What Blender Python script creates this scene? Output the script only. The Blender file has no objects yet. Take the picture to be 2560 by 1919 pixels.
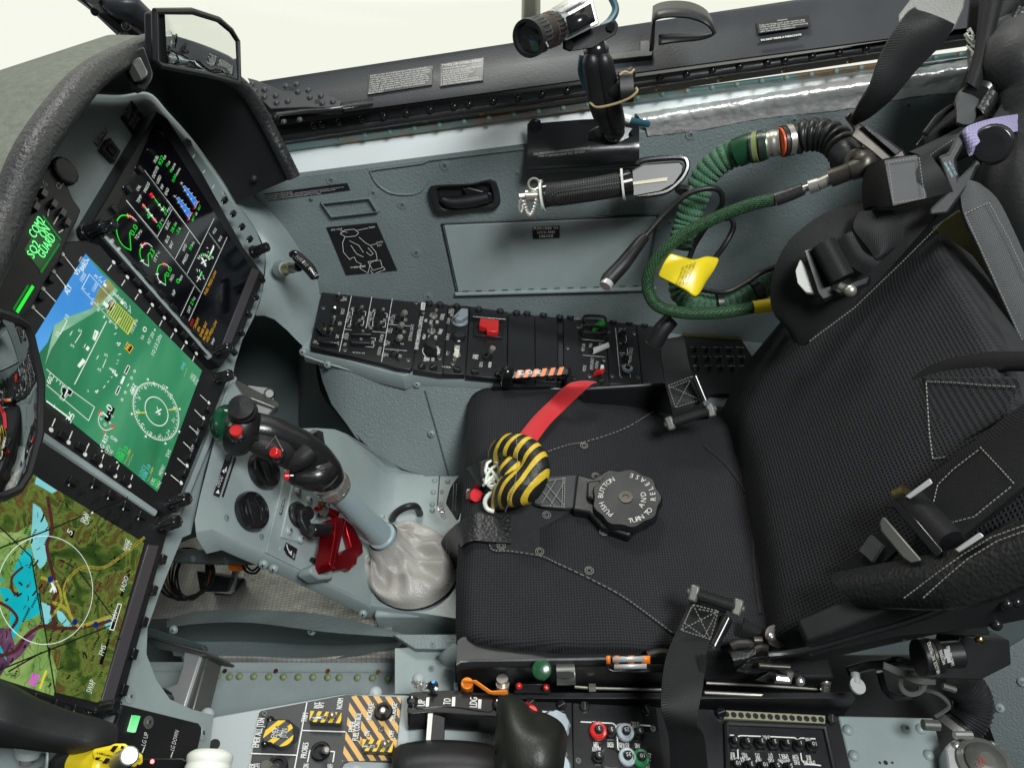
import bpy,math,random
from mathutils import Vector,Matrix
V3=Vector
random.seed(7)
SC=bpy.context.scene
COL=SC.collection
FPX,CX,CY=1967.4,1280.0,959.5
cam_d=bpy.data.cameras.new('camera');cam=bpy.data.objects.new('camera',cam_d);COL.objects.link(cam)
cam_d.sensor_width=36.0;cam_d.lens=36.0*FPX/2560.0
cam_d.clip_start=0.01;cam_d.clip_end=500
cam.location=(0,0,0);cam.rotation_euler=(math.radians(45),0,0)
SC.camera=cam
w=bpy.data.worlds.new('World');SC.world=w;w.use_nodes=True
wn=w.node_tree;bg=wn.nodes['Background'];bg.inputs[1].default_value=0.97
wt=wn.nodes.new('ShaderNodeTexCoord');wd_=wn.nodes.new('ShaderNodeVectorMath');wd_.operation='DOT_PRODUCT';wd_.inputs[1].default_value=V3((-.05,.97,-.2)).normalized()
wr=wn.nodes.new('ShaderNodeValToRGB');wr.color_ramp.elements[0].position=.0;wr.color_ramp.elements[0].color=(.12,.128,.132,1);wr.color_ramp.elements[1].position=.36;wr.color_ramp.elements[1].color=(.955,.97,.865,1)
wn.links.new(wt.outputs['Generated'],wd_.inputs[0]);wn.links.new(wd_.outputs['Value'],wr.inputs[0]);wn.links.new(wr.outputs[0],bg.inputs[0])
def area(name,loc,target,size,power,col=(1,1,1)):
 l=bpy.data.lights.new(name,'AREA');l.shape='RECTANGLE';l.size,l.size_y=size;l.energy=power;l.color=col
 o=bpy.data.objects.new(name,l);COL.objects.link(o);o.location=loc
 o.rotation_euler=(V3(target)-V3(loc)).to_track_quat('-Z','Y').to_euler();return o
area('softbox_overhead',(0.75,-0.35,1.45),(0.0,0.75,-0.8),(0.8,0.55),64,(0.97,1,1))
area('softbox_side',(-0.3,2.2,1.6),(0.0,0.5,-0.8),(0.7,0.5),30,(1,0.99,0.96))
SC.view_settings.view_transform='Standard';SC.view_settings.look='None'
SC.view_settings.exposure=0.0;SC.view_settings.gamma=1.0
SC.cycles.max_bounces=8;SC.cycles.diffuse_bounces=4;SC.cycles.glossy_bounces=4
SC.cycles.sample_clamp_indirect=6
try:SC.cycles.use_denoising=True
except Exception:pass
def crop(x0,y0,s):
 def f(*a):
  if len(a)==2 and not isinstance(a[0],tuple):return(x0+a[0]/s,y0+a[1]/s)
  return[(x0+q[0]/s,y0+q[1]/s)for q in a]
 return f
A=crop(0,0,2.572);B=crop(0,600,2.572);C_=crop(0,1200,2.304);D=crop(600,0,2.572);E=crop(1400,0,1.907)
F=crop(740,700,2.572);G=crop(500,940,2.764);H=crop(1000,1480,3.16);I_=crop(500,1640,3.687);J=crop(1600,1400,2.304)
K=crop(1900,700,2.0727);L=crop(1100,900,2.3688);M_=crop(200,500,4.144);N=crop(0,400,4.1433);O_=crop(780,740,5.53)
Q=crop(1130,760,4.1736);R_=crop(2000,0,3.316);S=crop(0,1680,3.95);VV=crop(0,0,0.8641)
def ray(p):
 X=(p[0]-CX)/FPX;Y=(CY-p[1])/FPX;k=0.70710678
 return V3((X,k*(1+Y),k*(Y-1)))
def at(p,d):return ray(p)*d
def at_x(p,x):r=ray(p);return r*(x/r.x)
def at_y(p,y):r=ray(p);return r*(y/r.y)
def at_z(p,z):r=ray(p);return r*(z/r.z)
class Pl:
 def __init__(s,o,n):s.o=V3(o);s.n=V3(n).normalized()
 def on(s,p,h=0.0):
  r=ray(p);return r*((s.n.dot(s.o)+h)/s.n.dot(r))
 def ons(s,ps,h=0.0):return[s.on(p,h)for p in ps]
 def fr(s,p,q=None,h=0.0):
  c=s.on(p,h);
  if q is None:x=s.n.orthogonal().normalized()
  else:x=(s.on(q,h)-c).normalized()
  y=s.n.cross(x);return Matrix(((x.x,y.x,s.n.x,c.x),(x.y,y.y,s.n.y,c.y),(x.z,y.z,s.n.z,c.z),(0,0,0,1)))
def pl3(a,b,c):
 n=(V3(b)-V3(a)).cross(V3(c)-V3(a)).normalized()
 if n.dot(V3(a))>0:n=-n
 return Pl(a,n)
PN=Pl((-.364,0,-.706),(.915,0,.4035))
WALL=Pl((0,1.03,-.85),(0,-1,.18))
CS=Pl((0,0,-.858),(.123,0,1))
CP=Pl((0,0,-.923),(.09,0,1))
SL=Pl((-.355,0,-.706),(.8726,0,.4885))
FL=Pl((0,0,-.99),(0,0,1))
BK=Pl((.30,0,-.83),(-.8387,0,.5446))
CU=Pl((0,0,-.85),(0,0,1))
def axes(o,z,x=None):
 z=V3(z).normalized()
 x=z.orthogonal()if x is None else V3(x)
 x=(x-z*x.dot(z)).normalized();y=z.cross(x);o=V3(o)
 return Matrix(((x.x,y.x,z.x,o.x),(x.y,y.y,z.y,o.y),(x.z,y.z,z.z,o.z),(0,0,0,1)))
def smooth(pts,k=6,closed=False):
 n=len(pts);out=[]
 for i in range(n if closed else n-1):
  if closed:a,b,c,d=pts[(i-1)%n],pts[i],pts[(i+1)%n],pts[(i+2)%n]
  else:a,b,c,d=pts[max(i-1,0)],pts[i],pts[i+1],pts[min(i+2,n-1)]
  for j in range(k):
   t=j/k
   out.append(.5*((2*b)+(c-a)*t+(2*a-5*b+4*c-d)*t*t+(3*b-a-3*c+d)*t**3))
 if not closed:out.append(pts[-1].copy()if hasattr(pts[-1],'copy')else pts[-1])
 return out
def sm2(pts,k=4,closed=True):
 return[tuple(q)for q in smooth([V3((p[0],p[1],0))for p in pts],k,closed)]
_txt={}
def txtmesh(s):
 if s in _txt:return _txt[s]
 cu=bpy.data.curves.new('t','FONT');cu.body=s;cu.resolution_u=2;cu.size=1;cu.offset=-.009
 ob=bpy.data.objects.new('t',cu);COL.objects.link(ob)
 dg=bpy.context.evaluated_depsgraph_get();me=ob.evaluated_get(dg).to_mesh()
 vs=[v.co.copy()for v in me.vertices];fs=[tuple(p.vertices)for p in me.polygons]
 ob.evaluated_get(dg).to_mesh_clear();bpy.data.objects.remove(ob);bpy.data.curves.remove(cu)
 x0=min([v.x for v in vs],default=0);x1=max([v.x for v in vs],default=1)
 for v in vs:v.x-=x0
 _txt[s]=(vs,fs,max(x1-x0,1e-3));return _txt[s]
class MB:
 def __init__(s):s.v=[];s.f=[];s.m=[];s.uv={};s.cur=0;s.T=None
 def add(s,vs,fs,m=None,uv=None):
  b=len(s.v)
  s.v+=[(s.T@V3(v)if s.T else V3(v))for v in vs]
  for i,f in enumerate(fs):
   if uv:s.uv[len(s.f)]=[uv[j]for j in f]
   s.f.append(tuple(b+j for j in f));s.m.append(s.cur if m is None else m)
  return s
 def box(s,c,sz,M=None,m=None):
  M=M or Matrix.Identity(4);x,y,z=[q/2 for q in sz];c=V3(c)
  vs=[M@(c+V3((i*x,j*y,k*z)))for i in(-1,1)for j in(-1,1)for k in(-1,1)]
  return s.add(vs,[(0,1,3,2),(4,6,7,5),(0,4,5,1),(2,3,7,6),(0,2,6,4),(1,5,7,3)],m)
 def prism(s,a,b,m=None):
  n=len(a);
  return s.add(list(a)+list(b),[tuple(range(n))[::-1],tuple(range(n,2*n))]+[(i,(i+1)%n,n+(i+1)%n,n+i)for i in range(n)],m)
 def plate(s,pl,ps,h1,h0=None,m=None):
  h0=h1-.003 if h0 is None else h0
  a=pl.ons(ps,h1);return s.prism([p-pl.n*(h1-h0)for p in a],a,m)
 def poly(s,pts,m=None):return s.add(pts,[tuple(range(len(pts)))],m)
 def loft(s,rows,m=None,closed=False,uv=False):
  n=len(rows[0]);vs=[p for r in rows for p in r];fs=[]
  for i in range(len(rows)-1):
   for j in range(n if closed else n-1):fs.append((i*n+j,i*n+(j+1)%n,(i+1)*n+(j+1)%n,(i+1)*n+j))
  uvs=None
  if uv:
   uvs=[];acc=[0.0]*n
   for i,r in enumerate(rows):
    a=0.0
    for j in range(n):
     if i:acc[j]+=(V3(rows[i][j])-V3(rows[i-1][j])).length
     if j:a+=(V3(r[j])-V3(r[j-1])).length
     uvs.append((a,sum(acc)/n if j else acc[0]))
  return s.add(vs,fs,m,uvs)
 def tube(s,pts,r,n=10,cap=True,m=None,sq=None):
  pts=[V3(p)for p in pts];k=len(pts)
  rs=r if isinstance(r,(list,tuple))else[r]*k
  if len(rs)!=k:rs=[rs[min(int(i/(k-1)*(len(rs)-1)),len(rs)-2)]*(1-(i/(k-1)*(len(rs)-1))%1)+rs[min(int(i/(k-1)*(len(rs)-1))+1,len(rs)-1)]*((i/(k-1)*(len(rs)-1))%1)if i<k-1 else rs[-1]for i in range(k)]
  t0=(pts[1]-pts[0]).normalized();nn=t0.orthogonal().normalized()if sq is None else(V3(sq)-t0*V3(sq).dot(t0)).normalized()
  rows=[];uvs=[];L_=0
  for i,p in enumerate(pts):
   t=(pts[min(i+1,k-1)]-pts[max(i-1,0)]).normalized()
   nn=(nn-t*nn.dot(t)).normalized();bb=t.cross(nn)
   rows.append([p+(nn*math.cos(2*math.pi*j/n)+bb*math.sin(2*math.pi*j/n))*rs[i]for j in range(n)])
   if i:L_+=(p-pts[i-1]).length
   uvs+=[(j/n*2*math.pi*max(rs),L_)for j in range(n)]
  vs=[p for r_ in rows for p in r_];fs=[]
  for i in range(k-1):
   for j in range(n):fs.append((i*n+j,i*n+(j+1)%n,(i+1)*n+(j+1)%n,(i+1)*n+j))
  if cap:fs+=[tuple(range(n))[::-1],tuple((k-1)*n+j for j in range(n))]
  return s.add(vs,fs,m,uvs)
 def cyl(s,a,b,r0,r1=None,n=16,m=None):return s.tube([a,b],[r0,r0 if r1 is None else r1],n,True,m)
 def lathe(s,M,prof,n=20,m=None,rmod=None):
  rows=[]
  for r,h in prof:rows.append([M@V3((r*(rmod(2*math.pi*j/n)if rmod else 1)*math.cos(2*math.pi*j/n),r*(rmod(2*math.pi*j/n)if rmod else 1)*math.sin(2*math.pi*j/n),h))for j in range(n)])
  s.loft(rows,m,closed=True)
  s.add(rows[0],[tuple(range(n))[::-1]],m);s.add(rows[-1],[tuple(range(n))],m);return s
 def ball(s,c,r,n=12,sc=(1,1,1),M=None,m=None):
  M=M or Matrix.Identity(4);c=V3(c)
  rows=[[M@(c+V3((r*sc[0]*math.sin(a)*math.cos(b),r*sc[1]*math.sin(a)*math.sin(b),-r*sc[2]*math.cos(a))))for b in[2*math.pi*j/n for j in range(n)]]for a in[math.pi*(i+.02)/(n//2+.04)for i in range(n//2+1)]]
  return s.loft(rows,m,closed=True)
 def strap(s,Ls,Rs,th=.0022,k=5,m=None,nrm=None,fold=0):
  Ls=smooth([V3(p)for p in Ls],k);Rs=smooth([V3(p)for p in Rs],k);n=len(Ls);W=5
  top=[];bot=[]
  for i in range(n):
   t=((Ls[min(i+1,n-1)]+Rs[min(i+1,n-1)])-(Ls[max(i-1,0)]+Rs[max(i-1,0)])).normalized()
   nn=(Rs[i]-Ls[i]).cross(t).normalized()
   if nn.dot(-(Ls[i]+Rs[i]))<0:nn=-nn
   rt=[];rb=[]
   for j in range(W+1):
    u=j/W;p=Ls[i].lerp(Rs[i],u);hump=fold*math.sin(math.pi*u)
    rt.append(p+nn*(th/2+hump));rb.append(p-nn*(th/2-hump))
   top.append(rt+rb[::-1])
  s.loft([r+[r[0]]for r in top],m,uv=True)
  s.add(top[0],[tuple(range(len(top[0])))],m);s.add(top[-1],[tuple(range(len(top[-1])))[::-1]],m);return s
 def line(s,pts,wd,nrm,th=.0004,m=None,closed=False):
  pts=[V3(p)for p in pts];nrm=V3(nrm).normalized()
  if closed:pts=pts+[pts[0]]
  for a,b in zip(pts,pts[1:]):
   t=(b-a);
   if t.length<1e-7:continue
   t.normalize();q=nrm.cross(t)*wd/2;a2,b2=a-t*wd*.3,b+t*wd*.3
   s.add([a2-q,b2-q,b2+q,a2+q],[(0,1,2,3)],m)
  return s
 def lines(s,pl,segs,wd,h=.0005,m=None):
  for g in segs:s.line(pl.ons(g,h),wd,pl.n,m=m)
  return s
 def text(s,pl,st,a,b,c=None,h=.0006,m=None,cap=None,bold=0):
  """letters on a surface: baseline from pixel a to pixel b, capital height up to pixel c (or cap metres)"""
  P,Q_=pl.on(a,h),pl.on(b,h);x=Q_-P;wd=x.length;x.normalize();y=pl.n.cross(x)
  if c is not None:ch=abs((pl.on(c,h)-P).dot(y))
  else:ch=cap if cap else wd/max(len(st),1)*1.25
  return s.text3(st,P,x,y,wd,ch,m,bold)
 def text3(s,st,P,x,y,wd,ch,m=None,bold=0):
  vs,fs,tw=txtmesh(st);kx,ky=wd/tw,ch/.7
  nz=x.cross(y)
  for k in range(2 if bold else 1):
   off=x*(bold*ch*.12*k)+nz*(.00006*k)+y*(bold*ch*.05*k)
   s.add([P+off+x*(v.x*kx)+y*(v.y*ky)for v in vs],fs,m)
  return s
 def textM(s,st,M,ch,wd=None,m=None,center=True):
  vs,fs,tw=txtmesh(st);ky=ch/.7;kx=ky if wd is None else wd/tw;ox=tw*kx/2 if center else 0
  return s.add([M@V3((v.x*kx-ox,v.y*ky-(ch/2 if center else 0),0))for v in vs],fs,m)
 def mesh(s,name,mats,origin,sharp=35):
  me=bpy.data.meshes.new(name);me.from_pydata([tuple(v-origin)for v in s.v],[],s.f)
  for mm in mats:me.materials.append(mm)
  if len(mats)>1:me.polygons.foreach_set('material_index',s.m)
  if s.uv:
   ul=me.uv_layers.new(name='UVMap')
   for i,p in enumerate(me.polygons):
    if i in s.uv:
     for li,q in zip(p.loop_indices,s.uv[i]):ul.data[li].uv=q
  me.polygons.foreach_set('use_smooth',[True]*len(me.polygons))
  me.set_sharp_from_angle(angle=math.radians(sharp));me.update();return me
WM={}
def tag(o,label=None,cat=None,group=None,kind=None):
 if label:o['label']=label
 if cat:o['category']=cat
 if group:o['group']=group
 if kind:o['kind']=kind
 return o
def link(name,data,parent,M):
 o=bpy.data.objects.new(name,data);COL.objects.link(o);WM[o.name]=M
 if parent:o.parent=parent;o.matrix_basis=WM[parent.name].inverted()@M
 else:o.matrix_basis=M
 return o
def thing(name,base,label,cat,group=None,kind=None,M=None):
 return tag(link(name,None,None,M or Matrix.Translation(V3(base))),label,cat,group,kind)
def obj(name,mb,mats,parent=None,bevel=0,seg=2,sharp=35,sub=0,sol=0,label=None,cat=None,group=None,kind=None,M=None):
 if not isinstance(mats,(list,tuple)):mats=[mats]
 if M is None:
  lo=V3([min(v[i]for v in mb.v)for i in range(3)]);hi=V3([max(v[i]for v in mb.v)for i in range(3)])
  c=(lo+hi)/2
  if not parent:c.z=lo.z
  me=mb.mesh(name,mats,c,sharp);M=Matrix.Translation(c)
 else:me=mb.mesh(name,mats,V3((0,0,0)),sharp)
 o=link(name,me,parent,M);tag(o,label,cat,group,kind);mods(o,bevel,seg,sub,sol);return o
def mods(o,bevel=0,seg=2,sub=0,sol=0):
 if sol:q=o.modifiers.new('thickness','SOLIDIFY');q.thickness=sol;q.offset=-1
 if sub:q=o.modifiers.new('sub','SUBSURF');q.levels=q.render_levels=sub
 if bevel:q=o.modifiers.new('edge','BEVEL');q.width=bevel;q.segments=seg;q.limit_method='ANGLE';q.angle_limit=math.radians(40)
_proto={}
def inst(name,key,build,mats,parent,M,bevel=0,label=None,sharp=35,**kw):
 """a repeated part: build(mb) is run once in local coordinates, copies share the mesh"""
 if key not in _proto:
  mb=MB();build(mb);_proto[key]=mb.mesh(name,mats if isinstance(mats,(list,tuple))else[mats],V3((0,0,0)),sharp)
 o=link(name,_proto[key],parent,M);mods(o,bevel)
 if label:o['label']=label
 for k,v in kw.items():o[k]=v
 return o
def lin(r,g,b):return tuple(((c/255)/12.92 if c/255<=.04045 else((c/255+.055)/1.055)**2.4)for c in(r,g,b))+(1,)
def mat(name,col,rough=.5,metal=0.0,bump=None,var=0.0,vscale=8,rvar=0.0,emit=None,coat=0,spec=None,wear=None,aniso=None,sheen=0,trans=0):
 """bump = (kind, scale, distance): noise, voro, grid, weave, wave"""
 m=bpy.data.materials.new(name);m.use_nodes=True;nt=m.node_tree;b=nt.nodes['Principled BSDF'];nd=nt.nodes.new;lk=nt.links.new
 b.inputs['Base Color'].default_value=tuple(col[:3])+(1,);b.inputs['Roughness'].default_value=rough;b.inputs['Metallic'].default_value=metal
 if coat:b.inputs['Coat Weight'].default_value=coat;b.inputs['Coat Roughness'].default_value=.15
 if sheen:b.inputs['Sheen Weight'].default_value=sheen
 if trans:b.inputs['Transmission Weight'].default_value=trans
 if spec is not None:b.inputs['Specular IOR Level'].default_value=spec
 if emit:b.inputs['Emission Color'].default_value=tuple(emit[0][:3])+(1,);b.inputs['Emission Strength'].default_value=emit[1]
 tc=nd('ShaderNodeTexCoord');src=tc.outputs['Object']
 if bump and bump[0]in('weave','uvgrid'):src=tc.outputs['UV']
 hgt=None
 if bump:
  kind,sc,dist=bump[:3]
  if kind=='noise':
   t=nd('ShaderNodeTexNoise');t.inputs['Scale'].default_value=sc;t.inputs['Detail'].default_value=3;hgt=t.outputs[0]
  elif kind=='voro':
   t=nd('ShaderNodeTexVoronoi');t.feature='SMOOTH_F1';t.inputs['Scale'].default_value=sc;t.inputs['Smoothness'].default_value=.6;hgt=t.outputs['Distance']
  elif kind in('grid','uvgrid','weave'):
   t=nd('ShaderNodeTexVoronoi');t.inputs['Scale'].default_value=sc;t.inputs['Randomness'].default_value=bump[3]if len(bump)>3 else.12
   if kind=='weave':
    mp=nd('ShaderNodeMapping');mp.inputs['Scale'].default_value=(1,.45,1);mp.inputs['Rotation'].default_value=(0,0,.5);lk(src,mp.inputs[0]);lk(mp.outputs[0],t.inputs['Vector'])
   t.voronoi_dimensions='2D';rp=nd('ShaderNodeValToRGB');rp.color_ramp.elements[0].position=.12;rp.color_ramp.elements[1].position=.42;lk(t.outputs['Distance'],rp.inputs[0]);hgt=rp.outputs[0]
  elif kind=='wave':
   t=nd('ShaderNodeTexWave');t.inputs['Scale'].default_value=sc;t.inputs['Distortion'].default_value=1.5;hgt=t.outputs[0]
  if len(bump)>4:mp=nd('ShaderNodeMapping');mp.inputs['Rotation'].default_value=(0,bump[4],0);lk(src,mp.inputs[0]);src=mp.outputs[0]
  if kind!='weave':lk(src,t.inputs['Vector'])
  bp=nd('ShaderNodeBump');bp.inputs['Distance'].default_value=dist;bp.inputs['Strength'].default_value=1.0
  lk(hgt,bp.inputs['Height']);lk(bp.outputs[0],b.inputs['Normal'])
 colr=None
 if var:
  t2=nd('ShaderNodeTexNoise');t2.inputs['Scale'].default_value=vscale;t2.inputs['Detail'].default_value=5;t2.inputs['Roughness'].default_value=.65;lk(tc.outputs['Object'],t2.inputs['Vector'])
  mr=nd('ShaderNodeMapRange');mr.inputs[1].default_value=.3;mr.inputs[2].default_value=.7;mr.inputs[3].default_value=1-var;mr.inputs[4].default_value=1+var;lk(t2.outputs[0],mr.inputs[0])
  mx=nd('ShaderNodeMix');mx.data_type='RGBA';mx.blend_type='MULTIPLY';mx.inputs[0].default_value=1;mx.inputs[6].default_value=tuple(col[:3])+(1,);lk(mr.outputs[0],mx.inputs[7]);lk(mx.outputs[2],b.inputs['Base Color']);colr=mx.outputs[2]
  m2=nd('ShaderNodeMapRange');m2.inputs[1].default_value=.3;m2.inputs[2].default_value=.7;m2.inputs[3].default_value=max(rough-rvar,.03);m2.inputs[4].default_value=min(rough+rvar,1);lk(t2.outputs[0],m2.inputs[0])
  if rvar:lk(m2.outputs[0],b.inputs['Roughness'])
 if name.startswith('perforated'):
  mx=nd('ShaderNodeMix');mx.data_type='RGBA';mx.inputs[6].default_value=(.0078,.0078,.009,1);lk(hgt,mx.inputs[0]);lk(colr,mx.inputs[7]);lk(mx.outputs[2],b.inputs['Base Color'])
 if wear:
  t3=nd('ShaderNodeTexNoise');t3.inputs['Scale'].default_value=wear[1];t3.inputs['Detail'].default_value=9;t3.inputs['Roughness'].default_value=.7
  mp=nd('ShaderNodeMapping');mp.inputs['Scale'].default_value=wear[3]if len(wear)>3 else(1,1,1);lk(tc.outputs['Object'],mp.inputs[0]);lk(mp.outputs[0],t3.inputs['Vector'])
  rp=nd('ShaderNodeValToRGB');rp.color_ramp.elements[0].position=wear[2];rp.color_ramp.elements[1].position=wear[2]+.05;lk(t3.outputs[0],rp.inputs[0])
  mx=nd('ShaderNodeMix');mx.data_type='RGBA';lk(rp.outputs[0],mx.inputs[0]);mx.inputs[6].default_value=tuple(col[:3])+(1,);mx.inputs[7].default_value=tuple(wear[0][:3])+(1,)
  if colr:lk(colr,mx.inputs[6])
  lk(mx.outputs[2],b.inputs['Base Color'])
 return m
grey=mat('grey_green_paint',(.27,.325,.322),.40,bump=('noise',900,.0002),var=.12,vscale=6,rvar=.12,wear=((.44,.49,.48),30,.735))
grey_rough=mat('textured_grey_paint',(.170,.208,.208),.46,bump=('noise',300,.0014),var=.13,vscale=4,rvar=.1,wear=((.10,.125,.125),16,.745))
grey_light=mat('pale_grey_paint',(.40,.45,.45),.4,bump=('noise',700,.0002),var=.05,vscale=6)
grey_dark=mat('dark_shaded_grey_paint',(.062,.083,.084),.5,bump=('noise',400,.0004),var=.1)  # footwell shade is put into this grey; joints and brackets share it
sill_lit_paint=mat('glossy_lit_sill_paint',(.80,.86,.85),.22,var=.04,coat=.5)  # paler than the wall: outside light on the ledge put into the colour
blk=mat('black_plastic',(.010,.0105,.0115),.42,bump=('noise',800,.00012),var=.1,rvar=.1)
blk_gloss=mat('glossy_black_plastic',(.010,.010,.011),.2,var=.1,rvar=.06,coat=.3)
blk_pt=mat('black_crackle_paint',(.014,.015,.016),.5,bump=('noise',600,.0002),var=.15,vscale=14,rvar=.12)
panel_blk=mat('engraved_black_plate',(.013,.0135,.015),.36,bump=('noise',500,.00008),var=.12,vscale=10,rvar=.1)
worn_blk=mat('worn_black_plate',(.045,.048,.05),.42,var=.2,vscale=9,rvar=.1,wear=((.2,.21,.22),14,.68,(1,3,1)))
frame_blk=mat('canopy_frame_paint',(.034,.037,.042),.42,bump=('noise',300,.0002),var=.14,vscale=3,rvar=.1)
rubber=mat('black_rubber',(.02,.021,.022),.38,bump=('noise',60,.0008),var=.2,vscale=20,rvar=.15)
leatherette=mat('black_leatherette',(.010,.0105,.011),.42,bump=('voro',260,.0007),var=.1)
rimv=mat('padded_rim_vinyl',(.020,.021,.022),.42,bump=('noise',260,.0016),var=.15,vscale=60,rvar=.1)
suede=mat('glareshield_cloth',(.135,.15,.12),.9,bump=('noise',500,.0006),var=.2,vscale=120)
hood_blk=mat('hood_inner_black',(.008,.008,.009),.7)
white=mat('white_marking',(.78,.78,.74),.5)
offwhite=mat('ivory_plastic',(.74,.76,.68),.4)
red=mat('red_plastic',(.62,.018,.018),.35,coat=.2)
red_cloth=mat('red_webbing',(.60,.012,.02),.55,bump=('weave',900,.0003),var=.06,vscale=10,sheen=.2)
red_metal=mat('red_anodised_metal',(.30,.006,.012),.3,metal=.75,var=.1)
orange=mat('orange_paint',(.85,.20,.015),.35)
orange_m=mat('orange_anodised_metal',(.85,.24,.02),.35,metal=.35)
yellow=mat('yellow_plastic',(.85,.66,.02),.35,coat=.3)
yel_stripe=mat('yellow_stripe_paint',(.80,.52,.02),.4)
buff_stripe=mat('amber_stripe_film',(.72,.42,.13),.45,var=.05)
green_pl=mat('green_plastic',(.02,.33,.03),.35,coat=.2)
green_knob=mat('dark_green_knob',(.01,.075,.028),.25,coat=.6)
steel=mat('brushed_steel',(.62,.61,.58),.28,metal=.8,bump=('noise',400,.0001),var=.1)
nickel=mat('satin_nickel',(.50,.48,.42),.32,metal=.8,var=.1,vscale=60)
brass=mat('brass',(.50,.36,.16),.3,metal=1,var=.12,vscale=50)
alum=mat('cast_aluminium',(.55,.56,.56),.42,metal=.4,bump=('noise',500,.0002),var=.08)
dark_metal=mat('dark_bronze_metal',(.075,.068,.058),.38,metal=.7,var=.2,vscale=40)
gunmetal=mat('gunmetal',(.17,.175,.16),.4,metal=.6,bump=('noise',900,.0001),var=.12)
web=mat('black_webbing',(.0075,.008,.0085),.5,spec=.3,bump=('weave',900,.0004),var=.15,vscale=30)
web_grey=mat('grey_webbing',(.055,.058,.06),.6,bump=('weave',900,.0004),var=.12,vscale=30)
fabric=mat('perforated_black_fabric',(.022,.0222,.0250),.85,bump=('grid',290,.0008,.1),var=.15,vscale=12,spec=.3)
fabric_b=mat('perforated_back_fabric',(.021,.0212,.0240),.85,bump=('grid',225,.0009,.1,.995),var=.15,vscale=12,spec=.3)
fabric_p=mat('plain_black_fabric',(.017,.0175,.019),.85,bump=('noise',900,.0006),var=.2,vscale=60)
thread=mat('pale_stitching',(.22,.22,.20),.7)
olive=mat('olive_canvas',(.075,.068,.022),.8,bump=('noise',700,.0005),var=.2,vscale=50)
leather=mat('grey_leather',(.37,.355,.325),.42,bump=('voro',420,.0005),var=.06,vscale=20)
knit=mat('green_knitted_sleeve',(.045,.15,.075),.85,bump=('weave',420,.0012),var=.3,vscale=160,sheen=.2)
braid=mat('dark_green_braid',(.012,.058,.018),.55,bump=('weave',420,.0016),var=.75,vscale=260)
tape_green=mat('olive_tape',(.17,.21,.07),.5)
lilac=mat('lilac_webbing',(.33,.30,.48),.6,bump=('weave',500,.0009),var=.1)
silver_lb=mat('silver_plastic',(.55,.56,.56),.35,metal=.3,var=.05)
lens_glass=mat('lens_glass',(.02,.02,.025),.04,metal=.2,coat=1)
copper=mat('copper_wire',(.55,.22,.08),.3,metal=1)
def foil_mat(name,sc,dist,ro=.28,grid=0,col=(.86,.86,.84),me=.6):
 m=mat(name,col,ro,metal=me,bump=('noise',sc,dist),var=.2,vscale=12,rvar=.08);nt=m.node_tree
 if grid:
  b=nt.nodes['Principled BSDF'];bp=[n for n in nt.nodes if n.type=='BUMP'][0];t=nt.nodes.new('ShaderNodeTexBrick');t.offset=0;t.inputs['Scale'].default_value=grid
  t.inputs['Mortar Size'].default_value=.06;t.inputs['Brick Width'].default_value=.6;t.inputs['Row Height'].default_value=.4;t.inputs[1].default_value=(0,0,0,1);t.inputs[2].default_value=(0,0,0,1);t.inputs[3].default_value=(1,1,1,1)
  tc=[n for n in nt.nodes if n.type=='TEX_COORD'][0];nt.links.new(tc.outputs['Object'],t.inputs['Vector'])
  b2=nt.nodes.new('ShaderNodeBump');b2.inputs['Distance'].default_value=-.003;nt.links.new(t.outputs[0],b2.inputs['Height']);nt.links.new(bp.outputs[0],b2.inputs['Normal']);nt.links.new(b2.outputs[0],b.inputs['Normal'])
  mc=[n for n in nt.nodes if n.type=='MIX'][0];m9=nt.nodes.new('ShaderNodeMix');m9.data_type='RGBA';m9.blend_type='MULTIPLY';m9.inputs[7].default_value=(.72,.72,.7,1);nt.links.new(t.outputs[1],m9.inputs[0]);nt.links.new(mc.outputs[2],m9.inputs[6]);nt.links.new(m9.outputs[2],b.inputs['Base Color'])
 return m
foil=foil_mat('crinkled_foil_tape',22,.012,.32)
foil_grid=foil_mat('reinforced_foil_blanket',40,.0012,.36,grid=85,col=(.62,.61,.57),me=.7)
def emi(name,col,st):
 m=mat(name,(0,0,0),.4,emit=(col,st));return m
e_white=emi('screen_white',(.85,.95,.85),.95);e_green=emi('screen_green',(.02,.9,.05),1.0);e_red=emi('screen_red',(1,.02,.05),.9)
e_amber=emi('screen_amber',(.95,.5,.03),.9);e_blue=emi('screen_blue',(.02,.2,.8),1.0);e_cyan=emi('screen_cyan',(.15,.75,.85),.9)
e_black=mat('screen_black',(.004,.004,.006),.12);e_yel=emi('screen_yellow',(.75,.72,.05),.9);e_mag=emi('screen_magenta',(.9,.03,.85),1)
e_led=emi('green_lamp',(.25,1,.4),1.6);e_dimgreen=emi('dim_green_glow',(.0,.35,.03),.5);e_grey=emi('screen_grey',(.45,.6,.5),.6)
scr_blk=mat('screen_glass_black',(.003,.003,.005),.1,spec=.6)
def wallp(p,h=0):return WALL.on(p,h)
def line_y(p0,p1,y0,y1,n=24,bend=0):
 out=[]
 for i in range(n+1):
  t=i/n;p=(p0[0]+(p1[0]-p0[0])*t,p0[1]+(p1[1]-p0[1])*t+bend*math.sin(math.pi*t))
  out.append(at_y(p,y0+(y1-y0)*t))
 return out
xl,xr=560,2700
def yl(a,b,x):return a[1]+(b[1]-a[1])*(x-a[0])/(b[0]-a[0])
def rline(a,b,y,n=40,x0=xl,x1=xr):return[at_y((x0+(x1-x0)*i/n,yl(a,b,x0+(x1-x0)*i/n)),y)for i in range(n+1)]
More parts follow.
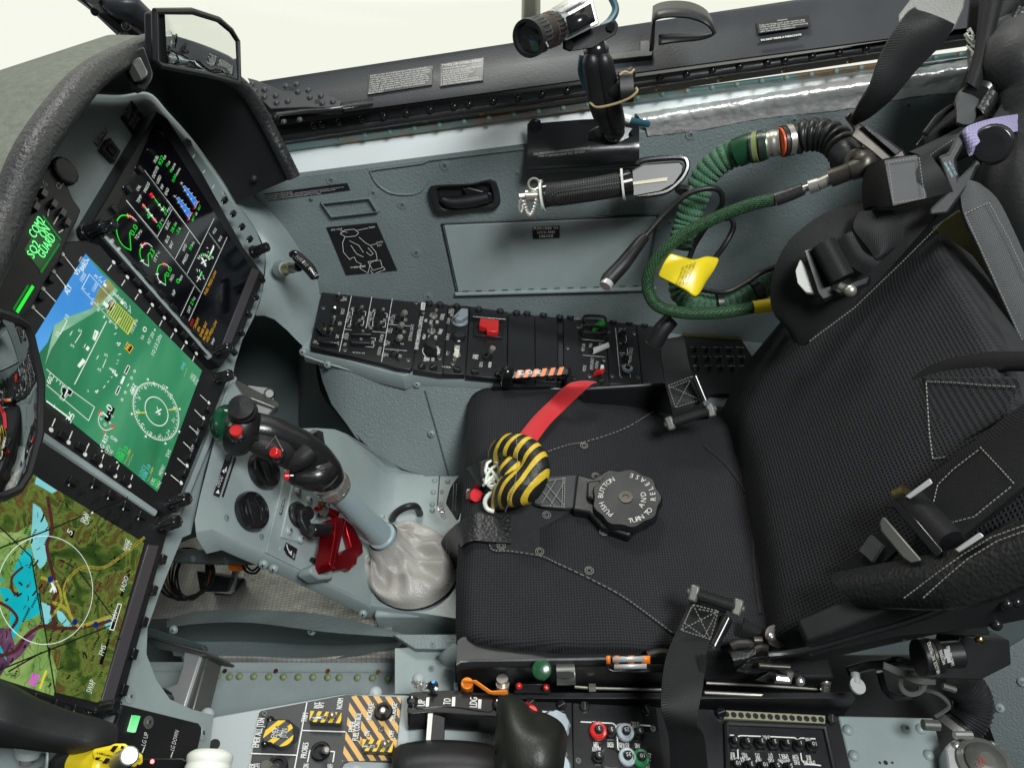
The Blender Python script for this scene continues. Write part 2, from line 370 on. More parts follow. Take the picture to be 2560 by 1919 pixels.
top=[WALL.on((u,yl((744,443),(1315,369),u)))for u in range(480,1400,40)]+[WALL.on((u,yl((1315,369),(2396,225),u)))for u in range(1400,3300,50)]
bot=[V3((p.x,1.03+.18*(CSz+.85),CSz))for p,CSz in[(q,-.9-.123*q.x)for q in top]]
wall=thing('cockpit_side_wall',(0.1,1.04,-.85),'textured grey starboard cockpit wall above the side console','wall',kind='structure')
mb=MB();rows=[[a.lerp(b,t)for a,b in zip(top,bot)]for t in[0,.2,.4,.6,.8,1]]
mb.loft(rows)
mb.loft([[p+V3((0,.022,.005))for p in top],[p+V3((0,.004,.003))for p in top],top])
obj('wall_skin',mb,grey_rough,wall)
def rounded(ps,k=4):return sm2(ps,k)
mb=MB()
sc=[wallp(p,.0015)for p in sm2(D((835,1098),(880,1180),(970,1240),(1090,1250),(1165,1225),(1222,1150)),5,False)]
mb.tube(sc,.0016,6);mb.tube([wallp(p,.002)for p in D((835,1098),(885,1088),(1170,1050),(1222,1030),(1840,955))],.0016,6)
obj('pressed_seam',mb,grey_rough,wall)
def recess(name,ps,depth,mt,mf,parent,pl=WALL,lip=.0012):
 outer=pl.ons(ps,lip);c=sum(outer,V3((0,0,0)))/len(outer)
 inner=[c+(p-c)*.86-pl.n*0 for p in outer]
 mb=MB();mb.loft([[p+(p-c)*.07-pl.n*lip for p in outer]+[outer[0]+(outer[0]-c)*.07-pl.n*lip],outer+outer[:1]])
 return mb,outer,inner
def pocket(name,ps,label,mfloor,dark=True):
 c=(sum(p[0]for p in ps)/len(ps),sum(p[1]for p in ps)/len(ps))
 a=WALL.ons(ps,.010);i1=[(c[0]+(p[0]-c[0])*.93,c[1]+(p[1]-c[1])*.84)for p in ps]
 b=WALL.ons(i1,.010);d_=WALL.ons([(p[0],p[1])for p in i1],.001)
 out=[p-WALL.n*.010+(p-sum(a,V3((0,0,0)))/4)*.06 for p in a]
 mb=MB();cl=lambda r:r+r[:1]
 mb.loft([cl(out),cl(a),cl(b),cl(d_)]);mb.poly(d_)
 return obj(name,mb,mfloor,wall,bevel=.0008,label=label)
pocket('finger_recess',D((520,1308),(835,1270),(888,1365),(585,1400)),'shallow pressed recess in the wall',grey_rough)
door_px=D((1302,1447),(2560,1385));door_px=[(1107,562),(1640,537),(1640,600),(1628,735),(1140,735)]
dr=thing('stowage_door',wallp((1370,650)),'smooth grey stowage compartment door set in the starboard wall','door')
mb=MB();mb.plate(WALL,[(1110,564),(1640,542),(1606,722),(1145,730)],.004,-.001);obj('door_panel',mb,grey,dr,bevel=.0015)
mb=MB();fr_px=[(1104,560),(1646,536),(1612,726),(1142,735)]
mb.tube([wallp(p,.002)for p in fr_px+fr_px[:1]],.0014,6);obj('door_seal',mb,blk,dr)
mb=MB();mb.tube([wallp(p,.006)for p in F((1025,90),(2212,58))]+[wallp((1640,720),.006)],.0035,8);obj('hinge',mb,grey,dr)
mb=MB()
for k in range(14):p=F(1075+k*84,72-k*2.6);q=F(1110+k*84,71-k*2.6);mb.line([wallp(p,.0098),wallp(q,.0098)],.0015,WALL.n)
obj('hinge_slot',mb,blk,dr)
mb=MB();mb.plate(WALL,D((1880,1462),(2055,1452),(2055,1530),(1883,1537)),.0052,.004)
lp=thing('placard',wallp(D(1970,1495)),'small black placard reading PUSH HERE TO LOCK AND UNLOCK on the stowage door','placard')
obj('plate',mb,panel_blk,lp)
mb=MB()
for k,(s_,a,b)in enumerate([('PUSH HERE TO',(1888,1478),(2044,1474)),('LOCK AND',(1912,1503),(2024,1500)),('UNLOCK',(1925,1528),(2014,1525))]):
 mb.text(WALL,s_,D(*a),D(*b),D(a[0],a[1]-17),h=.0058,bold=1)
obj('lettering',mb,white,lp)
def screw_b(mb,r=.0045):
 mb.lathe(Matrix.Identity(4),[(r*1.5,0),(r*1.5,.0006),(r*1.25,.0009)],20)
 mb.lathe(Matrix.Identity(4),[(r*.8,.0002),(r*.8,.0013),(r*.55,.0019)],14)
 for a in(0,1):mb.box((0,0,.0019),(r*.9,r*.16,.0006)if a else(r*.16,r*.9,.0006),m=1)
for p in[D(588,1155),D(1318,1060),D(1045,1312),D(858,1237),D(305,1545),D(1136,1620),D(100,1308),F(850,105),E(625,640),E(1115,573),E(523,1060),E(1660,500),A(1848,1545)]:
 inst('screw','wscrew',lambda mb:screw_b(mb,.0056),[grey_rough,blk],wall,WALL.fr(p,(p[0]+10,p[1]+random.uniform(-8,8)),.0005))
for p in[D(455,1282),D(1785,1110),A(2000,1282)]:
 inst('screw','wscrews',lambda mb:screw_b(mb,.0025),[grey_rough,blk],wall,WALL.fr(p,(p[0]+10,p[1]),.0003))
def placard(name,ps,label,pl=WALL,h=.002,mt=None,cat='placard'):
 c=(sum(p[0]for p in ps)/len(ps),sum(p[1]for p in ps)/len(ps));t=thing(name,pl.on(c),label,cat)
 mb=MB();mb.plate(pl,ps,h,h-.001);obj('plate',mb,mt or panel_blk,t);return t
def letters(t,pl,rows,h=.0026,bold=0,mt=None,name='lettering'):
 mb=MB()
 for s_,a,b,c in rows:mb.text(pl,s_,a,b,c,h=h,bold=bold)
 return obj(name,mb,mt or white,t)
t=placard('placard',D((150,1247),(688,1178),(708,1222),(183,1293)),'long black placard with three lines on the spin recovery drill')
rows=[]
for k,s_ in enumerate(['SPIN RECOVERY PROCEDURE','POWER TO IDLE - RUDDER NEUTRAL - APPLY RUDDER IN OPPOSITE SPIN DIRECTION - MOVE ELEVATOR','PROGRESSIVELY TO NEUTRAL - WHEN SPIN STOPS - RUDDER CENTRAL - RECOVER FROM DIVE','RECOVERY MUST BE INITIATED AFTER NO MORE THAN 6 TURNS']):
 w_=[180,500,440,340][k];x=158+k*8;y=1260+k*9.5;rows.append((s_,D(x,y),D(x+w_,y-w_*.128),D(x,y-6)))
letters(t,WALL,rows)
t=placard('placard',D((555,1463),(878,1432),(1005,1705),(640,1770))if False else[(815.8,568.8),(941.4,556.8),(993,676),(865,688)],'black placard with a white line drawing of the stick grip')
mb=MB();DV=lambda*q:[(V[0]/.8641,V[1]/.8641)for V in q]
dia=[DV((735,505),(745,497),(765,495),(775,503),(768,510),(748,512),(735,505)),DV((745,512),(740,525),(742,545),(755,560),(765,555),(770,565),(780,570),(778,580),(795,590),(800,568),(815,560),(812,545),(800,530),(790,525),(775,512)),DV((755,520),(775,530),(785,545)),DV((795,565),(822,562),(826,578),(805,584),(795,565)),DV((795,535),(806,548),(800,552),(792,545)),DV((758,530),(770,548),(785,555)),DV((800,584),(806,592)),DV((828,576),(832,582),(812,590))]
for g in dia:mb.line([wallp(p,.0026)for p in g],.0007,WALL.n)
for g in[DV((768,498),(795,493)),DV((800,530),(815,526)),DV((765,577),(790,574)),DV((735,498),(750,502))]:mb.line([wallp(p,.0026)for p in g],.0006,WALL.n)
for s_,a,b in[('MFD SWAP',(716,499),(740,496)),('TRIM',(797,494),(810,492)),('COM2',(814,526),(828,524)),('PTT',(816,533),(825,532)),('WHEEL STEER',(757,580),(790,577))]:
 mb.text(WALL,s_,DV(a)[0],DV(b)[0],DV((a[0],a[1]-4))[0],h=.0026)
obj('lettering',mb,white,t)
L1a,L1b=(744,443),(1315,369)
sill=thing('cockpit_sill',(0,1.08,-.55),'glossy ledge with outside light put into its pale blue grey, running along the top of the cockpit wall','sill',kind='structure')
mb=MB()
a=[WALL.on((u,yl((744,443),(1315,369),u)),-.002)for u in range(540,2750,40)];a=[p+V3((0,.003,.002))for p in a]
b=[V3((p.x,1.12,p.z))for p in[at_y((u,yl((720,377),(1460,275),u)),1.105)for u in range(540,2750,40)]]
b=[at_y((u,yl((720,377),(1460,275),u)),1.105)for u in range(540,2750,40)]
mb.loft([[q for q in a],[q.lerp(r,.5)+V3((0,0,.003))for q,r in zip(a,b)],b]);obj('ledge',mb,sill_lit_paint,sill)
mb=MB();mb.loft([rline((717,353),(1460,254),1.095),rline((718,362),(1460,262),1.088),rline((720,374),(1460,273),1.095),rline((722,381),(1460,277),1.105)])
teal=mat('teal_sill_strip',(.12,.26,.26),.35,wear=((.24,.155,.075),9,.47,(.35,1,1)))
obj('strip',mb,teal,sill)
def rivet_b(mb,r=.004):mb.lathe(Matrix.Identity(4),[(r,0),(r*.95,r*.25),(r*.7,r*.55),(r*.3,r*.7)],12)
for k in range(26):
 u=850+k*62
 p=at_y((u,yl((718,364),(1460,263.5),u)),1.088);inst('rivet','srivet',lambda mb:rivet_b(mb,.0042),teal,sill,axes(p,(0,-.9,.35)))
frame=thing('canopy_frame',(0.2,1.08,-.45),'dark grey canopy frame rail with rubber seal running along the starboard sill','canopy frame')
ft=rline((685,208),(1300,114.7),1.13,x0=560);fr_=rline((685,290),(2223,86),1.068,x0=560)
mb=MB();mb.loft([[p+V3((0,.03,-.01))for p in ft],[p+V3((0,.004,.004))for p in ft],ft,[a.lerp(b,.5)for a,b in zip(ft,fr_)],fr_,rline((690,303),(2215,97),1.062),rline((690,306),(2215,101),1.085)])
obj('rail',mb,frame_blk,frame)
mb=MB();mb.loft([rline((690,306),(2215,101),1.09),rline((730,312),(2215,106),1.080),rline((733,331),(2215,121),1.076)]);obj('seal_flange',mb,blk_gloss,frame)
mb=MB();tl=rline((717,343),(2134,128),1.082,n=60);random.seed(3)
for i,p in enumerate(tl):p.z+=random.uniform(-.0005,.0005)
mb.tube(smooth(tl,2),.0072,12);obj('rubber_seal',mb,rubber,frame)
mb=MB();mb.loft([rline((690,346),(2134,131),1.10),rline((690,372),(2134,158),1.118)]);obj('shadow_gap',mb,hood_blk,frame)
for k in range(19):
 u=[785,806,848,905,960,1017,1076,1136,1173,1233,1295,1355,1418,1650,1717,1782,1849,1918,1962][k]
 p=at_y((u,yl((733,323),(2215,115),u)),1.076)
 inst('fastener','fast',lambda mb:(rivet_b(mb,.0052),mb.box((0,0,.0036),(.007,.0012,.0006),m=1)),[blk_gloss,blk],frame,axes(p,(0,-.95,.25)))
for u in(2030,2098,2165):
 inst('fastener','fast',None,None,frame,axes(at_y((u,yl((733,323),(2215,115),u)),1.076),(0,-.95,.25)))
for u in(840,928,1064,1204,1347,1645,1800,1960,2124):
 inst('stud','stud',lambda mb:mb.lathe(Matrix.Identity(4),[(.004,0),(.004,.002),(.0015,.003)],10),brass,frame,axes(at_y((u,yl((842,336),(1645,221),u)),1.098),(0,-.9,.4)))
RF=pl3(ft[4],fr_[4],fr_[20])
br_px=A((1590,500),(1650,515),(1800,580),(2130,620),(2195,655),(2180,690),(2060,693),(1960,690),(1740,700),(1640,600))
mb=MB();mb.plate(RF,br_px,.012,-.002);obj('corner_bracket',mb,frame_blk,frame,bevel=.001)
for p in A((1620,543),(1700,578),(1773,617),(1850,652),(1700,625),(1778,662),(1640,585),(1840,557),(1908,545),(1983,583),(1915,592),(2063,618),(1992,628),(2140,655),(2072,665),(1825,785),(1928,772)):
 inst('rivet','brivet',lambda mb:rivet_b(mb,.0046),frame_blk,frame,RF.fr(p,None,.012))
for p in A((1872,571),(2040,652)):
 inst('hole','bhole',lambda mb:mb.lathe(Matrix.Identity(4),[(.004,0),(.004,.0003)],12),hood_blk,frame,RF.fr(p,None,.0122))
mb=MB();mb.loft([[RF.on(p,.006)for p in A((1760,745),(1760,700),(2060,690),(2400,640))],[RF.on(p,.014)for p in A((1790,790),(1800,750),(2080,725),(2400,680))]]);obj('corner_channel',mb,blk_gloss,frame,sol=.002)
ar=thing('windscreen_arch',at_x(A(900,160),-.42),'black riveted windscreen arch strut rising behind the glareshield','windscreen arch')
def dline(ps,d0,d1):return[at(p,d0+(d1-d0)*i/(len(ps)-1))for i,p in enumerate(ps)]
mb=MB();mb.loft([dline(A((880,-20),(1060,160),(1350,400),(1700,690)),1.0,1.26),dline(A((690,-20),(830,110),(1100,330),(1500,640)),1.0,1.24),dline(A((640,-20),(800,140),(1060,350),(1400,640)),1.02,1.26)]);obj('strut',mb,frame_blk,ar,sol=.012)
mb=MB();mb.tube(smooth(dline(A((590,-30),(720,100),(960,290),(1300,560)),1.0,1.2),4),.011,12);obj('rubber_seal',mb,rubber,ar)
mb=MB();mb.tube(smooth(dline(A((510,-40),(640,70),(800,210),(950,340)),1.0,1.12),4),.0075,10);mb.tube(smooth(dline(A((470,-40),(600,60),(760,210),(900,340)),1.0,1.12),4),.004,8);obj('outer_seal',mb,frame_blk,ar)
for p in A((885,78),(983,155),(787,-8)):
 q=at(p,1.05+(p[0]-300)*.0003);inst('rivet','arivet',lambda mb:rivet_b(mb,.009),frame_blk,ar,axes(q-ray(p).normalized()*.012,-ray(p)))
for p in A((655,38),(612,75),(812,165),(800,232)):
 q=at(p,1.04);inst('fastener','fast2',lambda mb:rivet_b(mb,.006),blk_gloss,ar,axes(q-ray(p).normalized()*.01,-ray(p)))
mb=MB();mb.loft([[at(D(1812,-60),6),at(D(1806,330),6)],[at(D(1835,-60),5.9),at(D(1828,330),5.9)],[at(D(1895,-60),5.9),at(D(1895,330),5.9)],[at(D(1932,-60),6),at(D(1932,330),6)]])
obj('hangar_post',mb,mat('pale_post_paint',(.27,.265,.21),.5,var=.3,vscale=2),label='grey beige post standing outside beyond the canopy glass',cat='post',sol=.1)
gm=bpy.data.materials.new('canopy_glass');gm.use_nodes=True;nt=gm.node_tree;nt.nodes.clear()
o_=nt.nodes.new('ShaderNodeOutputMaterial');mx=nt.nodes.new('ShaderNodeMixShader');tr=nt.nodes.new('ShaderNodeBsdfTransparent');tl_=nt.nodes.new('ShaderNodeBsdfTranslucent')
tr.inputs[0].default_value=(.975,.985,.955,1);tl_.inputs[0].default_value=(1,1,.97,1)
tc=nt.nodes.new('ShaderNodeTexCoord');mp=nt.nodes.new('ShaderNodeMapping');mp.inputs['Rotation'].default_value=(0,.62,0);mp.inputs['Scale'].default_value=(1.2,1,14);nz=nt.nodes.new('ShaderNodeTexNoise');nz.inputs['Scale'].default_value=1.6
rp=nt.nodes.new('ShaderNodeValToRGB');rp.color_ramp.elements[0].position=.56;rp.color_ramp.elements[1].position=.8;rp.color_ramp.elements[1].color=(.35,.35,.35,1)
for a_,b_ in[(tc.outputs['Object'],mp.inputs[0]),(mp.outputs[0],nz.inputs['Vector']),(nz.outputs[0],rp.inputs[0]),(rp.outputs[0],mx.inputs[0]),(tr.outputs[0],mx.inputs[1]),(tl_.outputs[0],mx.inputs[2]),(mx.outputs[0],o_.inputs[0])]:nt.links.new(a_,b_)
mb=MB();mb.loft([[p+V3((0,.008,.0))for p in ft],[p+V3((0,.03,.16))for p in ft],[p+V3((0,-.03,.34))for p in ft]])
obj('canopy_glass',mb,gm,label='clear canopy side glass with faint streaks above the black rail',cat='canopy glass')
def frame_placard(ps,label,rows,hgt=7,sl=-.105):
 t=placard('placard',ps,label,RF,.003);mb=MB()
 for s_,x,y,w_,hh in rows:mb.text(RF,s_,D(x,y),D(x+w_,y+sl*w_),D(x,y-hh),h=.0036)
 obj('lettering',mb,white,t)
ln=['EXCEPT AS MAY BE OTHERWISE INDICATED ON A PLACARD,','THE MARKINGS AND PLACARDS INSTALLED IN THIS AIRPLANE','CONTAIN OPERATING LIMITATIONS WHICH MUST BE COMPLIED','WITH WHEN OPERATING THIS AIRPLANE IN THE AEROBATIC','CATEGORY. OTHER OPERATING LIMITATIONS WHICH MUST BE','COMPLIED WITH WHEN OPERATING THIS AIRPLANE IN THIS','CATEGORY ARE CONTAINED IN THE AIRPLANE FLIGHT MANUAL','OR APPLICABLE AIRPLANE FLIGHT MANUAL SUPPLEMENT','RESPECTIVELEY.']
frame_placard(D((825,480),(1240,422),(1233,545),(815,610)),'wide black placard of nine small lines on the canopy frame',[(s_,838-k*1.6,494+k*14,[368,385,388,365,378,385,384,365,100][k],9)for k,s_ in enumerate(ln)],sl=-.145)
ln=[('TYPES OF OPERATION',250,16),('- VFR/IFR DAY AND NIGHT',158,9),('- FLIGHT INTO KNOWN ICING CONDITIONS',262,9),('  IS NOT APPROVED. IF ICING IS',190,9),('  INADVERTENTLY ENCOUNTERED:',208,9),('1. ACTIVATE INTAKE BYPASS',178,9),('2. ENSURE PROBES ARE ON',170,9),('3. ACTIVATE PROP BLADES ANTI-ICE',240,9),('4. EXIT ICING CONDITIONS IMMEDIATELY',256,9)]
frame_placard(D((1290,412),(1566,372),(1562,517),(1283,556)),'black placard headed TYPES OF OPERATION on the canopy frame',[(s_,1297-k*.6,[432,450,467,480,494,508,521,535,549][k],w_,hh)for k,(s_,w_,hh)in enumerate(ln)],sl=-.135)
t=placard('placard',E((937,105),(1187,72),(1196,124),(948,160)),'black placard headed WARNING TURN OFF STROBE LIGHT on the canopy frame',RF,.010);mb=MB()
for k,(s_,x,w_)in enumerate([('WARNING',1036,48),('TURN OFF STROBE LIGHT WHEN TAXIING NEAR',950,218),('OTHER AIRCRAFT OR WHEN FLYING IN FOG OR',952,218),('CLOUDS. STANDARD POSITION LIGHTS MUST BE',954,228),('USED FOR ALL NIGHT OPERATIONS.',955,168)]):
 y=[102,126,135,145,155][k];mb.text(RF,s_,E(x,y),E(x+w_,y-w_*.13),E(x,y-6),h=.0106)
obj('lettering',mb,white,t)
t=placard('placard',E((955,188),(1153,160),(1155,172),(957,200)),'narrow black placard reading DO NOT WEAR A PARACHUTE on the canopy frame',RF,.010);mb=MB()
mb.text(RF,'DO NOT WEAR A PARACHUTE',E(959,197),E(1151,170),E(959,188),h=.0106,bold=1);obj('lettering',mb,white,t)
random.seed(11)
ft_=thing('foil_tape',wallp(E(1100,480)),'crinkled silver foil tape stuck along the aft part of the sill','tape')
n=70;rows=[]
edges=[((355,540),(1940,285)),((365,545),(1945,300)),((380,565),(1950,330)),((400,590),(1955,365)),((410,610),(1950,385)),((420,650),(1940,432))]
for k,(a,b)in enumerate(edges):
 r=[]
 for i in range(n+1):
  t_=i/n*1.12;p=E(a[0]+(b[0]-a[0])*t_,a[1]+(b[1]-a[1])*t_+random.uniform(-2,2)+(6*math.sin(i*.21)if k==5 else 0))
  h=[.0,.004,.0055,.009,.004,.0015][k]+random.uniform(-.001,.001)
  r.append(at_y(p,[1.10,1.092,1.085,1.066,1.066,1.066][k]-h)if k<3 else WALL.on(p,h))
 rows.append(r)
rr=[]
for i in range(len(rows)-1):rr+=[[a.lerp(b,t_)for a,b in zip(rows[i],rows[i+1])]for t_ in(0,.5)]
rr.append(rows[-1]);mb=MB();mb.loft(rr);obj('tape',mb,foil,ft_,sharp=180)
con=thing('starboard_console',(0,.95,-.95),'grey riveted starboard side console housing below the black switch panels','console')
t_in=CS.ons(F((60,425),(560,575),(680,600),(750,575),(1290,630),(2400,735)),-.004)
mb=MB()
rim_o=CS.ons([(755,868),(777,873),(957,926),(1010,938),(1032,930),(1240,950),(1500,985),(1800,1015),(1950,1030)],-.006)
rim_i=CS.ons([(795,728),(800,735),(940,770),(1000,775),(1032,776),(1240,800),(1500,815),(1800,840),(1950,850)],-.006)
lip=[p+V3((0,-.004,-.009))for p in rim_o];low=[p+V3((0,-.0005,-.03))for p in rim_o]
mb.loft([rim_i,rim_o,lip,low]);obj('console_rim',mb,grey,con,bevel=.001)
SK=pl3((0,.866,-.88),(.3,.866,-.88),(0,.785,-.99))
sk_px=[(772,872),(957,930),(1008,946),(1032,936),(1240,955),(1450,980),(1450,1230),(1115,1190),(1064,1190),(1007,1172),(940,1130),(891,1095),(862,1055),(826,1024),(800,985),(783,945),(765,900)]
mb=MB()
def SKon(p):
 q=SK.on(p);k=max(0,min(1,(880-p[0])/110));return q+V3((0,.05*k*k,0))
import bmesh
def filled(pl_f,outline,step=22,deep=None):
 """triangulated sheet over a pixel outline"""
 from mathutils.geometry import delaunay_2d_cdt
 xs=[p[0]for p in outline];ys=[p[1]for p in outline];n0=len(outline)
 def inside(x,y):
  c=False;j=n0-1
  for i in range(n0):
   a,b=outline[i],outline[j]
   if(a[1]>y)!=(b[1]>y)and x<(b[0]-a[0])*(y-a[1])/(b[1]-a[1])+a[0]:c=not c
   j=i
  return c
 def dist(x,y):
  m_=1e9;j=n0-1
  for i in range(n0):
   a,b=outline[i],outline[j];dx,dy=b[0]-a[0],b[1]-a[1];t_=max(0,min(1,((x-a[0])*dx+(y-a[1])*dy)/(dx*dx+dy*dy+1e-9)))
   m_=min(m_,(x-a[0]-dx*t_)**2+(y-a[1]-dy*t_)**2);j=i
  return m_**.5
 pts=[V3(p).to_2d()if len(p)>2 else V3((p[0],p[1],0)).to_2d()for p in outline]
 x=min(xs)
 while x<max(xs):
  y=min(ys)
  while y<max(ys):
   if inside(x,y)and dist(x,y)>step*.35:pts.append(V3((x,y,0)).to_2d())
   y+=step
  x+=step
 vs,es,fs,*_=delaunay_2d_cdt(pts,[],[list(range(n0))],1,1e-5)
 return[(v.x,v.y)for v in vs],[tuple(f)for f in fs],dist
vs,fs,_=filled(None,sk_px);mb.add([SKon(p)for p in vs],fs);obj('side_skin',mb,grey_dark if False else grey_rough,con,sharp=60)
mb=MB();hem=[SK.on(p,.003)for p in F((30,478),(180,530),(420,600),(600,650),(690,690),(735,672),(780,652),(1000,668),(1180,682))]
mb.tube(hem,.0012,6);obj('skin_seam',mb,grey_light,con)
mb=MB();mb.tube([SK.on(p,.001)for p in G((1553,100),(1640,400),(1718,690))],.0012,5);obj('skin_joint',mb,grey_dark,con)
for p in F((45,463),(202,543),(572,638),(713,622),(714,652),(778,670),(783,620),(897,628),(1010,638),(1123,648))+G((1600,397)):
 inst('screw','cscrew',lambda mb:(rivet_b(mb,.0062),mb.box((0,0,.0044),(.005,.001,.0006),m=1),mb.box((0,0,.0044),(.001,.005,.0006),m=1)),[grey,blk],con,SK.fr(p,(p[0]+7,p[1]+5),.003))
fl=tag(link('cockpit_floor',None,None,Matrix.Translation(V3((-.3,.6,-1.3)))),'cockpit floor with shade put into its dark grey, at the bottom of the footwells','floor',kind='structure')
mb=MB()
mb.poly([V3((-1.0,0.05,-1.3)),V3((1.2,0.05,-1.3)),V3((1.2,1.12,-1.3)),V3((-1.0,1.12,-1.3))])
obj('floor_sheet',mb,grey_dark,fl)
bulk=tag(link('footwell_bulkhead',None,None,Matrix.Translation(V3((-1,.6,-1.3)))),'bulkhead with shade put into its dark grey, closing the footwells behind the instrument panel','bulkhead',kind='structure')
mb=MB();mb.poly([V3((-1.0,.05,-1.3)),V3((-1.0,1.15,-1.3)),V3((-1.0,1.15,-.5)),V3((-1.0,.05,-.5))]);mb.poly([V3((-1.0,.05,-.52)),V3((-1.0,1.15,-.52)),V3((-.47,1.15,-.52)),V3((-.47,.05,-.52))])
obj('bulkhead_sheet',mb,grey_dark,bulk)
sk2=tag(link('fuselage_side_skin',None,None,Matrix.Translation(V3((0,1.1,-1.3)))),'inner fuselage side of the starboard footwell with shade put into its dark grey','fuselage skin',kind='structure')
mb=MB();yz=[(1.075,-.90),(1.06,-.93),(1.04,-.99),(.99,-1.08),(.9,-1.2),(.75,-1.27)]
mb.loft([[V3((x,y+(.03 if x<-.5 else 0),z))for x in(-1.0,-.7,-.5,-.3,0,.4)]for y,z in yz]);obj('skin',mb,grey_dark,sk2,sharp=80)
sk3=tag(link('fuselage_port_skin',None,None,Matrix.Translation(V3((0,.05,-1.3)))),'dark grey fuselage side behind the port console','fuselage skin',kind='structure')
mb=MB();mb.poly([V3((-1.0,.12,-.5)),V3((1.2,.12,-.62)),V3((1.2,.12,-1.3)),V3((-1.0,.12,-1.3))]);mb.poly([V3((1.1,.05,-1.3)),V3((1.1,1.3,-1.3)),V3((1.1,1.3,-.25)),V3((1.1,.05,-.45))]);obj('skin',mb,grey_dark,sk3)
dk=thing('footwell_duct',at((740,960),1.3),'smooth duct skin with shade put into its dark grey, curving down into the starboard footwell','duct')
mb=MB()
r1=[at(p,d_)for p,d_ in[((590,700),1.5),((640,720),1.46),((710,760),1.42),((778,850),1.34),((800,980),1.29),((865,1055),1.25),((930,1130),1.24)]]
r2=[at(p,d_)for p,d_ in[((560,900),1.7),((610,870),1.66),((680,900),1.6),((730,950),1.5),((770,1030),1.4),((830,1090),1.33),((900,1150),1.28)]]
r3=[at(p,d_)for p,d_ in[((540,1000),1.8),((600,1000),1.75),((660,1020),1.68),((710,1060),1.55),((760,1110),1.45),((820,1160),1.38),((880,1200),1.3)]]
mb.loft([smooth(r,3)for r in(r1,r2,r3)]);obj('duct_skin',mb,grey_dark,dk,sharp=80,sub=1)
ip=thing('instrument_panel',(-.4,.6,-.7),'grey instrument panel plate carrying the three displays','instrument panel')
pp=[(-200,1800),(-200,400),(60,330),(200,200),(350,190),(400,245),(474,338),(556,447),(592,505),(640,575),(664,640),(655,735),(634,795),(606,849),(587,911),(580,950),(560,1010),(510,1180),(477,1334),(456,1343),(434,1395),(399,1482),(369,1569),(366,1634),(391,1699),(425,1747),(480,1772),(534,1786),(518,1925),(100,1980)]
mb=MB();vs,fs,dd=filled(None,pp,60);
mb.add([PN.on(p,-.012)for p in vs],fs);back=len(pp)
mb.loft([[PN.on(p,-.012)for p in pp+pp[:1]],[PN.on(p,-.03)for p in pp+pp[:1]]]);obj('panel_plate',mb,grey,ip)
leg=thing('panel_side_leg',CS.on((740,800)),'smooth grey leg sweeping from the instrument panel down to the starboard console','panel leg')
ri=[PN.on(p,-.011)for p in[(560,440),(592,505),(640,575),(664,640),(655,735),(636,792)]]
rm=[at(p,d_)for p,d_ in[((575,430),1.20),((612,495),1.20),((665,570),1.20),((712,650),1.205),((718,745),1.21),((680,782),1.20)]]
ro=[WALL.on((590,420),.001),WALL.on((632,490),.001),WALL.on((705,560),.001),WALL.on((796,705),.002),CS.on((778,830),-.004),CS.on((757,868),-.006)]
mb=MB();mb.loft([smooth(r,5)for r in(ri,rm,ro)])
obj('leg_skin',mb,grey,leg,sharp=70,sub=1)
pd=thing('centre_pedestal',(-.25,.62,-1.0),'grey sloping centre pedestal carrying vents, crank and stick','pedestal')
arch=[(500,1240),(487,1300),(490,1330),(530,1322),(580,1345),(663,1382),(927,1512)]
star=[(580,952),(640,1040),(700,1072),(789,1070),(835,1073),(865,1085),(1007,1172),(1064,1190),(1160,1190)]
def pedz(p):
 a,b=SL.on(p),FL.on(p);return a if a.length<b.length else b
outline=[(560,1010),(580,952)]+star[1:]+[(1180,1200),(1180,1500),(1140,1545)]+[(927,1512)]+arch[:-1][::-1]
vs,fs,dd=filled(None,outline,24)
def soft(p):
 a,b=SL.on(p),FL.on(p);d1,d2=a.length,b.length;k=.02;h=max(0,min(1,.5+.5*(d2-d1)/k));d_=d2*(1-h)+d1*h-k*h*(1-h);return ray(p).normalized()*d_
mb=MB();mb.add([soft(p)for p in vs],fs)
ps=[soft(p)for p in arch+[(1140,1545)]];mb.loft([ps,[p+V3((0,-.003,-.006))for p in ps],[p+V3((0,0,-.042))for p in ps]])
pt=[soft(p)for p in star];mb.loft([[p+V3((0,.0,-.06))for p in pt],[p+V3((0,.004,-.004))for p in pt],pt])
obj('pedestal_skin',mb,grey,pd,sharp=50)
mb=MB();cp_px=G((590,615),(680,650),(1000,830),(1300,1300),(1175,1580),(460,1215));
mb.plate(SL,G((605,600),(700,620),(860,800),(1200,1180),(1190,1580),(455,1213)),.003,-.002);obj('crank_plate',mb,grey,pd,bevel=.001)
mb=MB();mb.plate(SL,G((640,740),(700,700),(820,830),(870,870),(700,1150),(560,1110)),.0055,.002);obj('crank_doubler',mb,grey,pd,bevel=.003)
for p in G((675,797),(752,858),(612,1069),(695,1125)):
 inst('screw','cscrew',None,None,pd,SL.fr(p,(p[0]+7,p[1]+5),.0055))
for p in G((445,1268),(515,1300),(1130,1612)):
 inst('screw','cscrew',None,None,pd,axes(SL.on(p,-.006)+V3((0,-.006,0)),(0.1,-.9,.5),(1,0,0)))
for p in G((541,1193),(1622,722),(1712,730),(1612,803),(1606,888),(1258,967),(1605,927)):
 q=soft(p);inst('rivet','privet',lambda mb:rivet_b(mb,.0045),grey,pd,axes(q,(0.1,-.1,1)))
for p in G((184,977),(424,1108)):
 inst('screw','wscrews',None,None,pd,SL.fr(p,(p[0]+5,p[1]),.0005))
mb=MB();mb.box((0,0,0),(1,1,1),M=Matrix.Translation(V3((-.06,.69,-1.02)))@Matrix.Diagonal((.26,.30,.055,1)));obj('base_box',mb,grey,pd,bevel=.003)
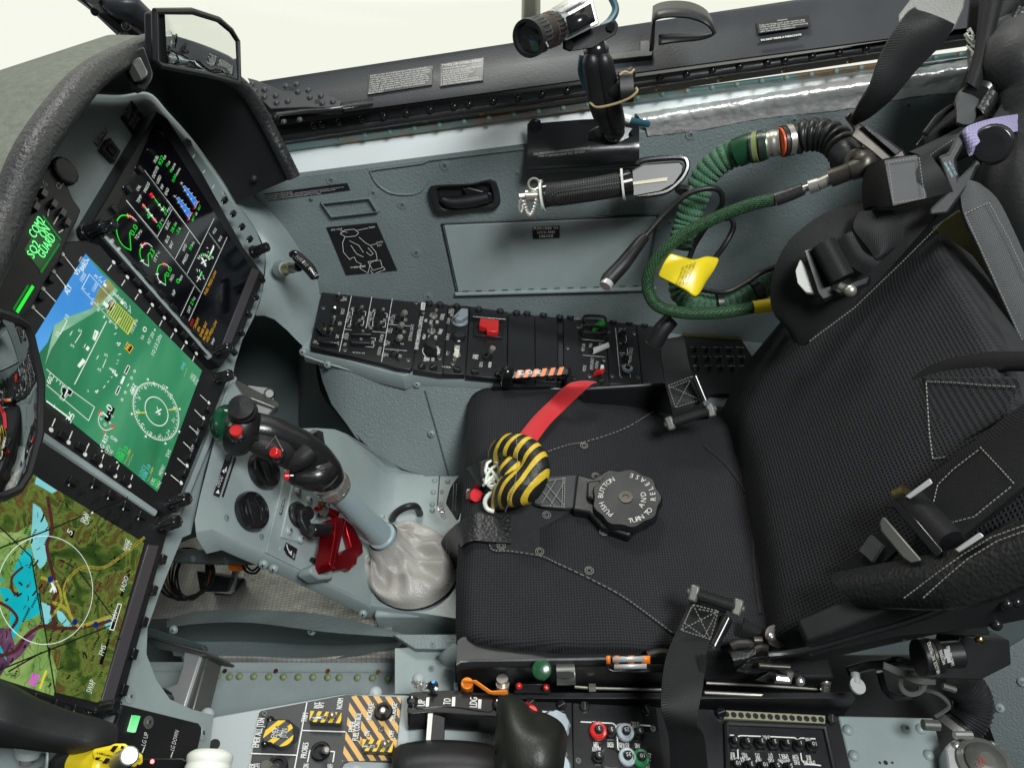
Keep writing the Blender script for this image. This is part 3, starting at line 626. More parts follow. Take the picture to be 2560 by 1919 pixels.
mb=MB();sm_=[soft(p)for p in G((1655,690),(1640,900))];mb.tube(sm_,.001,5);obj('joint',mb,grey_dark,pd)
fb=thing('foil_blanket',at(C_(1700,650),1.25),'quilted silver foil insulation blanket under the pedestal','insulation')
mb=MB();ps=C_((700,480),(1200,300),(1500,300),(2250,700),(2260,880),(1900,820),(1200,790),(800,800));vs,fs,_=filled(None,ps,14);random.seed(5)
FB=pl3(at(C_(1000,500),1.32),at(C_(2200,760),1.13),at(C_(1400,780),1.2));mb.add([FB.on(p,random.uniform(-.0007,.0007))for p in vs],fs);obj('blanket',mb,foil_grid,fb,sharp=180)
hd=thing('heel_duct',at(C_(1600,850),1.1),'long arched dark grey heel duct between the foil blankets','duct')
e1=C_((960,800),(1150,752),(1500,745),(1900,778),(2330,885));e2=C_((960,850),(1150,825),(1450,820),(1900,875),(2332,905));e3=C_((980,930),(1150,930),(1450,930),(1900,950),(2325,925));e4=C_((1000,1010),(1150,1020),(1500,1030),(1900,1030),(2300,960))
mb=MB();dl=lambda ps,d_:smooth([at(p,q)for p,q in zip(ps,d_)],5)
mb.loft([dl(e1,[1.25,1.2,1.15,1.11,1.09]),dl(e2,[1.2,1.15,1.1,1.07,1.06]),dl(e2,[1.205,1.16,1.115,1.085,1.072]),dl(e3,[1.24,1.22,1.2,1.17,1.1]),dl(e4,[1.22,1.19,1.15,1.12,1.085])]);obj('duct_skin',mb,grey_rough,hd,sharp=40)
for p in C_((1000,860),(1795,868)):inst('screw','cscrew',None,None,hd,axes(at(p,1.09),(0,-.7,.7),(1,0,0)))
fs2=thing('foil_strip',at(C_(1700,1040),1.1),'narrow silver foil insulation strip beside the riveted ledge','insulation')
mb=MB();rr=[[at(p,1.12)for p in smooth_p]for smooth_p in(C_((1050,1010),(1400,1010),(1800,1022),(2250,975),(2368,955)),C_((1050,1040),(1400,1045),(1800,1052),(2250,1058),(2370,1050)))]
mb.loft([smooth(rr[0],8),smooth([a.lerp(b,.5)+V3((0,0,.003))for a,b in zip(*rr)],8),smooth(rr[1],8)]);obj('strip',mb,foil_grid,fs2,sharp=180)
lg=thing('riveted_ledge',at(C_(1600,1150),1.07),'grey ledge with a row of pale green rivets along the port footwell','ledge')
LG=pl3((0,.40,-1.065),(.3,.40,-1.065),(0,.50,-1.05))
mb=MB();mb.poly(LG.ons(C_((780,1058),(2300,1062),(2600,1068),(2600,1420),(1000,1420),(780,1300))));mb.loft([LG.ons(C_((780,1045),(2330,1050)),.006),LG.ons(C_((780,1075),(2330,1085)),.006),LG.ons(C_((780,1100),(2330,1106)),.003)]);obj('ledge_sheet',mb,grey,lg)
rv=mat('green_primer_rivet',(.22,.27,.13),.45)
for x,y in[(1190,1126),(1256,1126),(1324,1130),(1380,1127),(1463,1128),(1549,1129),(1634,1130),(1718,1131),(1803,1132),(1889,1133),(1955,1134),(2060,1135),(2147,1136)]+[(2235,1138),(2310,1139)]:
 inst('rivet','grivet',lambda mb:rivet_b(mb,.0048),rv,lg,LG.fr(C_(x,y),None,.003))
for x in(1296,1590,1890,2180):inst('screw','lscrew',lambda mb:mb.lathe(Matrix.Identity(4),[(.003,0),(.003,.001)],10),copper,lg,LG.fr(C_(x,1097 if x<2000 else 1103),None,.006))
pdl=thing('rudder_pedal',at(C_(1050,1100),.98),'cast aluminium rudder pedal arm below the map display','rudder pedal')
PB=pl3(at(C_(900,950),1.02),at(C_(1130,1000),.97),at(C_(1010,1300),.93))
mb=MB();mb.plate(PB,C_((1062,985),(1140,1000),(1152,1010),(1052,1320),(985,1320),(1000,1260),(985,1225),(950,1200),(890,1195),(885,1183),(960,1192),(1020,1170),(1050,1080)),.0,-.022);obj('pedal_arm',mb,alum,pdl,bevel=.002)
mb=MB();mb.plate(PB,C_((1150,1000),(1195,1008),(1110,1320),(1050,1320)),-.004,-.03);obj('pedal_flange',mb,gunmetal,pdl,bevel=.002)
mb=MB();mb.plate(PB,C_((780,870),(865,902),(1215,988),(1205,1003),(1160,998),(860,912),(780,900)),.012,-.03);obj('pedal_plate',mb,gunmetal,pdl,bevel=.002)
mb=MB();mb.plate(PB,C_((800,830),(880,852),(1165,942),(1172,972),(870,905),(800,890)),-.03,-.04);obj('pedal_guard',mb,grey_dark,pdl,bevel=.002)
p2=thing('rudder_pedal',at(G(450,150),1.25),'silver rudder pedal link seen behind the stick grip in the dark starboard footwell','rudder pedal')
PC=pl3(at(G(280,100),1.2),at(G(540,190),1.22),at(G(450,260),1.18))
mb=MB();mb.plate(PC,G((230,10),(545,180),(552,205),(520,215),(230,100)),.004,-.01);obj('pedal_plate',mb,gunmetal,p2,bevel=.002)
mb=MB();mb.plate(PC,G((330,60),(500,82),(515,95),(512,160),(480,150),(350,90)),-.012,-.03);mb.plate(PC,G((390,190),(505,230),(440,290),(380,290)),.004,-.02);obj('pedal_arm',mb,alum,p2,bevel=.002)
mb=MB();mb.cyl(PC.on(G(480,120),-.01),PC.on(G(480,120),.008),.009,.007,14);obj('pivot',mb,gunmetal,p2,bevel=.001)
hw=thing('pedal_crossbeam',at(C_(1250,430),1.1),'grey crossbeam with rivets crossing the port footwell opening','beam')
mb=MB();q=[at(p,d_)for p,d_ in zip(C_((1000,395),(1300,400),(1400,420),(1520,450),(1480,480),(1220,478),(980,468)),(1.08,1.05,1.03,1.01,1.01,1.05,1.08))]
mb.prism([p+V3((0,0.01,-.02))for p in q],q);obj('beam',mb,grey,hw,bevel=.001)
for p in C_((1300,466),(1380,466),(1110,455)):inst('rivet','privet',None,None,hw,axes(at(p,1.035),(0,-.7,.7)))
inst('bolt','hexb',lambda mb:mb.lathe(Matrix.Identity(4),[(.006,0),(.006,.004)],6),brass,hw,axes(at(C_(1455,460),1.0),(0,-.7,.7)))
cb=thing('wire_bundle',at(C_(1080,540),1.15),'coil of copper and black wires hanging under the crossbeam','wires');random.seed(4)
mb=MB();mk=MB()
for k in range(9):
 c0=at(C_(1060+k*6,540),1.16);pts=[c0+V3((math.cos(a)*(.045-k*.003),math.sin(a)*.03+random.uniform(-.002,.002),math.sin(a)*.018+random.uniform(-.003,.003)))for a in[2*math.pi*i/14 for i in range(15)]]
 (mb if k==4 else mk).tube(smooth(pts,3),.0016,6)
obj('copper_wire',mb,copper,cb);obj('black_wire',mk,blk_gloss,cb)
mb=MB();mb.tube(smooth([at(p,1.02)for p in C_((1400,490),(1420,525),(1470,535),(1500,500),(1500,485))],4),.0016,6);mb.tube(smooth([at(p,1.03)for p in C_((1410,480),(1450,520),(1490,495))],4),.0014,6);obj('loop',mb,blk_gloss,cb)
eb=thing('relay_box',at(C_(1250,600),1.17),'black relay box with an orange clip in the port footwell','box')
mb=MB();q=[at(p,1.2)for p in C_((1130,520),(1340,560),(1310,640),(1150,640))];mb.prism([p+V3((0,.03,-.05))for p in q],q);obj('body',mb,blk,eb,bevel=.002)
mb=MB();q=[at(p,1.22)for p in C_((1170,640),(1310,650),(1350,560),(1360,520),(1330,650))];mb.prism([p+V3((0,.01,-.01))for p in[at(p,1.21)for p in C_((1180,640),(1330,655),(1365,520),(1340,515),(1305,635))]],[at(p,1.21)for p in C_((1180,640),(1330,655),(1365,520),(1340,515),(1305,635))]);obj('bracket',mb,grey,eb)
mb=MB();q=[at(p,1.04)for p in C_((1315,485),(1405,488),(1400,520),(1350,525),(1315,515))];mb.prism([p+V3((0,.01,-.012))for p in q],q);obj('clip',mb,orange,eb,bevel=.001)
gs=thing('glareshield',(-.4,.6,-.45),'cloth covered glareshield hood arching over the displays','glareshield')
rim_px=[(A(-250,2000),.52),(A(-90,1700),.56),(A(40,1400),.59),(A(200,1000),.62),(A(400,700),.665),(A(600,480),.72),(A(850,335),.80),(A(1000,275),.85),(A(1150,330),.90),(A(1350,430),.96),(A(1560,560),1.02),(A(1700,770),1.06),(A(1800,960),1.08),(A(1890,1140),1.1)]
rim=[at(p,d_)for p,d_ in rim_px];rims=smooth(rim,6)
mb=MB();rr=[]
nR=len(rims)
for i in range(nR):t_=i/(nR-1);rr.append(.0135 if t_<.35 else(.0135-(t_-.35)/.2*.004 if t_<.55 else.0095))
mb.tube(rims,rr,16,True);obj('padded_rim',mb,rimv,gs,sharp=80)
mb=MB();fwd=[p+V3((-.42,0,-.115 if p.z>-.4 else-.13))for p in rims]
rows=[[p+V3((-.004,0,.007))for p in rims[:50]],[p.lerp(q,.10)+V3((0,0,.020))for p,q in zip(rims[:50],fwd)],[p.lerp(q,.5)+V3((0,0,.018))for p,q in zip(rims[:50],fwd)],fwd[:50]]
mb.loft(rows);obj('top_skin',mb,suede,gs,sharp=80)
mb=MB()
inn=[PN.on(p,-.008)for p in[(-300,700),(-200,520),(-60,440),(20,380),(90,300),(180,240),(300,238),(372,232),(420,280),(476,342),(520,400),(556,450),(580,490),(590,506)]]
inn=smooth(inn,6);mb.loft([rims,[a.lerp(b,.5)for a,b in zip(rims,inn)],inn]);
tip=[rims[-1],rims[-8],inn[-1]];mb.poly([rims[-1],inn[-1],WALL.on((585,500),.002)]);obj('inner_cheek',mb,hood_blk,gs,sharp=60)
inst('screw','hscrew',lambda mb:(rivet_b(mb,.005),mb.box((0,0,.0035),(.005,.001,.0006),m=1)),[dark_metal,blk],gs,axes(at(A(1635,1145),1.115),-ray(A(1635,1145))))
lt=thing('hood_latch',at(A(905,430),.8),'black rectangular latch button let into the glareshield rim','latch')
mb=MB();bb=[at(p,.785)for p in A((822,350),(930,295),(990,470),(985,510),(935,590),(895,575))];mb.prism([p+V3((-.012,.006,-.006))for p in bb],bb);obj('housing',mb,blk,lt,bevel=.002)
mb=MB();bb=[at(p,.775)for p in A((850,400),(905,360),(958,465),(950,490),(915,520))];mb.prism([p+V3((-.012,.006,-.006))for p in bb],bb);obj('button',mb,gunmetal,lt,bevel=.002)
pc=thing('glareshield_port_rim',at(C_(300,1450),.6),'black padded port end of the glareshield in the lower corner','glareshield end')
mb=MB();ra=[at(p,d_)for p,d_ in zip(C_((-200,1120),(0,1155),(200,1265),(420,1350),(560,1385),(650,1425)),(.58,.585,.6,.61,.62,.63))];rb=[at(p,d_)for p,d_ in zip(C_((-200,1350),(0,1380),(200,1440),(400,1490),(550,1500),(655,1490)),(.54,.545,.56,.575,.59,.61))];rc=[at(p,d_)for p,d_ in zip(C_((-200,1520),(0,1525),(200,1540),(400,1560),(550,1570),(640,1540)),(.56,.565,.58,.595,.6,.62))]
mb.loft([smooth(r,4)for r in(ra,[a.lerp(b,.5)+V3((.004,0,.004))for a,b in zip(ra,rb)],rb,[a.lerp(b,.5)+V3((.004,0,.008))for a,b in zip(rb,rc)],rc)]);obj('padding',mb,blk_pt,pc,sharp=80,sub=1,sol=.004)
def emi_tex(name,stops,scale,detail=4,dist=0,st=1.0,streak=(1,1,1),rough=.12,extra=None):
 m=bpy.data.materials.new(name);m.use_nodes=True;nt=m.node_tree;b=nt.nodes['Principled BSDF'];nd=nt.nodes.new;lk=nt.links.new
 b.inputs['Base Color'].default_value=(0,0,0,1);b.inputs['Roughness'].default_value=rough;b.inputs['Emission Strength'].default_value=st
 tc=nd('ShaderNodeTexCoord');mp=nd('ShaderNodeMapping');mp.inputs['Scale'].default_value=streak;t=nd('ShaderNodeTexNoise');t.inputs['Scale'].default_value=scale;t.inputs['Detail'].default_value=detail;t.inputs['Distortion'].default_value=dist
 rp=nd('ShaderNodeValToRGB');lk(tc.outputs['Object'],mp.inputs[0]);lk(mp.outputs[0],t.inputs['Vector']);lk(t.outputs[0],rp.inputs[0])
 cr=rp.color_ramp
 for i,(p,c)in enumerate(stops):
  e=cr.elements[i]if i<2 else cr.elements.new(p);e.position=p;e.color=tuple(c)+(1,)
 out=rp.outputs[0]
 if extra:
  t2=nd('ShaderNodeTexNoise');t2.inputs['Scale'].default_value=extra[0];t2.inputs['Detail'].default_value=3;lk(tc.outputs['Object'],t2.inputs['Vector'])
  mm=nd('ShaderNodeMath');mm.operation='MULTIPLY';mm.inputs[1].default_value=extra[1];lk(t2.outputs[0],mm.inputs[0]);fr2=nd('ShaderNodeMath');fr2.operation='FRACT';lk(mm.outputs[0],fr2.inputs[0])
  r2=nd('ShaderNodeValToRGB');r2.color_ramp.elements[0].position=.0;r2.color_ramp.elements[0].color=(.25,.2,.12,1);r2.color_ramp.elements[1].position=.22;lk(fr2.outputs[0],r2.inputs[0])
  mx=nd('ShaderNodeMix');mx.data_type='RGBA';mx.blend_type='MULTIPLY';mx.inputs[0].default_value=.8;lk(out,mx.inputs[6]);lk(r2.outputs[0],mx.inputs[7]);out=mx.outputs[2]
 lk(out,b.inputs['Emission Color']);return m
e_sky=emi_tex('synthetic_sky',[(.3,(.03,.22,.62)),(.7,(.12,.42,.85))],5)
e_terrain=emi_tex('synthetic_terrain',[(.25,(.015,.13,.05)),(.5,(.04,.25,.115)),(.75,(.10,.36,.18))],9,3,.6,streak=(1,.35,1.6))
e_hill=emi_tex('synthetic_hill',[(.3,(.10,.12,.03)),(.5,(.26,.27,.10)),(.7,(.45,.43,.22))],40,4)
e_haze=emi_tex('synthetic_ridge',[(.3,(.12,.36,.22)),(.7,(.40,.62,.42))],30,3)
e_map=emi_tex('chart_relief',[(.30,(.02,.05,.01)),(.42,(.06,.11,.02)),(.50,(.16,.22,.045)),(.58,(.09,.085,.02)),(.68,(.24,.12,.045))],34,9,1.4,st=.85,extra=(30,34))
e_mapl=emi_tex('chart_lowland',[(.3,(.09,.22,.04)),(.5,(.22,.36,.10)),(.7,(.34,.44,.16))],30,7,1.0,extra=(22,18))
e_lake=emi_tex('chart_lake',[(.3,(.0,.36,.42)),(.7,(.02,.55,.6))],20);e_lake2=emi_tex('chart_lake_pale',[(.3,(.12,.5,.55)),(.7,(.3,.68,.7))],20)
e_city=emi_tex('chart_city',[(.3,(.05,.02,.045)),(.6,(.16,.07,.13)),(.75,(.22,.3,.12))],60,6);e_road=emi('chart_road',(.12,.03,.03),.6);e_line=emi('chart_black',(.006,.008,.006),1);e_yroad=emi('chart_yellow',(.42,.40,.05),.8)
e_navy=emi('chart_navy',(.0,.02,.16),1);e_scrgrey=emi('screen_pale_grey',(.7,.72,.7),.8)
MATS=[e_white,e_green,e_red,e_amber,e_blue,e_cyan,e_black,e_yel,e_mag]
W_,GR,RD,AM,BL,CN,BK_,YL,MG=range(9)
nP=PN.n
def key_b(mb):mb.box((0,0,.003),(.0095,.0065,.006))
def knob_b(mb):
 Mi=Matrix.Identity(4)
 mb.lathe(Mi,[(.0125,0),(.0125,.006),(.010,.0065),(.010,.012)],20)
 mb.lathe(Mi@Matrix.Translation((0,0,.012)),[(.0088,0),(.0088,.002),(.0082,.021),(.007,.0225),(.005,.0225),(.0045,.0215)],36,rmod=lambda a:1+.06*(1 if math.sin(a*9)>0 else-1))
def knob(par,p,d=0.0,s=1.0,nm='knob',tilt=None):
 M=PN.fr(p,(p[0]+5,p[1]-12),d);M=M@Matrix.Scale(s*.78,4);return inst(nm,'mfdknob',knob_b,blk_gloss,par,M,bevel=.0004)
rd=thing('engine_display',PN.on(M_(900,700)),'starboard display showing engine gauges, fuel and amber warnings on black','display')
mb=MB()
bz=[(231,556),A(1010,716),A(1075,760),A(1160,890),A(1300,1110),A(1500,1470),(610,620),(662,690),(600,850),(552,918),(515,885),(257,596)]
mb.plate(PN,bz,.012,-.02);obj('bezel',mb,blk,rd,bevel=.0015)
scr=[M_(300,290),(385,312),(398,310),(560,570),M_(1775,700),M_(1450,1540),M_(1350,1500),M_(1230,1420)]
mb=MB();mb.poly(PN.ons(scr,.0125));obj('screen',mb,scr_blk,rd)
mb=MB();mb.plate(PN,M_((1790,700),(1862,735),(1540,1560),(1450,1560)),.014,.011);obj('sensor_strip',mb,mat('strip_plastic',(.055,.05,.055),.3),rd,bevel=.0006)
mb=MB();Hh=.0135
def T(s_,crp,a,b,cap,m=W_,h=Hh,bold=0):mb.text(PN,s_,crp(*a),crp(*b),h=h,m=m,cap=cap*.9,bold=bold*.5)
for a,b in[((480,0),(1250,955)),((905,0),(1245,460)),((802,380),(955,95)),((985,612),(1132,325)),((1110,765),(1390,190)),((1042,1200),(1185,895)),((1115,1280),(1525,385)),((1335,340),(1455,508))]:
 mb.line(PN.ons(M_(a,b),Hh),.0005,nP,m=W_)
for a,b in[(A(930,1095),A(1285,1570)),(A(812,1290),A(1010,1520))]:mb.line(PN.ons([a,b],Hh),.0005,nP,m=W_)
Ta=lambda*z,**k:T(z[0],A,*z[1:],**k);Tm=lambda*z,**k:T(z[0],M_,*z[1:],**k)
for s_,a,b,c,m in[('FUEL',(1002,1050),(1022,1008),.0042,0),('922',(1036,1070),(1056,1015),.0058,1),('LB',(1060,1028),(1070,1006),.003,0),('DETOTE',(992,1148),(1022,1080),.0042,0),('0',(1078,1076),(1084,1062),.004,1),('LB',(1088,1060),(1096,1042),.003,0),('USED',(1018,1185),(1038,1138),.0042,0),('0',(1103,1112),(1110,1098),.004,1),('LB/HR',(1112,1095),(1132,1056),.003,0),('FF',(1046,1220),(1056,1195),.0042,0),('END',(1072,1258),(1088,1218),.0042,0),('0:00',(1118,1174),(1136,1132),.0042,1),('HR:MIN',(1140,1130),(1162,1088),.003,0),('R',(1172,1190),(1178,1176),.0036,0),('L',(1128,1270),(1134,1255),.0036,0),('OIL',(890,1232),(908,1198),.0042,0),('PRESS',(938,1242),(965,1182),.0042,0),('TEMP',(892,1310),(915,1265),.0042,0),('461',(1280,1358),(1292,1328),.0038,1),('461',(1240,1430),(1252,1398),.0038,1),('LB',(1262,1388),(1270,1372),.003,0)]:Ta(s_,a,b,c,m)
for s_,a,b,c,m in[('PSI',(912,130),(942,85),.003,0),('0',(893,165),(903,140),.004,1),('23',(825,298),(850,250),.0046,1),('°C',(845,240),(868,205),.003,0),('ELEC',(905,310),(938,232),.0044,0),('28.6',(958,345),(998,262),.0044,1),('V',(998,262),(1006,240),.003,0),('-21',(1010,368),(1040,308),.0044,1),('A',(1036,315),(1048,298),.003,0),('BUS',(903,450),(932,385),.0044,0),('BAT',(945,505),(972,445),.0044,0),('HYD',(1082,535),(1110,472),.0044,0),('50',(1148,525),(1168,480),.0044,1),('PSI',(1168,478),(1188,445),.003,0),('PRESS',(1080,668),(1125,572),.0044,0),('0.0',(555,378),(602,285),.0072,1),('TQ',(592,418),(612,375),.0044,0),('PSI',(622,365),(645,325),.0034,0),('23',(745,605),(778,535),.0072,1),('ITT',(785,645),(815,580),.0044,0),('°C',(812,575),(832,540),.003,0),('0.0',(915,805),(955,715),.0062,1),('NG',(950,845),(970,800),.0044,0),('%',(970,795),(980,780),.003,0),('0',(1022,872),(1040,838),.006,1),('RPM',(1045,840),(1068,795),.0034,0),('NP',(975,995),(995,945),.0044,0),('OAT',(1132,1175),(1155,1112),.0042,0),('21',(1165,1095),(1182,1050),.0046,1),('°C',(1182,1050),(1200,1015),.0032,0),('FO2',(1392,355),(1418,305),.004,0),('RO2',(1448,435),(1475,385),.004,0),('FUEL PRESS LOW',(1305,985),(1418,745),.0042,3),('OXY',(1157,1310),(1185,1245),.0042,2),('CANOPY',(1192,1345),(1240,1232),.0042,3),('GEN',(1222,1385),(1248,1325),.0042,3),('EMER BAT',(1258,1420),(1322,1275),.0042,3),('PROBES',(1292,1460),(1338,1350),.0042,3),('HYD PRESS LOW',(1322,1480),(1424,1262),.0042,3),('SWAP',(1375,1505),(1400,1445),.004,0)]:Tm(s_,a,b,c,m)
def pline(crp,pts,wd,m,closed=False):mb.line(PN.ons(crp(*pts),Hh),wd*.72,nP,m=m,closed=closed)
pline(M_,sm2([(500,162),(430,162),(385,215),(378,300),(400,400),(455,480),(528,518)],5,False),.0016,GR);pline(M_,[(528,518),(515,337)],.0014,GR)
pline(M_,sm2([(500,162),(545,180),(583,218)],4,False),.0014,W_)
pline(M_,sm2([(640,480),(622,520),(625,580),(645,628)],4,False),.0014,GR);pline(M_,sm2([(645,628),(670,660),(712,682)],4,False),.0014,W_);pline(M_,[(712,682),(705,565)],.0013,GR);pline(M_,sm2([(640,480),(680,448),(720,460),(748,488)],4,False),.0014,W_)
pline(M_,sm2([(865,660),(818,680),(800,730),(800,768)],4,False),.0014,GR);pline(M_,sm2([(800,768),(818,830),(888,882)],4,False),.0014,W_);pline(M_,[(888,882),(880,768)],.0013,GR);pline(M_,sm2([(865,660),(895,668),(920,692)],4,False),.0014,W_)
for a,b,m in[((492,145),(500,180),AM),((518,150),(522,182),RD),((540,168),(548,198),RD),((640,448),(652,480),RD),((668,438),(680,470),RD),((630,462),(648,492),W_),((632,632),(660,624),W_),((862,645),(868,680),RD),((884,655),(890,685),RD),((788,768),(812,766),W_),((825,855),(842,845),W_),((652,55),(675,70),RD),((765,200),(785,210),RD),((698,105),(712,95),W_),((735,165),(750,155),W_),((815,55),(830,45),W_),((845,105),(860,90),W_)]:pline(M_,[a,b],.0022,m)
pline(M_,[(655,50),(690,105)],.0012,GR);pline(M_,[(690,105),(798,235)],.0012,W_);pline(M_,[(780,0),(822,52)],.0014,GR);pline(M_,[(822,52),(870,120)],.0012,W_)
pline(A,[(918,1312),(955,1358),(1010,1430)],.0012,W_);pline(A,[(968,1238),(985,1262)],.0012,RD);pline(A,[(985,1262),(1030,1325)],.0014,GR)
for a in[(925,1325),(972,1250),(982,1265),(994,1412)]:pline(A,[(a[0]-7,a[1]+4),(a[0]+7,a[1]-4)],.003,RD)
pline(M_,[(700,145),(730,160),(710,190)],.0012,GR,True);pline(M_,[(865,65),(890,95),(862,108)],.0012,GR,True)
def fillp(crp,pts,m,h=Hh-.0003):mb.poly(PN.ons(crp(*pts),h),m)
fillp(A,[(1175,1198),(1190,1195),(1272,1300),(1256,1333)],BL);fillp(A,[(1135,1275),(1150,1268),(1232,1372),(1216,1408)],BL)
pline(A,[(1175,1198),(1190,1195),(1272,1300),(1256,1333)],.0005,W_,True);pline(A,[(1135,1275),(1150,1268),(1232,1372),(1216,1408)],.0005,W_,True)
for k in range(4):
 for ox,oy,sd in[(1135,1275,-1),(1150,1268,1),(1175,1198,-1),(1190,1195,1)]:
  x,y=ox+18+k*21,oy+22+k*27;pline(A,[(x,y),(x+sd*10,y-sd*5+3)],.0009,W_ if k<3 else AM)
for a in[(1228,1375),(1212,1412),(1270,1302),(1252,1338)]:pline(A,[(a[0]-6,a[1]+3),(a[0]+8,a[1]-3)],.0018,RD)
for cx_,cy_,sc_ in[(1285,635,1)]:
 pline(M_,[(cx_-25,cy_-35),(cx_+20,cy_+48)],.0028,W_)
 pline(M_,[(1258,655),(1308,622)],.0024,W_);pline(M_,[(1285,670),(1305,655)],.0016,W_);pline(M_,[(1270,600),(1300,685)],.0024,W_)
pline(M_,[(1385,475),(1380,500),(1365,530),(1350,560)],.003,W_);pline(M_,[(1352,560),(1344,582)],.003,GR);pline(M_,[(1212,845),(1258,765)],.0012,W_);pline(M_,[(1218,795),(1248,822)],.0022,W_);pline(M_,[(1252,768),(1262,745)],.003,GR)
for k in range(8):
 a=math.radians(150-k*18);cx_,cy_=1283,640;pline(M_,[(cx_+55*math.cos(a),cy_-62*math.sin(a)),(cx_+72*math.cos(a),cy_-84*math.sin(a))],.0018 if k!=3 else.003,W_ if k!=3 else GR)
for a,b in[((1325,540),(1333,536)),((1314,492),(1326,500)),((1365,585),(1368,605)),((1377,585),(1380,605)),((1212,715),(1218,738)),((1238,720),(1240,742)),((1270,780),(1282,792)),((1275,808),(1292,818))]:pline(M_,[a,b],.0014,W_)
for cx_,cy_,r in[(332,424,24),(403,505,18)]:
 pline(M_,[(cx_+.42*r*math.cos(i*.785),cy_+.42*r*math.sin(i*.785))for i in range(8)],.0007,W_,True)
 for i in range(8):pline(M_,[(cx_+.65*r*math.cos(i*.785),cy_+.65*r*math.sin(i*.785)),(cx_+r*math.cos(i*.785),cy_+r*math.sin(i*.785))],.0007,W_)
obj('symbology',mb,MATS,rd)
def keyrow(par,pts,tick=None,up=(5,-12),kh=.012,ln=10):
 for i,p in enumerate(pts):inst('key','mfdkey',key_b,blk_gloss,par,PN.fr(p,(p[0]+up[0],p[1]+up[1]),kh),bevel=.0006)
mb=MB()
L1=[((320,75),(360,130)),((1472,25),(1490,-8)),((1562,165),(1582,132)),((1650,300),(1672,262)),((1735,428),(1756,392)),((1858,815),(1882,850)),((1788,990),(1812,1025)),((1715,1175),(1740,1210)),((1635,1362),(1668,1400)),((1560,1562),(1588,1600)),((568,655),(540,702)),((700,808),(675,852)),((828,955),(805,998)),((952,1095),(930,1138)),((1068,1230),(1048,1270)),((1180,1355),(1158,1398)),((1287,1480),(1265,1522))]
for a,b in L1:mb.line(PN.ons(M_(a,b),.0126),.0011,nP)
for a,b in[((1018,845),(1040,875)),((948,960),(970,992)),((870,1075),(895,1108)),((792,1200),(818,1235)),((1240,1015),(1252,995)),((1305,1112),(1318,1095)),((1365,1210),(1378,1190))]:mb.line(PN.ons(A(a,b),.0126),.0011,nP)
obj('key_marking',mb,white,rd)
keyrow(rd,[M_(325,110),M_(555,690),M_(688,840),M_(815,985),M_(940,1125),M_(1058,1258),M_(1168,1385),M_(1275,1510)]+A((1030,868),(960,985),(885,1098),(808,1225)),up=(12,14),kh=.0105)
keyrow(rd,[M_(1480,12),M_(1570,150),M_(1660,285),M_(1742,412)],up=(5,-10),kh=.0105)
keyrow(rd,[M_(1865,832),M_(1800,1008),M_(1725,1192),M_(1648,1380),M_(1572,1580)],up=(8,9),kh=.0105)
knob(rd,M_(1790,545),.006);knob(rd,M_(1380,1590),.006);knob(rd,M_(190,320),.008,.9)
cd=thing('flight_display',PN.on(B(700,700)),'middle display showing blue sky, green terrain and compass rose','display')
Hc=.0135;Hh=Hc
bz=[(-80,965),(145,605),(215,600),(250,612),(515,918),(570,948),(442,1262),(428,1286),(400,1278),(100,1076)]
mb=MB();mb.plate(PN,bz,.0115,-.02);obj('bezel',mb,blk,cd,bevel=.0015)
mb=MB();mb.tube(PN.ons([(257,592),(523,893)],.009),.0042,8);mb.tube(PN.ons([(100,1088),(250,1190),(385,1283)],.009),.0042,8);mb.tube(PN.ons([(395,1283),(440,1290),(455,1262),(585,945)],-.004),.004,8);obj('display_divider',mb,grey,ip)
TLc,TRc,BRc,BLc=(29,933),(214,634),(505,926),(393,1229)
def PS(a,b):
 t0=PN.on(TLc,.0125);r=PN.on(TRc,.0125)-t0;dn=PN.on(BLc,.0125)-t0;q=PN.on(BRc,.0125);return(t0*(1-a)*(1-b)+PN.on(TRc,.0125)*a*(1-b)+q*a*b+PN.on(BLc,.0125)*(1-a)*b)
mb=MB();mb.poly([PS(0,0),PS(1,0),PS(1,1),PS(0,1)])
sc_o=obj('screen',mb,e_terrain,cd)
mb=MB()
mb.poly(PN.ons([(29,933),(214,634),B(652,215),B(690,245),B(660,290),B(625,330),B(612,385),B(590,440),B(510,470),B(430,495),B(350,548),B(305,660),B(150,850),B(80,870)],.0128),0)
mb.poly(PN.ons(B((590,440),(612,385),(625,330),(660,290),(690,245),(742,305),(700,350),(640,410)),.0129),1)
mb.poly(PN.ons(B((350,548),(430,495),(510,470),(590,440),(640,410),(700,350),(740,305),(760,325),(690,400),(600,470),(500,530),(400,590),(330,700),(290,800)),.01295),2)
obj('terrain_image',mb,[e_sky,e_hill,e_haze],cd)
mb=MB()
Tb=lambda*z,**k:T(z[0],B,*z[1:],**k)
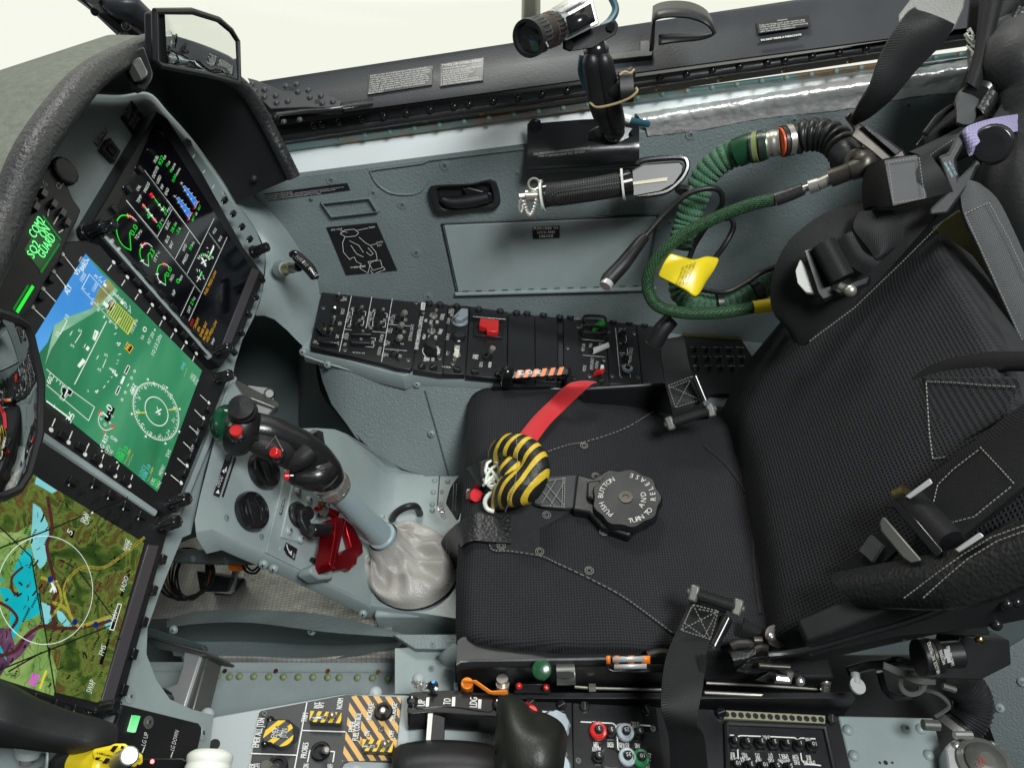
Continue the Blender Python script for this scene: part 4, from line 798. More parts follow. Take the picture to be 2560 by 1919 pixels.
for s_,a,b,c,m in[('STD',(525,152),(540,120),.0045,0),('BARO',(535,205),(568,145),.0058,0),('VS',(500,235),(518,200),.0058,0),('ALT',(438,355),(464,305),.006,0),('1000',(532,272),(558,225),.0052,0),('1500',(608,335),(632,288),.0045,0),('3',(622,252),(630,235),.0045,0),('2',(650,280),(658,264),.0045,0),('1',(680,305),(688,290),.0045,0),('1',(790,418),(797,403),.0045,0),('2',(812,445),(820,430),.0045,0),('3',(838,475),(845,460),.0045,0),('1013',(852,600),(878,548),.005,0),('MB',(875,545),(888,516),.0034,0),('RA',(920,642),(930,618),.0042,0),('0',(935,598),(948,572),.006,0),('NT 200',(962,672),(995,602),.0048,0),('10:23:20z',(990,745),(1042,615),.0052,0),('10',(375,625),(388,600),.0045,0),('10',(430,515),(445,490),.0045,0),('5',(472,695),(480,680),.0045,0),('5',(520,600),(530,584),.0045,0),('5',(645,848),(652,832),.0045,0),('5',(688,755),(695,738),.0045,0),('60',(322,930),(342,895),.0058,0),('3.5',(455,1178),(482,1128),.0072,0),('1.0',(692,1142),(728,1082),.0085,0),('037',(858,992),(882,942),.0065,0),('G',(724,1145),(732,1132),.0035,0),('G RST',(665,1345),(702,1262),.0058,0),('0',(728,1285),(736,1268),.005,0),('8',(750,1300),(758,1284),.005,0),('GSPD',(690,1375),(710,1326),.0045,0),('TAS',(715,1392),(730,1356),.0045,0),('LOC1',(762,1408),(788,1348),.0052,1),('108.10',(782,1430),(825,1335),.0052,1),('--.-',(805,1440),(832,1388),.004,7),('NM',(830,1382),(845,1355),.0034,7),('--:--',(828,1452),(860,1380),.004,7),('LOC1',(912,1522),(940,1460),.0052,5),('108.10',(932,1545),(972,1452),.0052,5),('--.-',(955,1552),(978,1500),.004,7),('NM',(975,1500),(990,1468),.0034,7),('CRS',(982,1575),(998,1540),.0045,0),('360',(1002,1595),(1022,1545),.0055,1),('SYNC',(1020,1600),(1040,1556),.004,0),('MENU',(1038,1518),(1060,1455),.005,0),('SVS',(1082,1400),(1100,1356),.005,0),('FMS',(1180,838),(1196,796),.005,5),('----',(1188,880),(1208,825),.004,7),('HDG',(1235,895),(1248,866),.0042,0),('360',(1248,918),(1264,880),.0048,0),('SYNC',(1262,935),(1280,898),.0036,0),('HT',(822,715),(845,678),.0065,3)]:Tb(s_,a,b,c,m,bold=1 if c>.0055 else 0)
for s_,a,b in[('6',(938,962),(946,948)),('E',(995,935),(1004,920)),('12',(1052,962),(1065,938)),('15',(1100,1018),(1112,995)),('S',(1122,1095),(1132,1080)),('21',(1115,1175),(1128,1155)),('24',(1082,1255),(1095,1228)),('W',(1028,1278),(1042,1258)),('30',(965,1268),(982,1242)),('33',(915,1212),(930,1186)),('N',(890,1118),(900,1102)),('3',(898,1030),(906,1016)),('8',(660,1130),(668,1112)),('4',(655,1165),(662,1150)),('4',(710,1190),(718,1176)),('0',(680,1200),(688,1186))]:Tb(s_,a,b,.0042,0)
def bl(pts,wd=.0009,m=W_,closed=False):mb.line(PN.ons(B(*pts),Hh),wd*.78,nP,m=m,closed=closed)
ccx,ccy=1008,1100;ax_=(139,-8);
def rose(r,a):return(ccx+r*(139*math.cos(a)),ccy+r*202*math.sin(a))
C0=PN.on(B(ccx,ccy),Hh);yv=V3((0,1,0));uv_=nP.cross(yv)
Rr=(PN.on(B(1147,1085),Hh)-PN.on(B(870,1112),Hh)).length/2
def rp_(r,a,h=0):return C0+(yv*math.cos(a)+uv_*math.sin(a))*(Rr*r)+nP*h
mb.line([rp_(1,2*math.pi*i/60)for i in range(60)],.0007,nP,m=W_,closed=True);mb.line([rp_(.5,2*math.pi*i/50)for i in range(50)],.001,nP,m=W_,closed=True)
for i in range(72):mb.line([rp_(1,2*math.pi*i/72),rp_(.93 if i%2 else.88,2*math.pi*i/72)],.0007,nP,m=W_)
for i in range(8):q=rp_(1.1,i*.785);mb.line([rp_(1.07,i*.785),rp_(1.13,i*.785+.03),rp_(1.13,i*.785-.03)],.0009,nP,m=W_,closed=True)
bl([(875,1112),(942,1106)],.0016,YL);bl([(1085,1090),(1145,1085)],.0016,YL);bl([(1010,1072),(1028,1125)],.0013);bl([(1003,1108),(1036,1088)],.002);bl([(1016,1120),(1032,1112)],.0013)
bl([(575,220),(526,312),(740,545),(775,500)],.0008);bl([(575,220),(735,392)],.0008);bl([(735,392),(866,518),(823,606),(688,468)],.0011,YL,True)
for k in range(11):bl([(745+k*11.5,402+k*11.2),(702+k*11.8,482+k*12)],.0012,YL)
for k in range(5):bl([(535+k*30,312+k*32),(548+k*30,314+k*32)],.0007)
fillp(B,[(678,435),(700,392),(725,372),(742,392),(738,425),(712,462),(690,452)],BK_);bl([(678,435),(700,392),(725,372),(742,392),(738,425),(712,462),(690,452)],.0008,W_,True)
Tb('1',(692,440),(702,418),.0078,0,h=Hh+.0004);Tb('100',(702,402),(722,370),.005,0,h=Hh+.0004);Tb('080',(720,430),(740,392),.005,0,h=Hh+.0004)
for k in range(14):bl([(728+k*5.6,350+k*5),(735+k*5.6,335+k*5-(7 if k%5==0 else 0))],.0007)
bl([(636,243),(655,236)]);bl([(665,268),(680,262)]);bl([(808,400),(814,422)]);bl([(835,420),(838,450)])
bl([(685,522),(560,770),(480,926)],.0011)
for q in[(388,605,432,515),(483,660,520,602),(660,820,683,765),(450,612,465,586),(540,690,550,668),(622,765,634,742),(665,950,676,935),(692,915,700,905),(762,735,778,732),(735,605,748,598),(755,772,764,775),(566,962,567,975),(750,795,756,792),(715,882,722,878)]:bl([q[:2],q[2:]],.0009)
for q in[[(612,585),(628,592),(608,640),(598,632)],[(532,768),(545,775),(512,815),(502,806)]]:bl(q,.0016,W_,True)
bl([(612,585),(628,592),(608,640)],.0032);bl([(532,768),(542,778),(508,812)],.0032);bl([(560,702),(568,690)],.004);bl([(672,488),(668,498)],.002)
for q in[(590,406),(632,448),(708,524),(747,561),(866,842),(846,886),(806,978),(785,1025)]:
 bl([(q[0]+6*math.cos(a*.785),q[1]+8*math.sin(a*.785))for a in range(8)],.0008,W_,True)
bl([(828,925),(820,938)],.0012)
for q in[[(752,660),(775,662),(762,680)],[(612,972),(632,965),(622,982)],[(703,822),(735,850),(755,872),(735,862),(745,840)]]:bl(q,.001,W_,True)
fillp(B,[(718,838),(735,842),(726,858)],W_);fillp(B,[(735,862),(757,860),(748,880)],W_)
for q in[[(822,805),(836,812),(812,862),(800,850)],[(762,938),(776,945),(754,995),(742,985)]]:fillp(B,q,BK_);bl(q,.001,W_,True)
q=[(792,872),(806,878),(785,928),(772,918)];fillp(B,q,W_)
q=[(852,1002),(876,935),(892,945),(866,1002)];bl([(845,988),(868,935),(890,945),(868,1000)],.0008,W_,True)
fillp(B,[(402,932),(470,972),(452,1002),(437,985),(408,1032),(385,1015),(402,985)],BK_);bl([(402,932),(435,962),(440,945),(470,972),(452,1002),(437,990),(408,1032),(385,1015),(402,985),(392,975)],.0008,W_,True)
bl([(432,965),(415,1005)],.0016);bl([(436,968),(424,992)],.0008)
bl([(300,930),(570,1160),(608,1073),(432,945),(300,830)],.0009);bl([(300,1035),(450,1145)],.002);bl([(345,1075),(352,1060)]);bl([(442,1152),(458,1128)],.002)
for k in range(5):bl([(325+k*22,855+k*20),(318+k*22,868+k*20)],.0008)
fillp(B,[(712,1062),(740,1085),(700,1175),(668,1150)],BK_)
bl(sm2([(648,1110),(633,1150),(645,1195),(680,1222),(728,1205)],4,False),.001);bl([(648,1100),(638,1118)],.0028,RD);bl([(715,1205),(732,1195)],.0028,RD);bl([(668,1228),(680,1238),(672,1226)],.0018,RD)
fillp(B,[(810,705),(838,672),(856,690),(832,728)],BK_);bl([(815,700),(838,670),(856,688),(832,726)],.0012,AM,True)
fillp(B,[(652,1345),(665,1358),(650,1362)],W_);fillp(B,[(415,290),(428,300),(418,318)],W_);fillp(B,[(478,188),(490,190),(484,205)],W_);fillp(B,[(748,1420),(762,1430),(748,1434)],W_);fillp(B,[(1060,1495),(1070,1498),(1062,1510)],W_);fillp(B,[(990,572),(1000,570),(998,590)],W_);fillp(B,[(566,120),(575,132),(556,134)],W_)
obj('symbology',mb,MATS,cd)
mb=MB()
tk=[((404,90),(482,190)),((345,199),(424,300)),((278,311),(357,394)),((210,428),(292,510))]
for a,b in tk:mb.line(PN.ons([B(a[0]+14,a[1]+18),B(*b)],.0121),.0011,nP)
dots=[B(*a)for a,b in tk]+B((731,143),(819,238),(901,329),(980,416),(1057,500),(1129,579),(1198,657),(1263,728),(1343,1046),(1309,1143),(1203,1449),(1165,1560),(329,1219),(441,1299),(547,1376),(647,1447),(741,1514),(832,1577))
for p in dots:q=PN.on(p,.0121);mb.add([q+(yv*math.cos(i*.5236)+uv_*math.sin(i*.5236))*.0024 for i in range(12)],[tuple(range(12))])
for a,b in[((718,162),(693,195)),((804,258),(782,292)),((888,348),(868,382)),((966,436),(946,470)),((1042,518),(1025,552)),((1115,598),(1097,630)),((1184,674),(1166,706)),((1250,746),(1238,778)),((1288,995),(1330,1035)),((1252,1090),(1295,1135)),((1218,1195),(1262,1235)),((1180,1298),(1222,1338)),((1142,1402),(1190,1445)),((1100,1510),(1148,1550)),((355,1148),(335,1195)),((465,1228),(445,1278)),((572,1308),(550,1355)),((668,1378),(650,1425)),((765,1445),(745,1492)),((852,1510),(838,1555))]:mb.line(PN.ons(B(a,b),.0121),.0011,nP)
for s_,a,b in[('BRT',(1272,1255),(1286,1222)),('DIM',(1234,1360),(1250,1325))]:mb.text(PN,s_,B(*a),B(*b),h=.0121,cap=.004)
obj('key_marking',mb,white,cd)
keyrow(cd,B((775,180),(860,275),(945,368),(1022,455),(1095,540),(1165,618),(1232,692)),up=(12,13),kh=.0105);keyrow(cd,B((383,1265),(498,1338),(600,1415),(698,1485),(790,1550)),up=(12,9),kh=.0105)
keyrow(cd,B((375,140),(310,255),(245,368)),kh=.0105);keyrow(cd,B((1325,1090),(1290,1195),(1250,1300),(1212,1400),(1175,1505)),up=(12,-30),kh=.0105)
knob(cd,B(1370,905),.004,1.05);knob(cd,C_(965,140),.006,1.05)
md=thing('map_display',PN.on(C_(300,700)),'port display showing a coloured moving chart with lakes','display')
bz=[(-250,1300),(-150,1010),(60,1075),(100,1098),(385,1288),(425,1320),(415,1345),(310,1740),(290,1775),(240,1780),(-200,1660)]
mb=MB();mb.plate(PN,bz,.0115,-.02);obj('bezel',mb,blk,md,bevel=.0015)
scm=[(-200,1300),(-60,1080),(40,1152),(104,1200),C_(400,100),C_(830,360),C_(575,1282),C_(300,1215),(0,1695),(-200,1640)]
vs,fs,_=filled(None,scm,200);mb=MB();mb.add([PN.on(p,.0125)for p in vs],fs);obj('screen',mb,e_map,md)
mb=MB();cf=lambda pts,m,h=.0128:(lambda r:mb.add([PN.on(p,h)for p in r[0]],r[1],m))(filled(None,C_(*pts),100))
MM=[e_mapl,e_lake,e_lake2,e_city,e_road,e_line,e_yroad,e_navy,e_white,e_black,e_mag,e_yel]
cf([(-20,300),(100,300),(180,250),(210,430),(190,640),(225,700),(250,850),(330,1100),(310,1240),(0,1140),(-200,900),(-200,500)],0)
cf([(95,480),(130,405),(180,395),(192,500),(205,600),(222,640),(235,760),(190,790),(130,810),(105,860),(70,930),(55,820),(60,760),(20,690),(0,640),(0,560),(60,580),(80,520)],1,.0131)
cf([(190,130),(235,160),(275,250),(285,330),(275,420),(265,480),(230,510),(200,460),(185,400),(175,350),(185,260)],2,.0131)
cf([(210,-20),(330,60),(300,75),(240,40),(200,20)],2,.0131)
cf([(235,700),(300,720),(300,800),(260,840),(235,780)],2,.0131);cf([(320,740),(360,760),(410,830),(420,860),(380,850),(335,800)],2,.0131);cf([(600,800),(640,790),(650,850),(610,850)],2,.0131)
cf([(-50,850),(60,850),(85,950),(200,830),(225,850),(200,900),(120,1010),(30,1080),(0,1130),(-60,1100)],3,.0132)
cf([(0,950),(30,1010),(40,1040),(10,1000),(-20,960)],1,.0133)
cf([(-20,590),(60,560),(110,640),(95,660),(40,620),(-20,610)],0,.0134)
def ml(pts,wd,m,k=6):mb.line(PN.ons(sm2(C_(*pts),k,False),.0136),wd,nP,m=m)
random.seed(9)
ml([(275,100),(300,280),(270,380),(310,560),(325,640),(300,720),(318,860)],.0034,4);ml([(130,500),(70,560),(75,640),(110,660)],.0022,4);ml([(0,705),(60,740),(100,800),(60,860)],.0025,4);ml([(0,1010),(90,980),(150,900),(240,840),(330,850),(420,850),(560,830),(650,800)],.003,4)
ml([(830,330),(720,420),(600,500),(480,500),(400,560),(370,640),(400,760)],.0026,6);ml([(300,700),(380,740),(440,830),(500,830),(640,780)],.003,6);ml([(830,330),(720,420),(600,500),(480,500),(400,560),(370,640)],.0016,4);ml([(240,560),(330,600),(350,700),(300,780)],.0026,6)
for a,b in[((0,390),(320,270)),((320,270),(700,110)),((225,650),(320,1230)),((180,440),(240,800)),((0,1090),(650,830)),((440,500),(660,800)),((0,270),(180,440)),((50,1100),(240,990))]:ml([a,b],.0013,5)
for k in range(150):
 x,y=random.uniform(0,760),random.uniform(60,1230)
 if x>830-(y-360)*.27 or y>1140+x*.24 or(x<230 and y<260+0 and x<200):continue
 a=random.uniform(-.5,.5)-1.1 if random.random()<.6 else random.uniform(0,3);l_=random.uniform(12,45);ml([(x,y),(x+l_*.5*math.cos(a)+3,y+l_*.5*math.sin(a)),(x+l_*math.cos(a),y+l_*math.sin(a))],random.choice([.0006,.0009,.0016]),random.choice([5,5,5,4]),2)
for k in range(46):
 x,y=random.uniform(20,700),random.uniform(150,1150)
 if x>800-(y-360)*.27 or(x<240 and y<300):continue
 for j in range(random.randint(3,7)):ml([(x+j*6,y-j*12),(x+j*6+9,y-j*12+4)],.0011,5,1)
for q in[(290,570),(432,815),(552,830)]:mb.add([PN.on(C_(*q),.0137)+(yv*math.cos(i*.5236)+uv_*math.sin(i*.5236))*.0028 for i in range(12)],[tuple(range(12))],7)
Cm=PN.on(C_(276,625),.0138);Rm=(PN.on(C_(545,575),.0138)-PN.on(C_(6,660),.0138)).length/2
mb.line([Cm+(yv*math.cos(i*.0785)+uv_*math.sin(i*.0785))*Rm for i in range(80)],.0006,nP,m=8,closed=True)
for a,b,wd in[((290,640),(325,580),.0018),((302,590),(318,640),.003),((318,625),(322,640),.002)]:ml([a,b],wd,8,1)
mb.poly(PN.ons(C_((410,285),(432,290),(418,335),(398,325)),.0137),9)
for q in[[(738,535),(752,540),(705,672),(690,665)],[(695,710),(700,712),(655,862),(632,858)],[(622,908),(634,912),(590,1062),(570,1055)]]:mb.poly(PN.ons(C_(*q),.0137),9)
mb.line(PN.ons(C_((680,710),(700,714),(655,862),(632,857)),.0139),.0008,nP,m=8,closed=True)
for s_,a,b,c,m in[('5',(410,318),(422,298),.006,8),('RADIO',(715,642),(742,560),.0055,8),('NAV',(662,812),(680,758),.0055,8),('FMS',(595,1010),(612,955),.0055,8),('FPLN',(490,248),(508,195),.0055,8),('OFF',(508,258),(524,208),.006,8),('RANGE',(728,408),(748,346),.005,8),('010',(748,405),(762,362),.006,8),('SWAP',(528,1228),(552,1158),.0065,8),('FMS',(208,1188),(230,1128),.0075,10),('ZUG',(300,520),(318,470),.006,5),('LUZERN',(12,940),(25,855),.007,5)]:
 mb.text(PN,s_,C_(*a),C_(*b),h=.014,m=m,cap=c,bold=1 if m in(10,)else 0)
for k in range(6):ml([(265-k*6,1098+k*17),(261-k*6,1110+k*17)],.002,11,1)
mb.poly(PN.ons(C_((532,178),(540,192),(522,190)),.014),8)
obj('chart',mb,MM,md)
mb=MB();mb.plate(PN,C_((855,370),(918,375),(650,1290),(580,1285)),.0135,.011);obj('sensor_strip',mb,bpy.data.materials['strip_plastic'],md,bevel=.0006)
mb=MB()
for a,b in[((925,465),(940,445)),((870,640),(888,620)),((815,822),(836,808)),((757,1005),(775,990)),((697,1208),(715,1225)),((405,5),(395,30)),((544,8),(528,45)),((635,75),(620,108)),((722,138),(708,170)),((808,195),(795,225)),((210,1258),(205,1270)),((328,1290),(320,1305)),((438,1318),(430,1335))]:mb.line(PN.ons(C_(a,b),.0121),.0012,nP)
obj('key_marking',mb,white,md)
keyrow(md,C_((400,12),(535,22),(625,88),(713,150),(800,208)),up=(12,9),kh=.0105);keyrow(md,C_((922,460),(868,638),(812,820),(752,1005),(694,1212)),up=(12,-40),kh=.0105)
knob(md,C_(905,270),.006,1.05);knob(md,C_(540,1330),.004,1.0)
keyrow(md,C_((200,1262),(318,1296),(425,1325)),up=(12,4),kh=.0105)
uf=thing('radio_readout',PN.on(N(400,800)),'black up front panel with glowing green COM2 ON SQ2 GUARD readout','readout')
mb=MB();px=N((-300,1250),(-100,750),(250,420),(420,130),(580,20),(640,50),(720,120),(725,190),(710,290),(760,400),(845,520),(800,640),(720,780),(620,1050),(480,1250),(320,1560),(150,1700),(-200,1700))
a=PN.ons(px,.03);mb.prism([p-nP*.04 for p in a],a);obj('housing',mb,blk,uf,bevel=.002)
mb=MB();gq=N((450,580),(625,820),(610,880),(430,1160),(250,930));mb.poly(PN.ons(gq,.0304));obj('readout_window',mb,emi_tex('readout_glow',[(.3,(.0,.02,.003)),(.7,(.0,.06,.01))],30),uf)
mb=MB();mb.line(PN.ons(N((450,585),(625,825)),.031),.0025,nP,m=1);mb.line(PN.ons(N((615,870),(425,1160)),.031),.0022,nP,m=1);mb.line(PN.ons(N((340,1310),(180,1570)),.031),.003,nP,m=2);mb.line(PN.ons(N((290,1300),(140,1545)),.031),.0018,nP,m=1)
for s_,a,b in[('COM2',(365,820),(468,640)),('ON',(470,822),(520,725)),('SQ2',(350,1028),(420,885)),('GUARD',(455,1028),(580,812))]:mb.text(PN,s_,N(*a),N(*b),h=.0312,cap=.0085,bold=.5,m=0)
obj('readout_text',mb,[emi('readout_green',(.15,1,.25),1.4),e_dimgreen,e_green],uf)
mb=MB()
for s_,a,b in[('0',(683,178),(700,150)),('C2',(615,308),(645,268)),('A-G',(458,325),(495,255)),('A-A',(370,470),(405,405)),('0',(52,930),(70,895))]:mb.text(PN,s_,N(*a),N(*b),h=.0306,cap=.0052)
for g in[[(683,200),(650,255)],[(562,463),(543,498)],[(512,512),(500,535),(496,582)],[(650,542),(632,575)],[(600,590),(553,668)],[(702,675),(682,710)],[(652,722),(632,740),(608,750)]]:mb.line(PN.ons(N(*g),.0306),.0011,nP)
obj('key_marking',mb,white,uf)
for p in N((525,470),(615,560),(665,660),(420,360),(340,500)):inst('key','mfdkey',None,None,uf,PN.fr(p,(p[0]+5,p[1]-10),.03),bevel=.0006)
inst('knob','mfdknob',None,None,uf,PN.fr(N(880,760),None,-.004)@Matrix.Scale(.8,4),bevel=.0004)
mb=MB();mb.lathe(PN.fr(N(640,130),(200,400),.028),[(.0145,0),(.0145,.006),(.0125,.007)],40,rmod=lambda a:1+.03*(1 if math.sin(a*24)>0 else-1));obj('thumb_wheel',mb,blk,uf)
mb=MB();mb.plate(PN,N((-60,860),(20,840),(130,890),(150,960),(80,1060),(-60,1000)),.05,.03);obj('rocker_key',mb,blk,uf,bevel=.003)
pm=thing('master_switch',PN.on(A(720,960)),'black rocker switch under a placard reading PFD MASTER','switch')
mb=MB();mb.plate(PN,A((710,883),(778,972),(740,1042),(658,955)),-.004,-.012);obj('body',mb,blk,pm,bevel=.001)
mb=MB();mb.plate(PN,A((715,915),(755,968),(738,1005),(692,950)),-.001,-.006);obj('rocker',mb,blk_gloss,pm,bevel=.001)
mb=MB();mb.plate(PN,A((680,822),(692,850),(632,942),(612,915)),-.0105,-.012);obj('plate',mb,panel_blk,pm)
mb=MB();mb.text(PN,'PFD MASTER',A(628,932),A(688,842),h=-.0100,cap=.0052);obj('lettering',mb,white,pm)
t=thing('placard',PN.on(A(850,760)),'black diamond placed placard on total usable fuel capacity','placard')
mb=MB();mb.plate(PN,A((847,645),(922,748),(855,862),(778,758)),-.0105,-.012);obj('plate',mb,panel_blk,t)
mb=MB()
for s_,a,b in[('TOTAL USABLE',(803,752),(850,675)),('CAPACITY',(825,770),(858,710)),('922LBS (JET-A1)',(840,812),(900,710)),('136.8 USGAL',(860,835),(905,758))]:mb.text(PN,s_,A(*a),A(*b),h=-.0100,cap=.0042)
obj('lettering',mb,white,t)
for p in A((1217,912),(1437,1248),(1450,1268))+B((1620,140),)+C_((748,1245),(1165,1450)):inst('screw','pscrew',lambda mb:screw_b(mb,.0042),[grey,blk],ip,PN.fr(p,(p[0]+5,p[1]+9),-.0112))
def nut_b(mb):mb.lathe(Matrix.Identity(4),[(.0072,0),(.0072,.0015),(.0062,.0028),(.0045,.0028),(.0042,.001)],20)
def lever_b(mb):mb.lathe(Matrix.Identity(4),[(.0016,0),(.0017,.4),(.0026,.8),(.0027,.93),(.0017,1.0)],12)
def toggle(par,pl,b,t,h=.022,h0=0.0,m=None,cap=0,nutm=None,ph=.0035,s=1.0):
 sw=inst('toggle_switch','nut',nut_b,[blk_gloss],par,pl.fr(b,None,ph)@Matrix.Scale(s,4),bevel=0)if nutm is None else inst('toggle_switch','nutm',nut_b,[nickel],par,pl.fr(b,None,ph)@Matrix.Scale(s,4))
 a=pl.on(b,ph);c=pl.on(t,h+ph);d_=c-a;Mx=axes(a,d_)@Matrix.Diagonal((s,s,d_.length,1))
 inst('lever','lever',lever_b,nickel,sw,Mx)
 if cap:
  inst('cap','levcap',lambda mb:(mb.lathe(Matrix.Identity(4),[(.0045,0),(.0048,.001),(.0048,.008),(.0042,.009),(.0028,.009),(.0026,.0082)],20)),nickel,sw,axes(c-d_.normalized()*.009,d_))
 return sw
def fast_b(mb):
 mb.lathe(Matrix.Identity(4),[(.0062,0),(.0062,.003),(.0055,.0038)],20);mb.box((0,0,.0038),(.009,.0012,.0008),m=1)
def quarter(par,pl,ps,h=.003):
 for i,p in enumerate(ps):
  a=random.uniform(0,3);inst('quarter_turn_fastener','qfast',fast_b,[blk_gloss,gunmetal],par,pl.fr(p,(p[0]+20*math.cos(a),p[1]+20*math.sin(a)),h))
def small_screw(par,pl,ps,h=.0035,mt=None):
 for p in ps:inst('screw','pnscr',lambda mb:(mb.lathe(Matrix.Identity(4),[(.0036,0),(.0036,.0006),(.0028,.0012)],14),mb.box((0,0,.0012),(.004,.0009,.0005),m=1),mb.box((0,0,.0012),(.0009,.004,.0005),m=1)),[gunmetal,blk],par,pl.fr(p,(p[0]+5,p[1]+3),h))
def panel(name,label,pl,px,h=.0035,mt=None,cat='switch panel',th=.01):
 c=(sum(p[0]for p in px)/len(px),sum(p[1]for p in px)/len(px));t=thing(name,pl.on(c),label,cat)
 mb=MB();mb.plate(pl,px,h,h-th);obj('plate',mb,mt or panel_blk,t,bevel=.0008);return t
def marks(par,pl,crp,texts,lines=(),wd=.0009,h=.004,cap=None,mt=None,bold=0):
 mb=MB()
 for q in texts:mb.text(pl,q[0],crp(*q[1]),crp(*q[2]),h=h,cap=q[3]if len(q)>3 else(cap or.0042),bold=bold)
 for g in lines:mb.line(pl.ons(crp(*g),h),wd,pl.n)
 return obj('marking',mb,mt or white,par)
ep=panel('electrical_panel','black electrical panel at the front end of the starboard console',CS,F((165,78),(805,145),(748,560),(735,574),(640,562),(560,538),(92,428),(92,405)))
mb=MB();mb.tube(CS.ons(F((98,432),(560,548),(650,575),(742,580)),-.001),.003,8);obj('edge_lip',mb,blk_gloss,ep)
marks(ep,CS,O_,[('EMER',(438,68),(445,5)),('BAT',(478,60),(484,12)),('RESET',(440,250),(455,172)),('GEN',(402,405),(412,355)),('BAT',(368,578),(380,530)),('ON',(55,655),(72,618)),('OFF',(370,682),(385,630)),('FUEL PUMPS',(500,365),(540,215)),('ON',(548,308),(558,280)),('LH',(528,430),(538,400)),('RH',(575,195),(588,162)),('ARM',(718,332),(730,285)),('LOW FUEL PUMPS',(792,425),(842,215)),('ON',(848,335),(858,300)),('LH',(828,455),(838,425)),('RH',(872,218),(885,185)),('OFF',(1022,362),(1035,315)),('AUTO',(450,582),(468,520)),('ON/OFF',(495,600),(515,512)),('ON',(468,692),(485,655)),('OFF',(858,668),(875,620)),('STARTER',(970,635),(998,530)),('IGNITION',(942,812),(968,705)),('WHT',(1088,335),(1100,285)),('ANTI COLL',(1125,385),(1152,255)),('OFF',(1308,355),(1325,310)),('NAV',(1060,500),(1072,452)),('LOGO',(1100,512),(1118,448)),('OFF',(1288,518),(1302,475)),('EXTERNAL LIGHTS',(1375,615),(1412,392)),('BRT%',(1030,682),(1048,612)),('100',(1070,672),(1085,628)),('5',(1262,672),(1270,655)),('LDG',(1002,838),(1018,790)),('ON',(1050,832),(1062,800)),('OFF',(1235,855),(1250,810))],[[(545,0),(380,762)],[(828,10),(745,445)],[(1110,38),(962,905)],[(450,458),(545,465)],[(838,488),(1030,505)],[(1062,390),(1358,415)],[(1012,730),(1312,755)],[(598,205),(565,200),(555,262)],[(542,318),(528,392),(555,398)],[(705,210),(745,215),(735,272)],[(718,340),(705,405),(670,400)],[(890,230),(865,226),(855,285)],[(842,345),(835,412),(860,418)],[(1005,235),(1042,242),(1035,300)],[(1022,365),(1010,430),(975,425)],[(768,575),(878,582),(872,615)],[(858,672),(850,706),(740,698)]],cap=.0052)
mb=MB()
for i,ch in enumerate('MASTER'):mb.text(CS,ch,O_(98+i*44,662+i*4),O_(100+i*44+3,648+i*4),h=.004,cap=.004)
for i,ch in enumerate('AUTO'):mb.text(CS,ch,O_(590+i*46,788+i*4),O_(594+i*46,770+i*4),h=.004,cap=.004)
obj('spread_marking',mb,white,ep)
for b,t in[((365,25),(375,-40)),((320,195),(318,155)),((285,385),(315,275)),((250,530),(272,445)),((645,210),(698,140)),((610,400),(660,330)),((945,235),(992,175)),((915,420),(962,355)),((1128,810),(1190,745))]:toggle(ep,CS,O_(*b),O_(*t),.016)
for b,t in[((1210,315),(1290,220)),((1180,490),(1250,385)),((1160,655),(1225,560))]:toggle(ep,CS,O_(*b),O_(*t),.022,cap=1)
small_screw(ep,CS,O_((155,165),(1440,95),(455,745),(1332,885)))
mb=MB()
for y0,y1 in(((545,470),(830,500)),((530,585),(812,620))):
 a=[O_(y0[0],y0[1]),O_(y1[0],y1[1]-20),O_(y1[0],y1[1]+30),O_(y0[0]-5,y0[1]+55)]
 m1=CS.ons(a,.012);m2=[p-CS.n*.009 for p in m1];mb.prism(m2,m1)
obj('guard_cover',mb,blk,ep,bevel=.0022,seg=3)
mb=MB();
for a in(O_(704,485),O_(678,598)):mb.ball(CS.on(a,.015),.0028,10)
obj('guard_pin',mb,nickel,ep)
mb=MB();mb.plate(CS,O_((95,250),(170,320),(140,520),(60,440),(20,430)),.014,.011);mb.plate(CS,O_((88,550),(330,572),(355,650),(150,630),(95,625)),.013,.0045);obj('master_guard',mb,blk_gloss,ep,bevel=.0015)
mb=MB();mb.cyl(CS.on(O_(205,345),.013),CS.on(O_(165,545),.013),.003,n=10);mb.cyl(CS.on(O_(178,455),.0131),CS.on(O_(172,490),.0131),.0033,n=10,m=1);obj('hinge_pin',mb,[blk,brass],ep)
ev=panel('environmental_panel','black panel marked ENVIRONMENTAL CONTROL with a pointed heat knob',CS,F((808,146),(978,156),(942,602),(754,575)))
marks(ev,CS,O_,[('ENVIRONMENTAL CONTROL',(1468,738),(1545,282),.0062),('ON',(1590,360),(1600,325)),('AUTO',(1655,390),(1675,335)),('OFF',(1745,385),(1758,340)),('COOL',(1815,332),(1838,250),.0065),('HIGH',(1562,598),(1578,535)),('AUTO',(1640,612),(1655,545)),('LOW',(1722,602),(1740,548)),('FAN',(1790,528),(1812,465),.0065),('RAM',(1582,900),(1592,845)),('AIR',(1620,900),(1630,855)),('OFF',(1690,902),(1700,855)),('HEAT',(1762,815),(1785,730),.0065)],cap=.005,bold=.6)
for b,t in[((1678,278),(1722,185)),((1652,490),(1655,390))]:toggle(ev,CS,O_(*b),O_(*t),.019,nutm=1)
quarter(ev,CS,O_((1618,110),(1770,125),(1515,980),(1675,995)));small_screw(ev,CS,O_((1540,232),(1765,862)))
mb=MB();a=CS.ons(O_((1575,700),(1640,625),(1700,700),(1735,845),(1700,850),(1560,790),(1552,740)),.004);c_=sum(a,V3())/len(a);mb.prism(a,[c_+(p-c_)*.85+CS.n*.018 for p in a]);obj('heat_knob',mb,blk_pt,ev,bevel=.001)
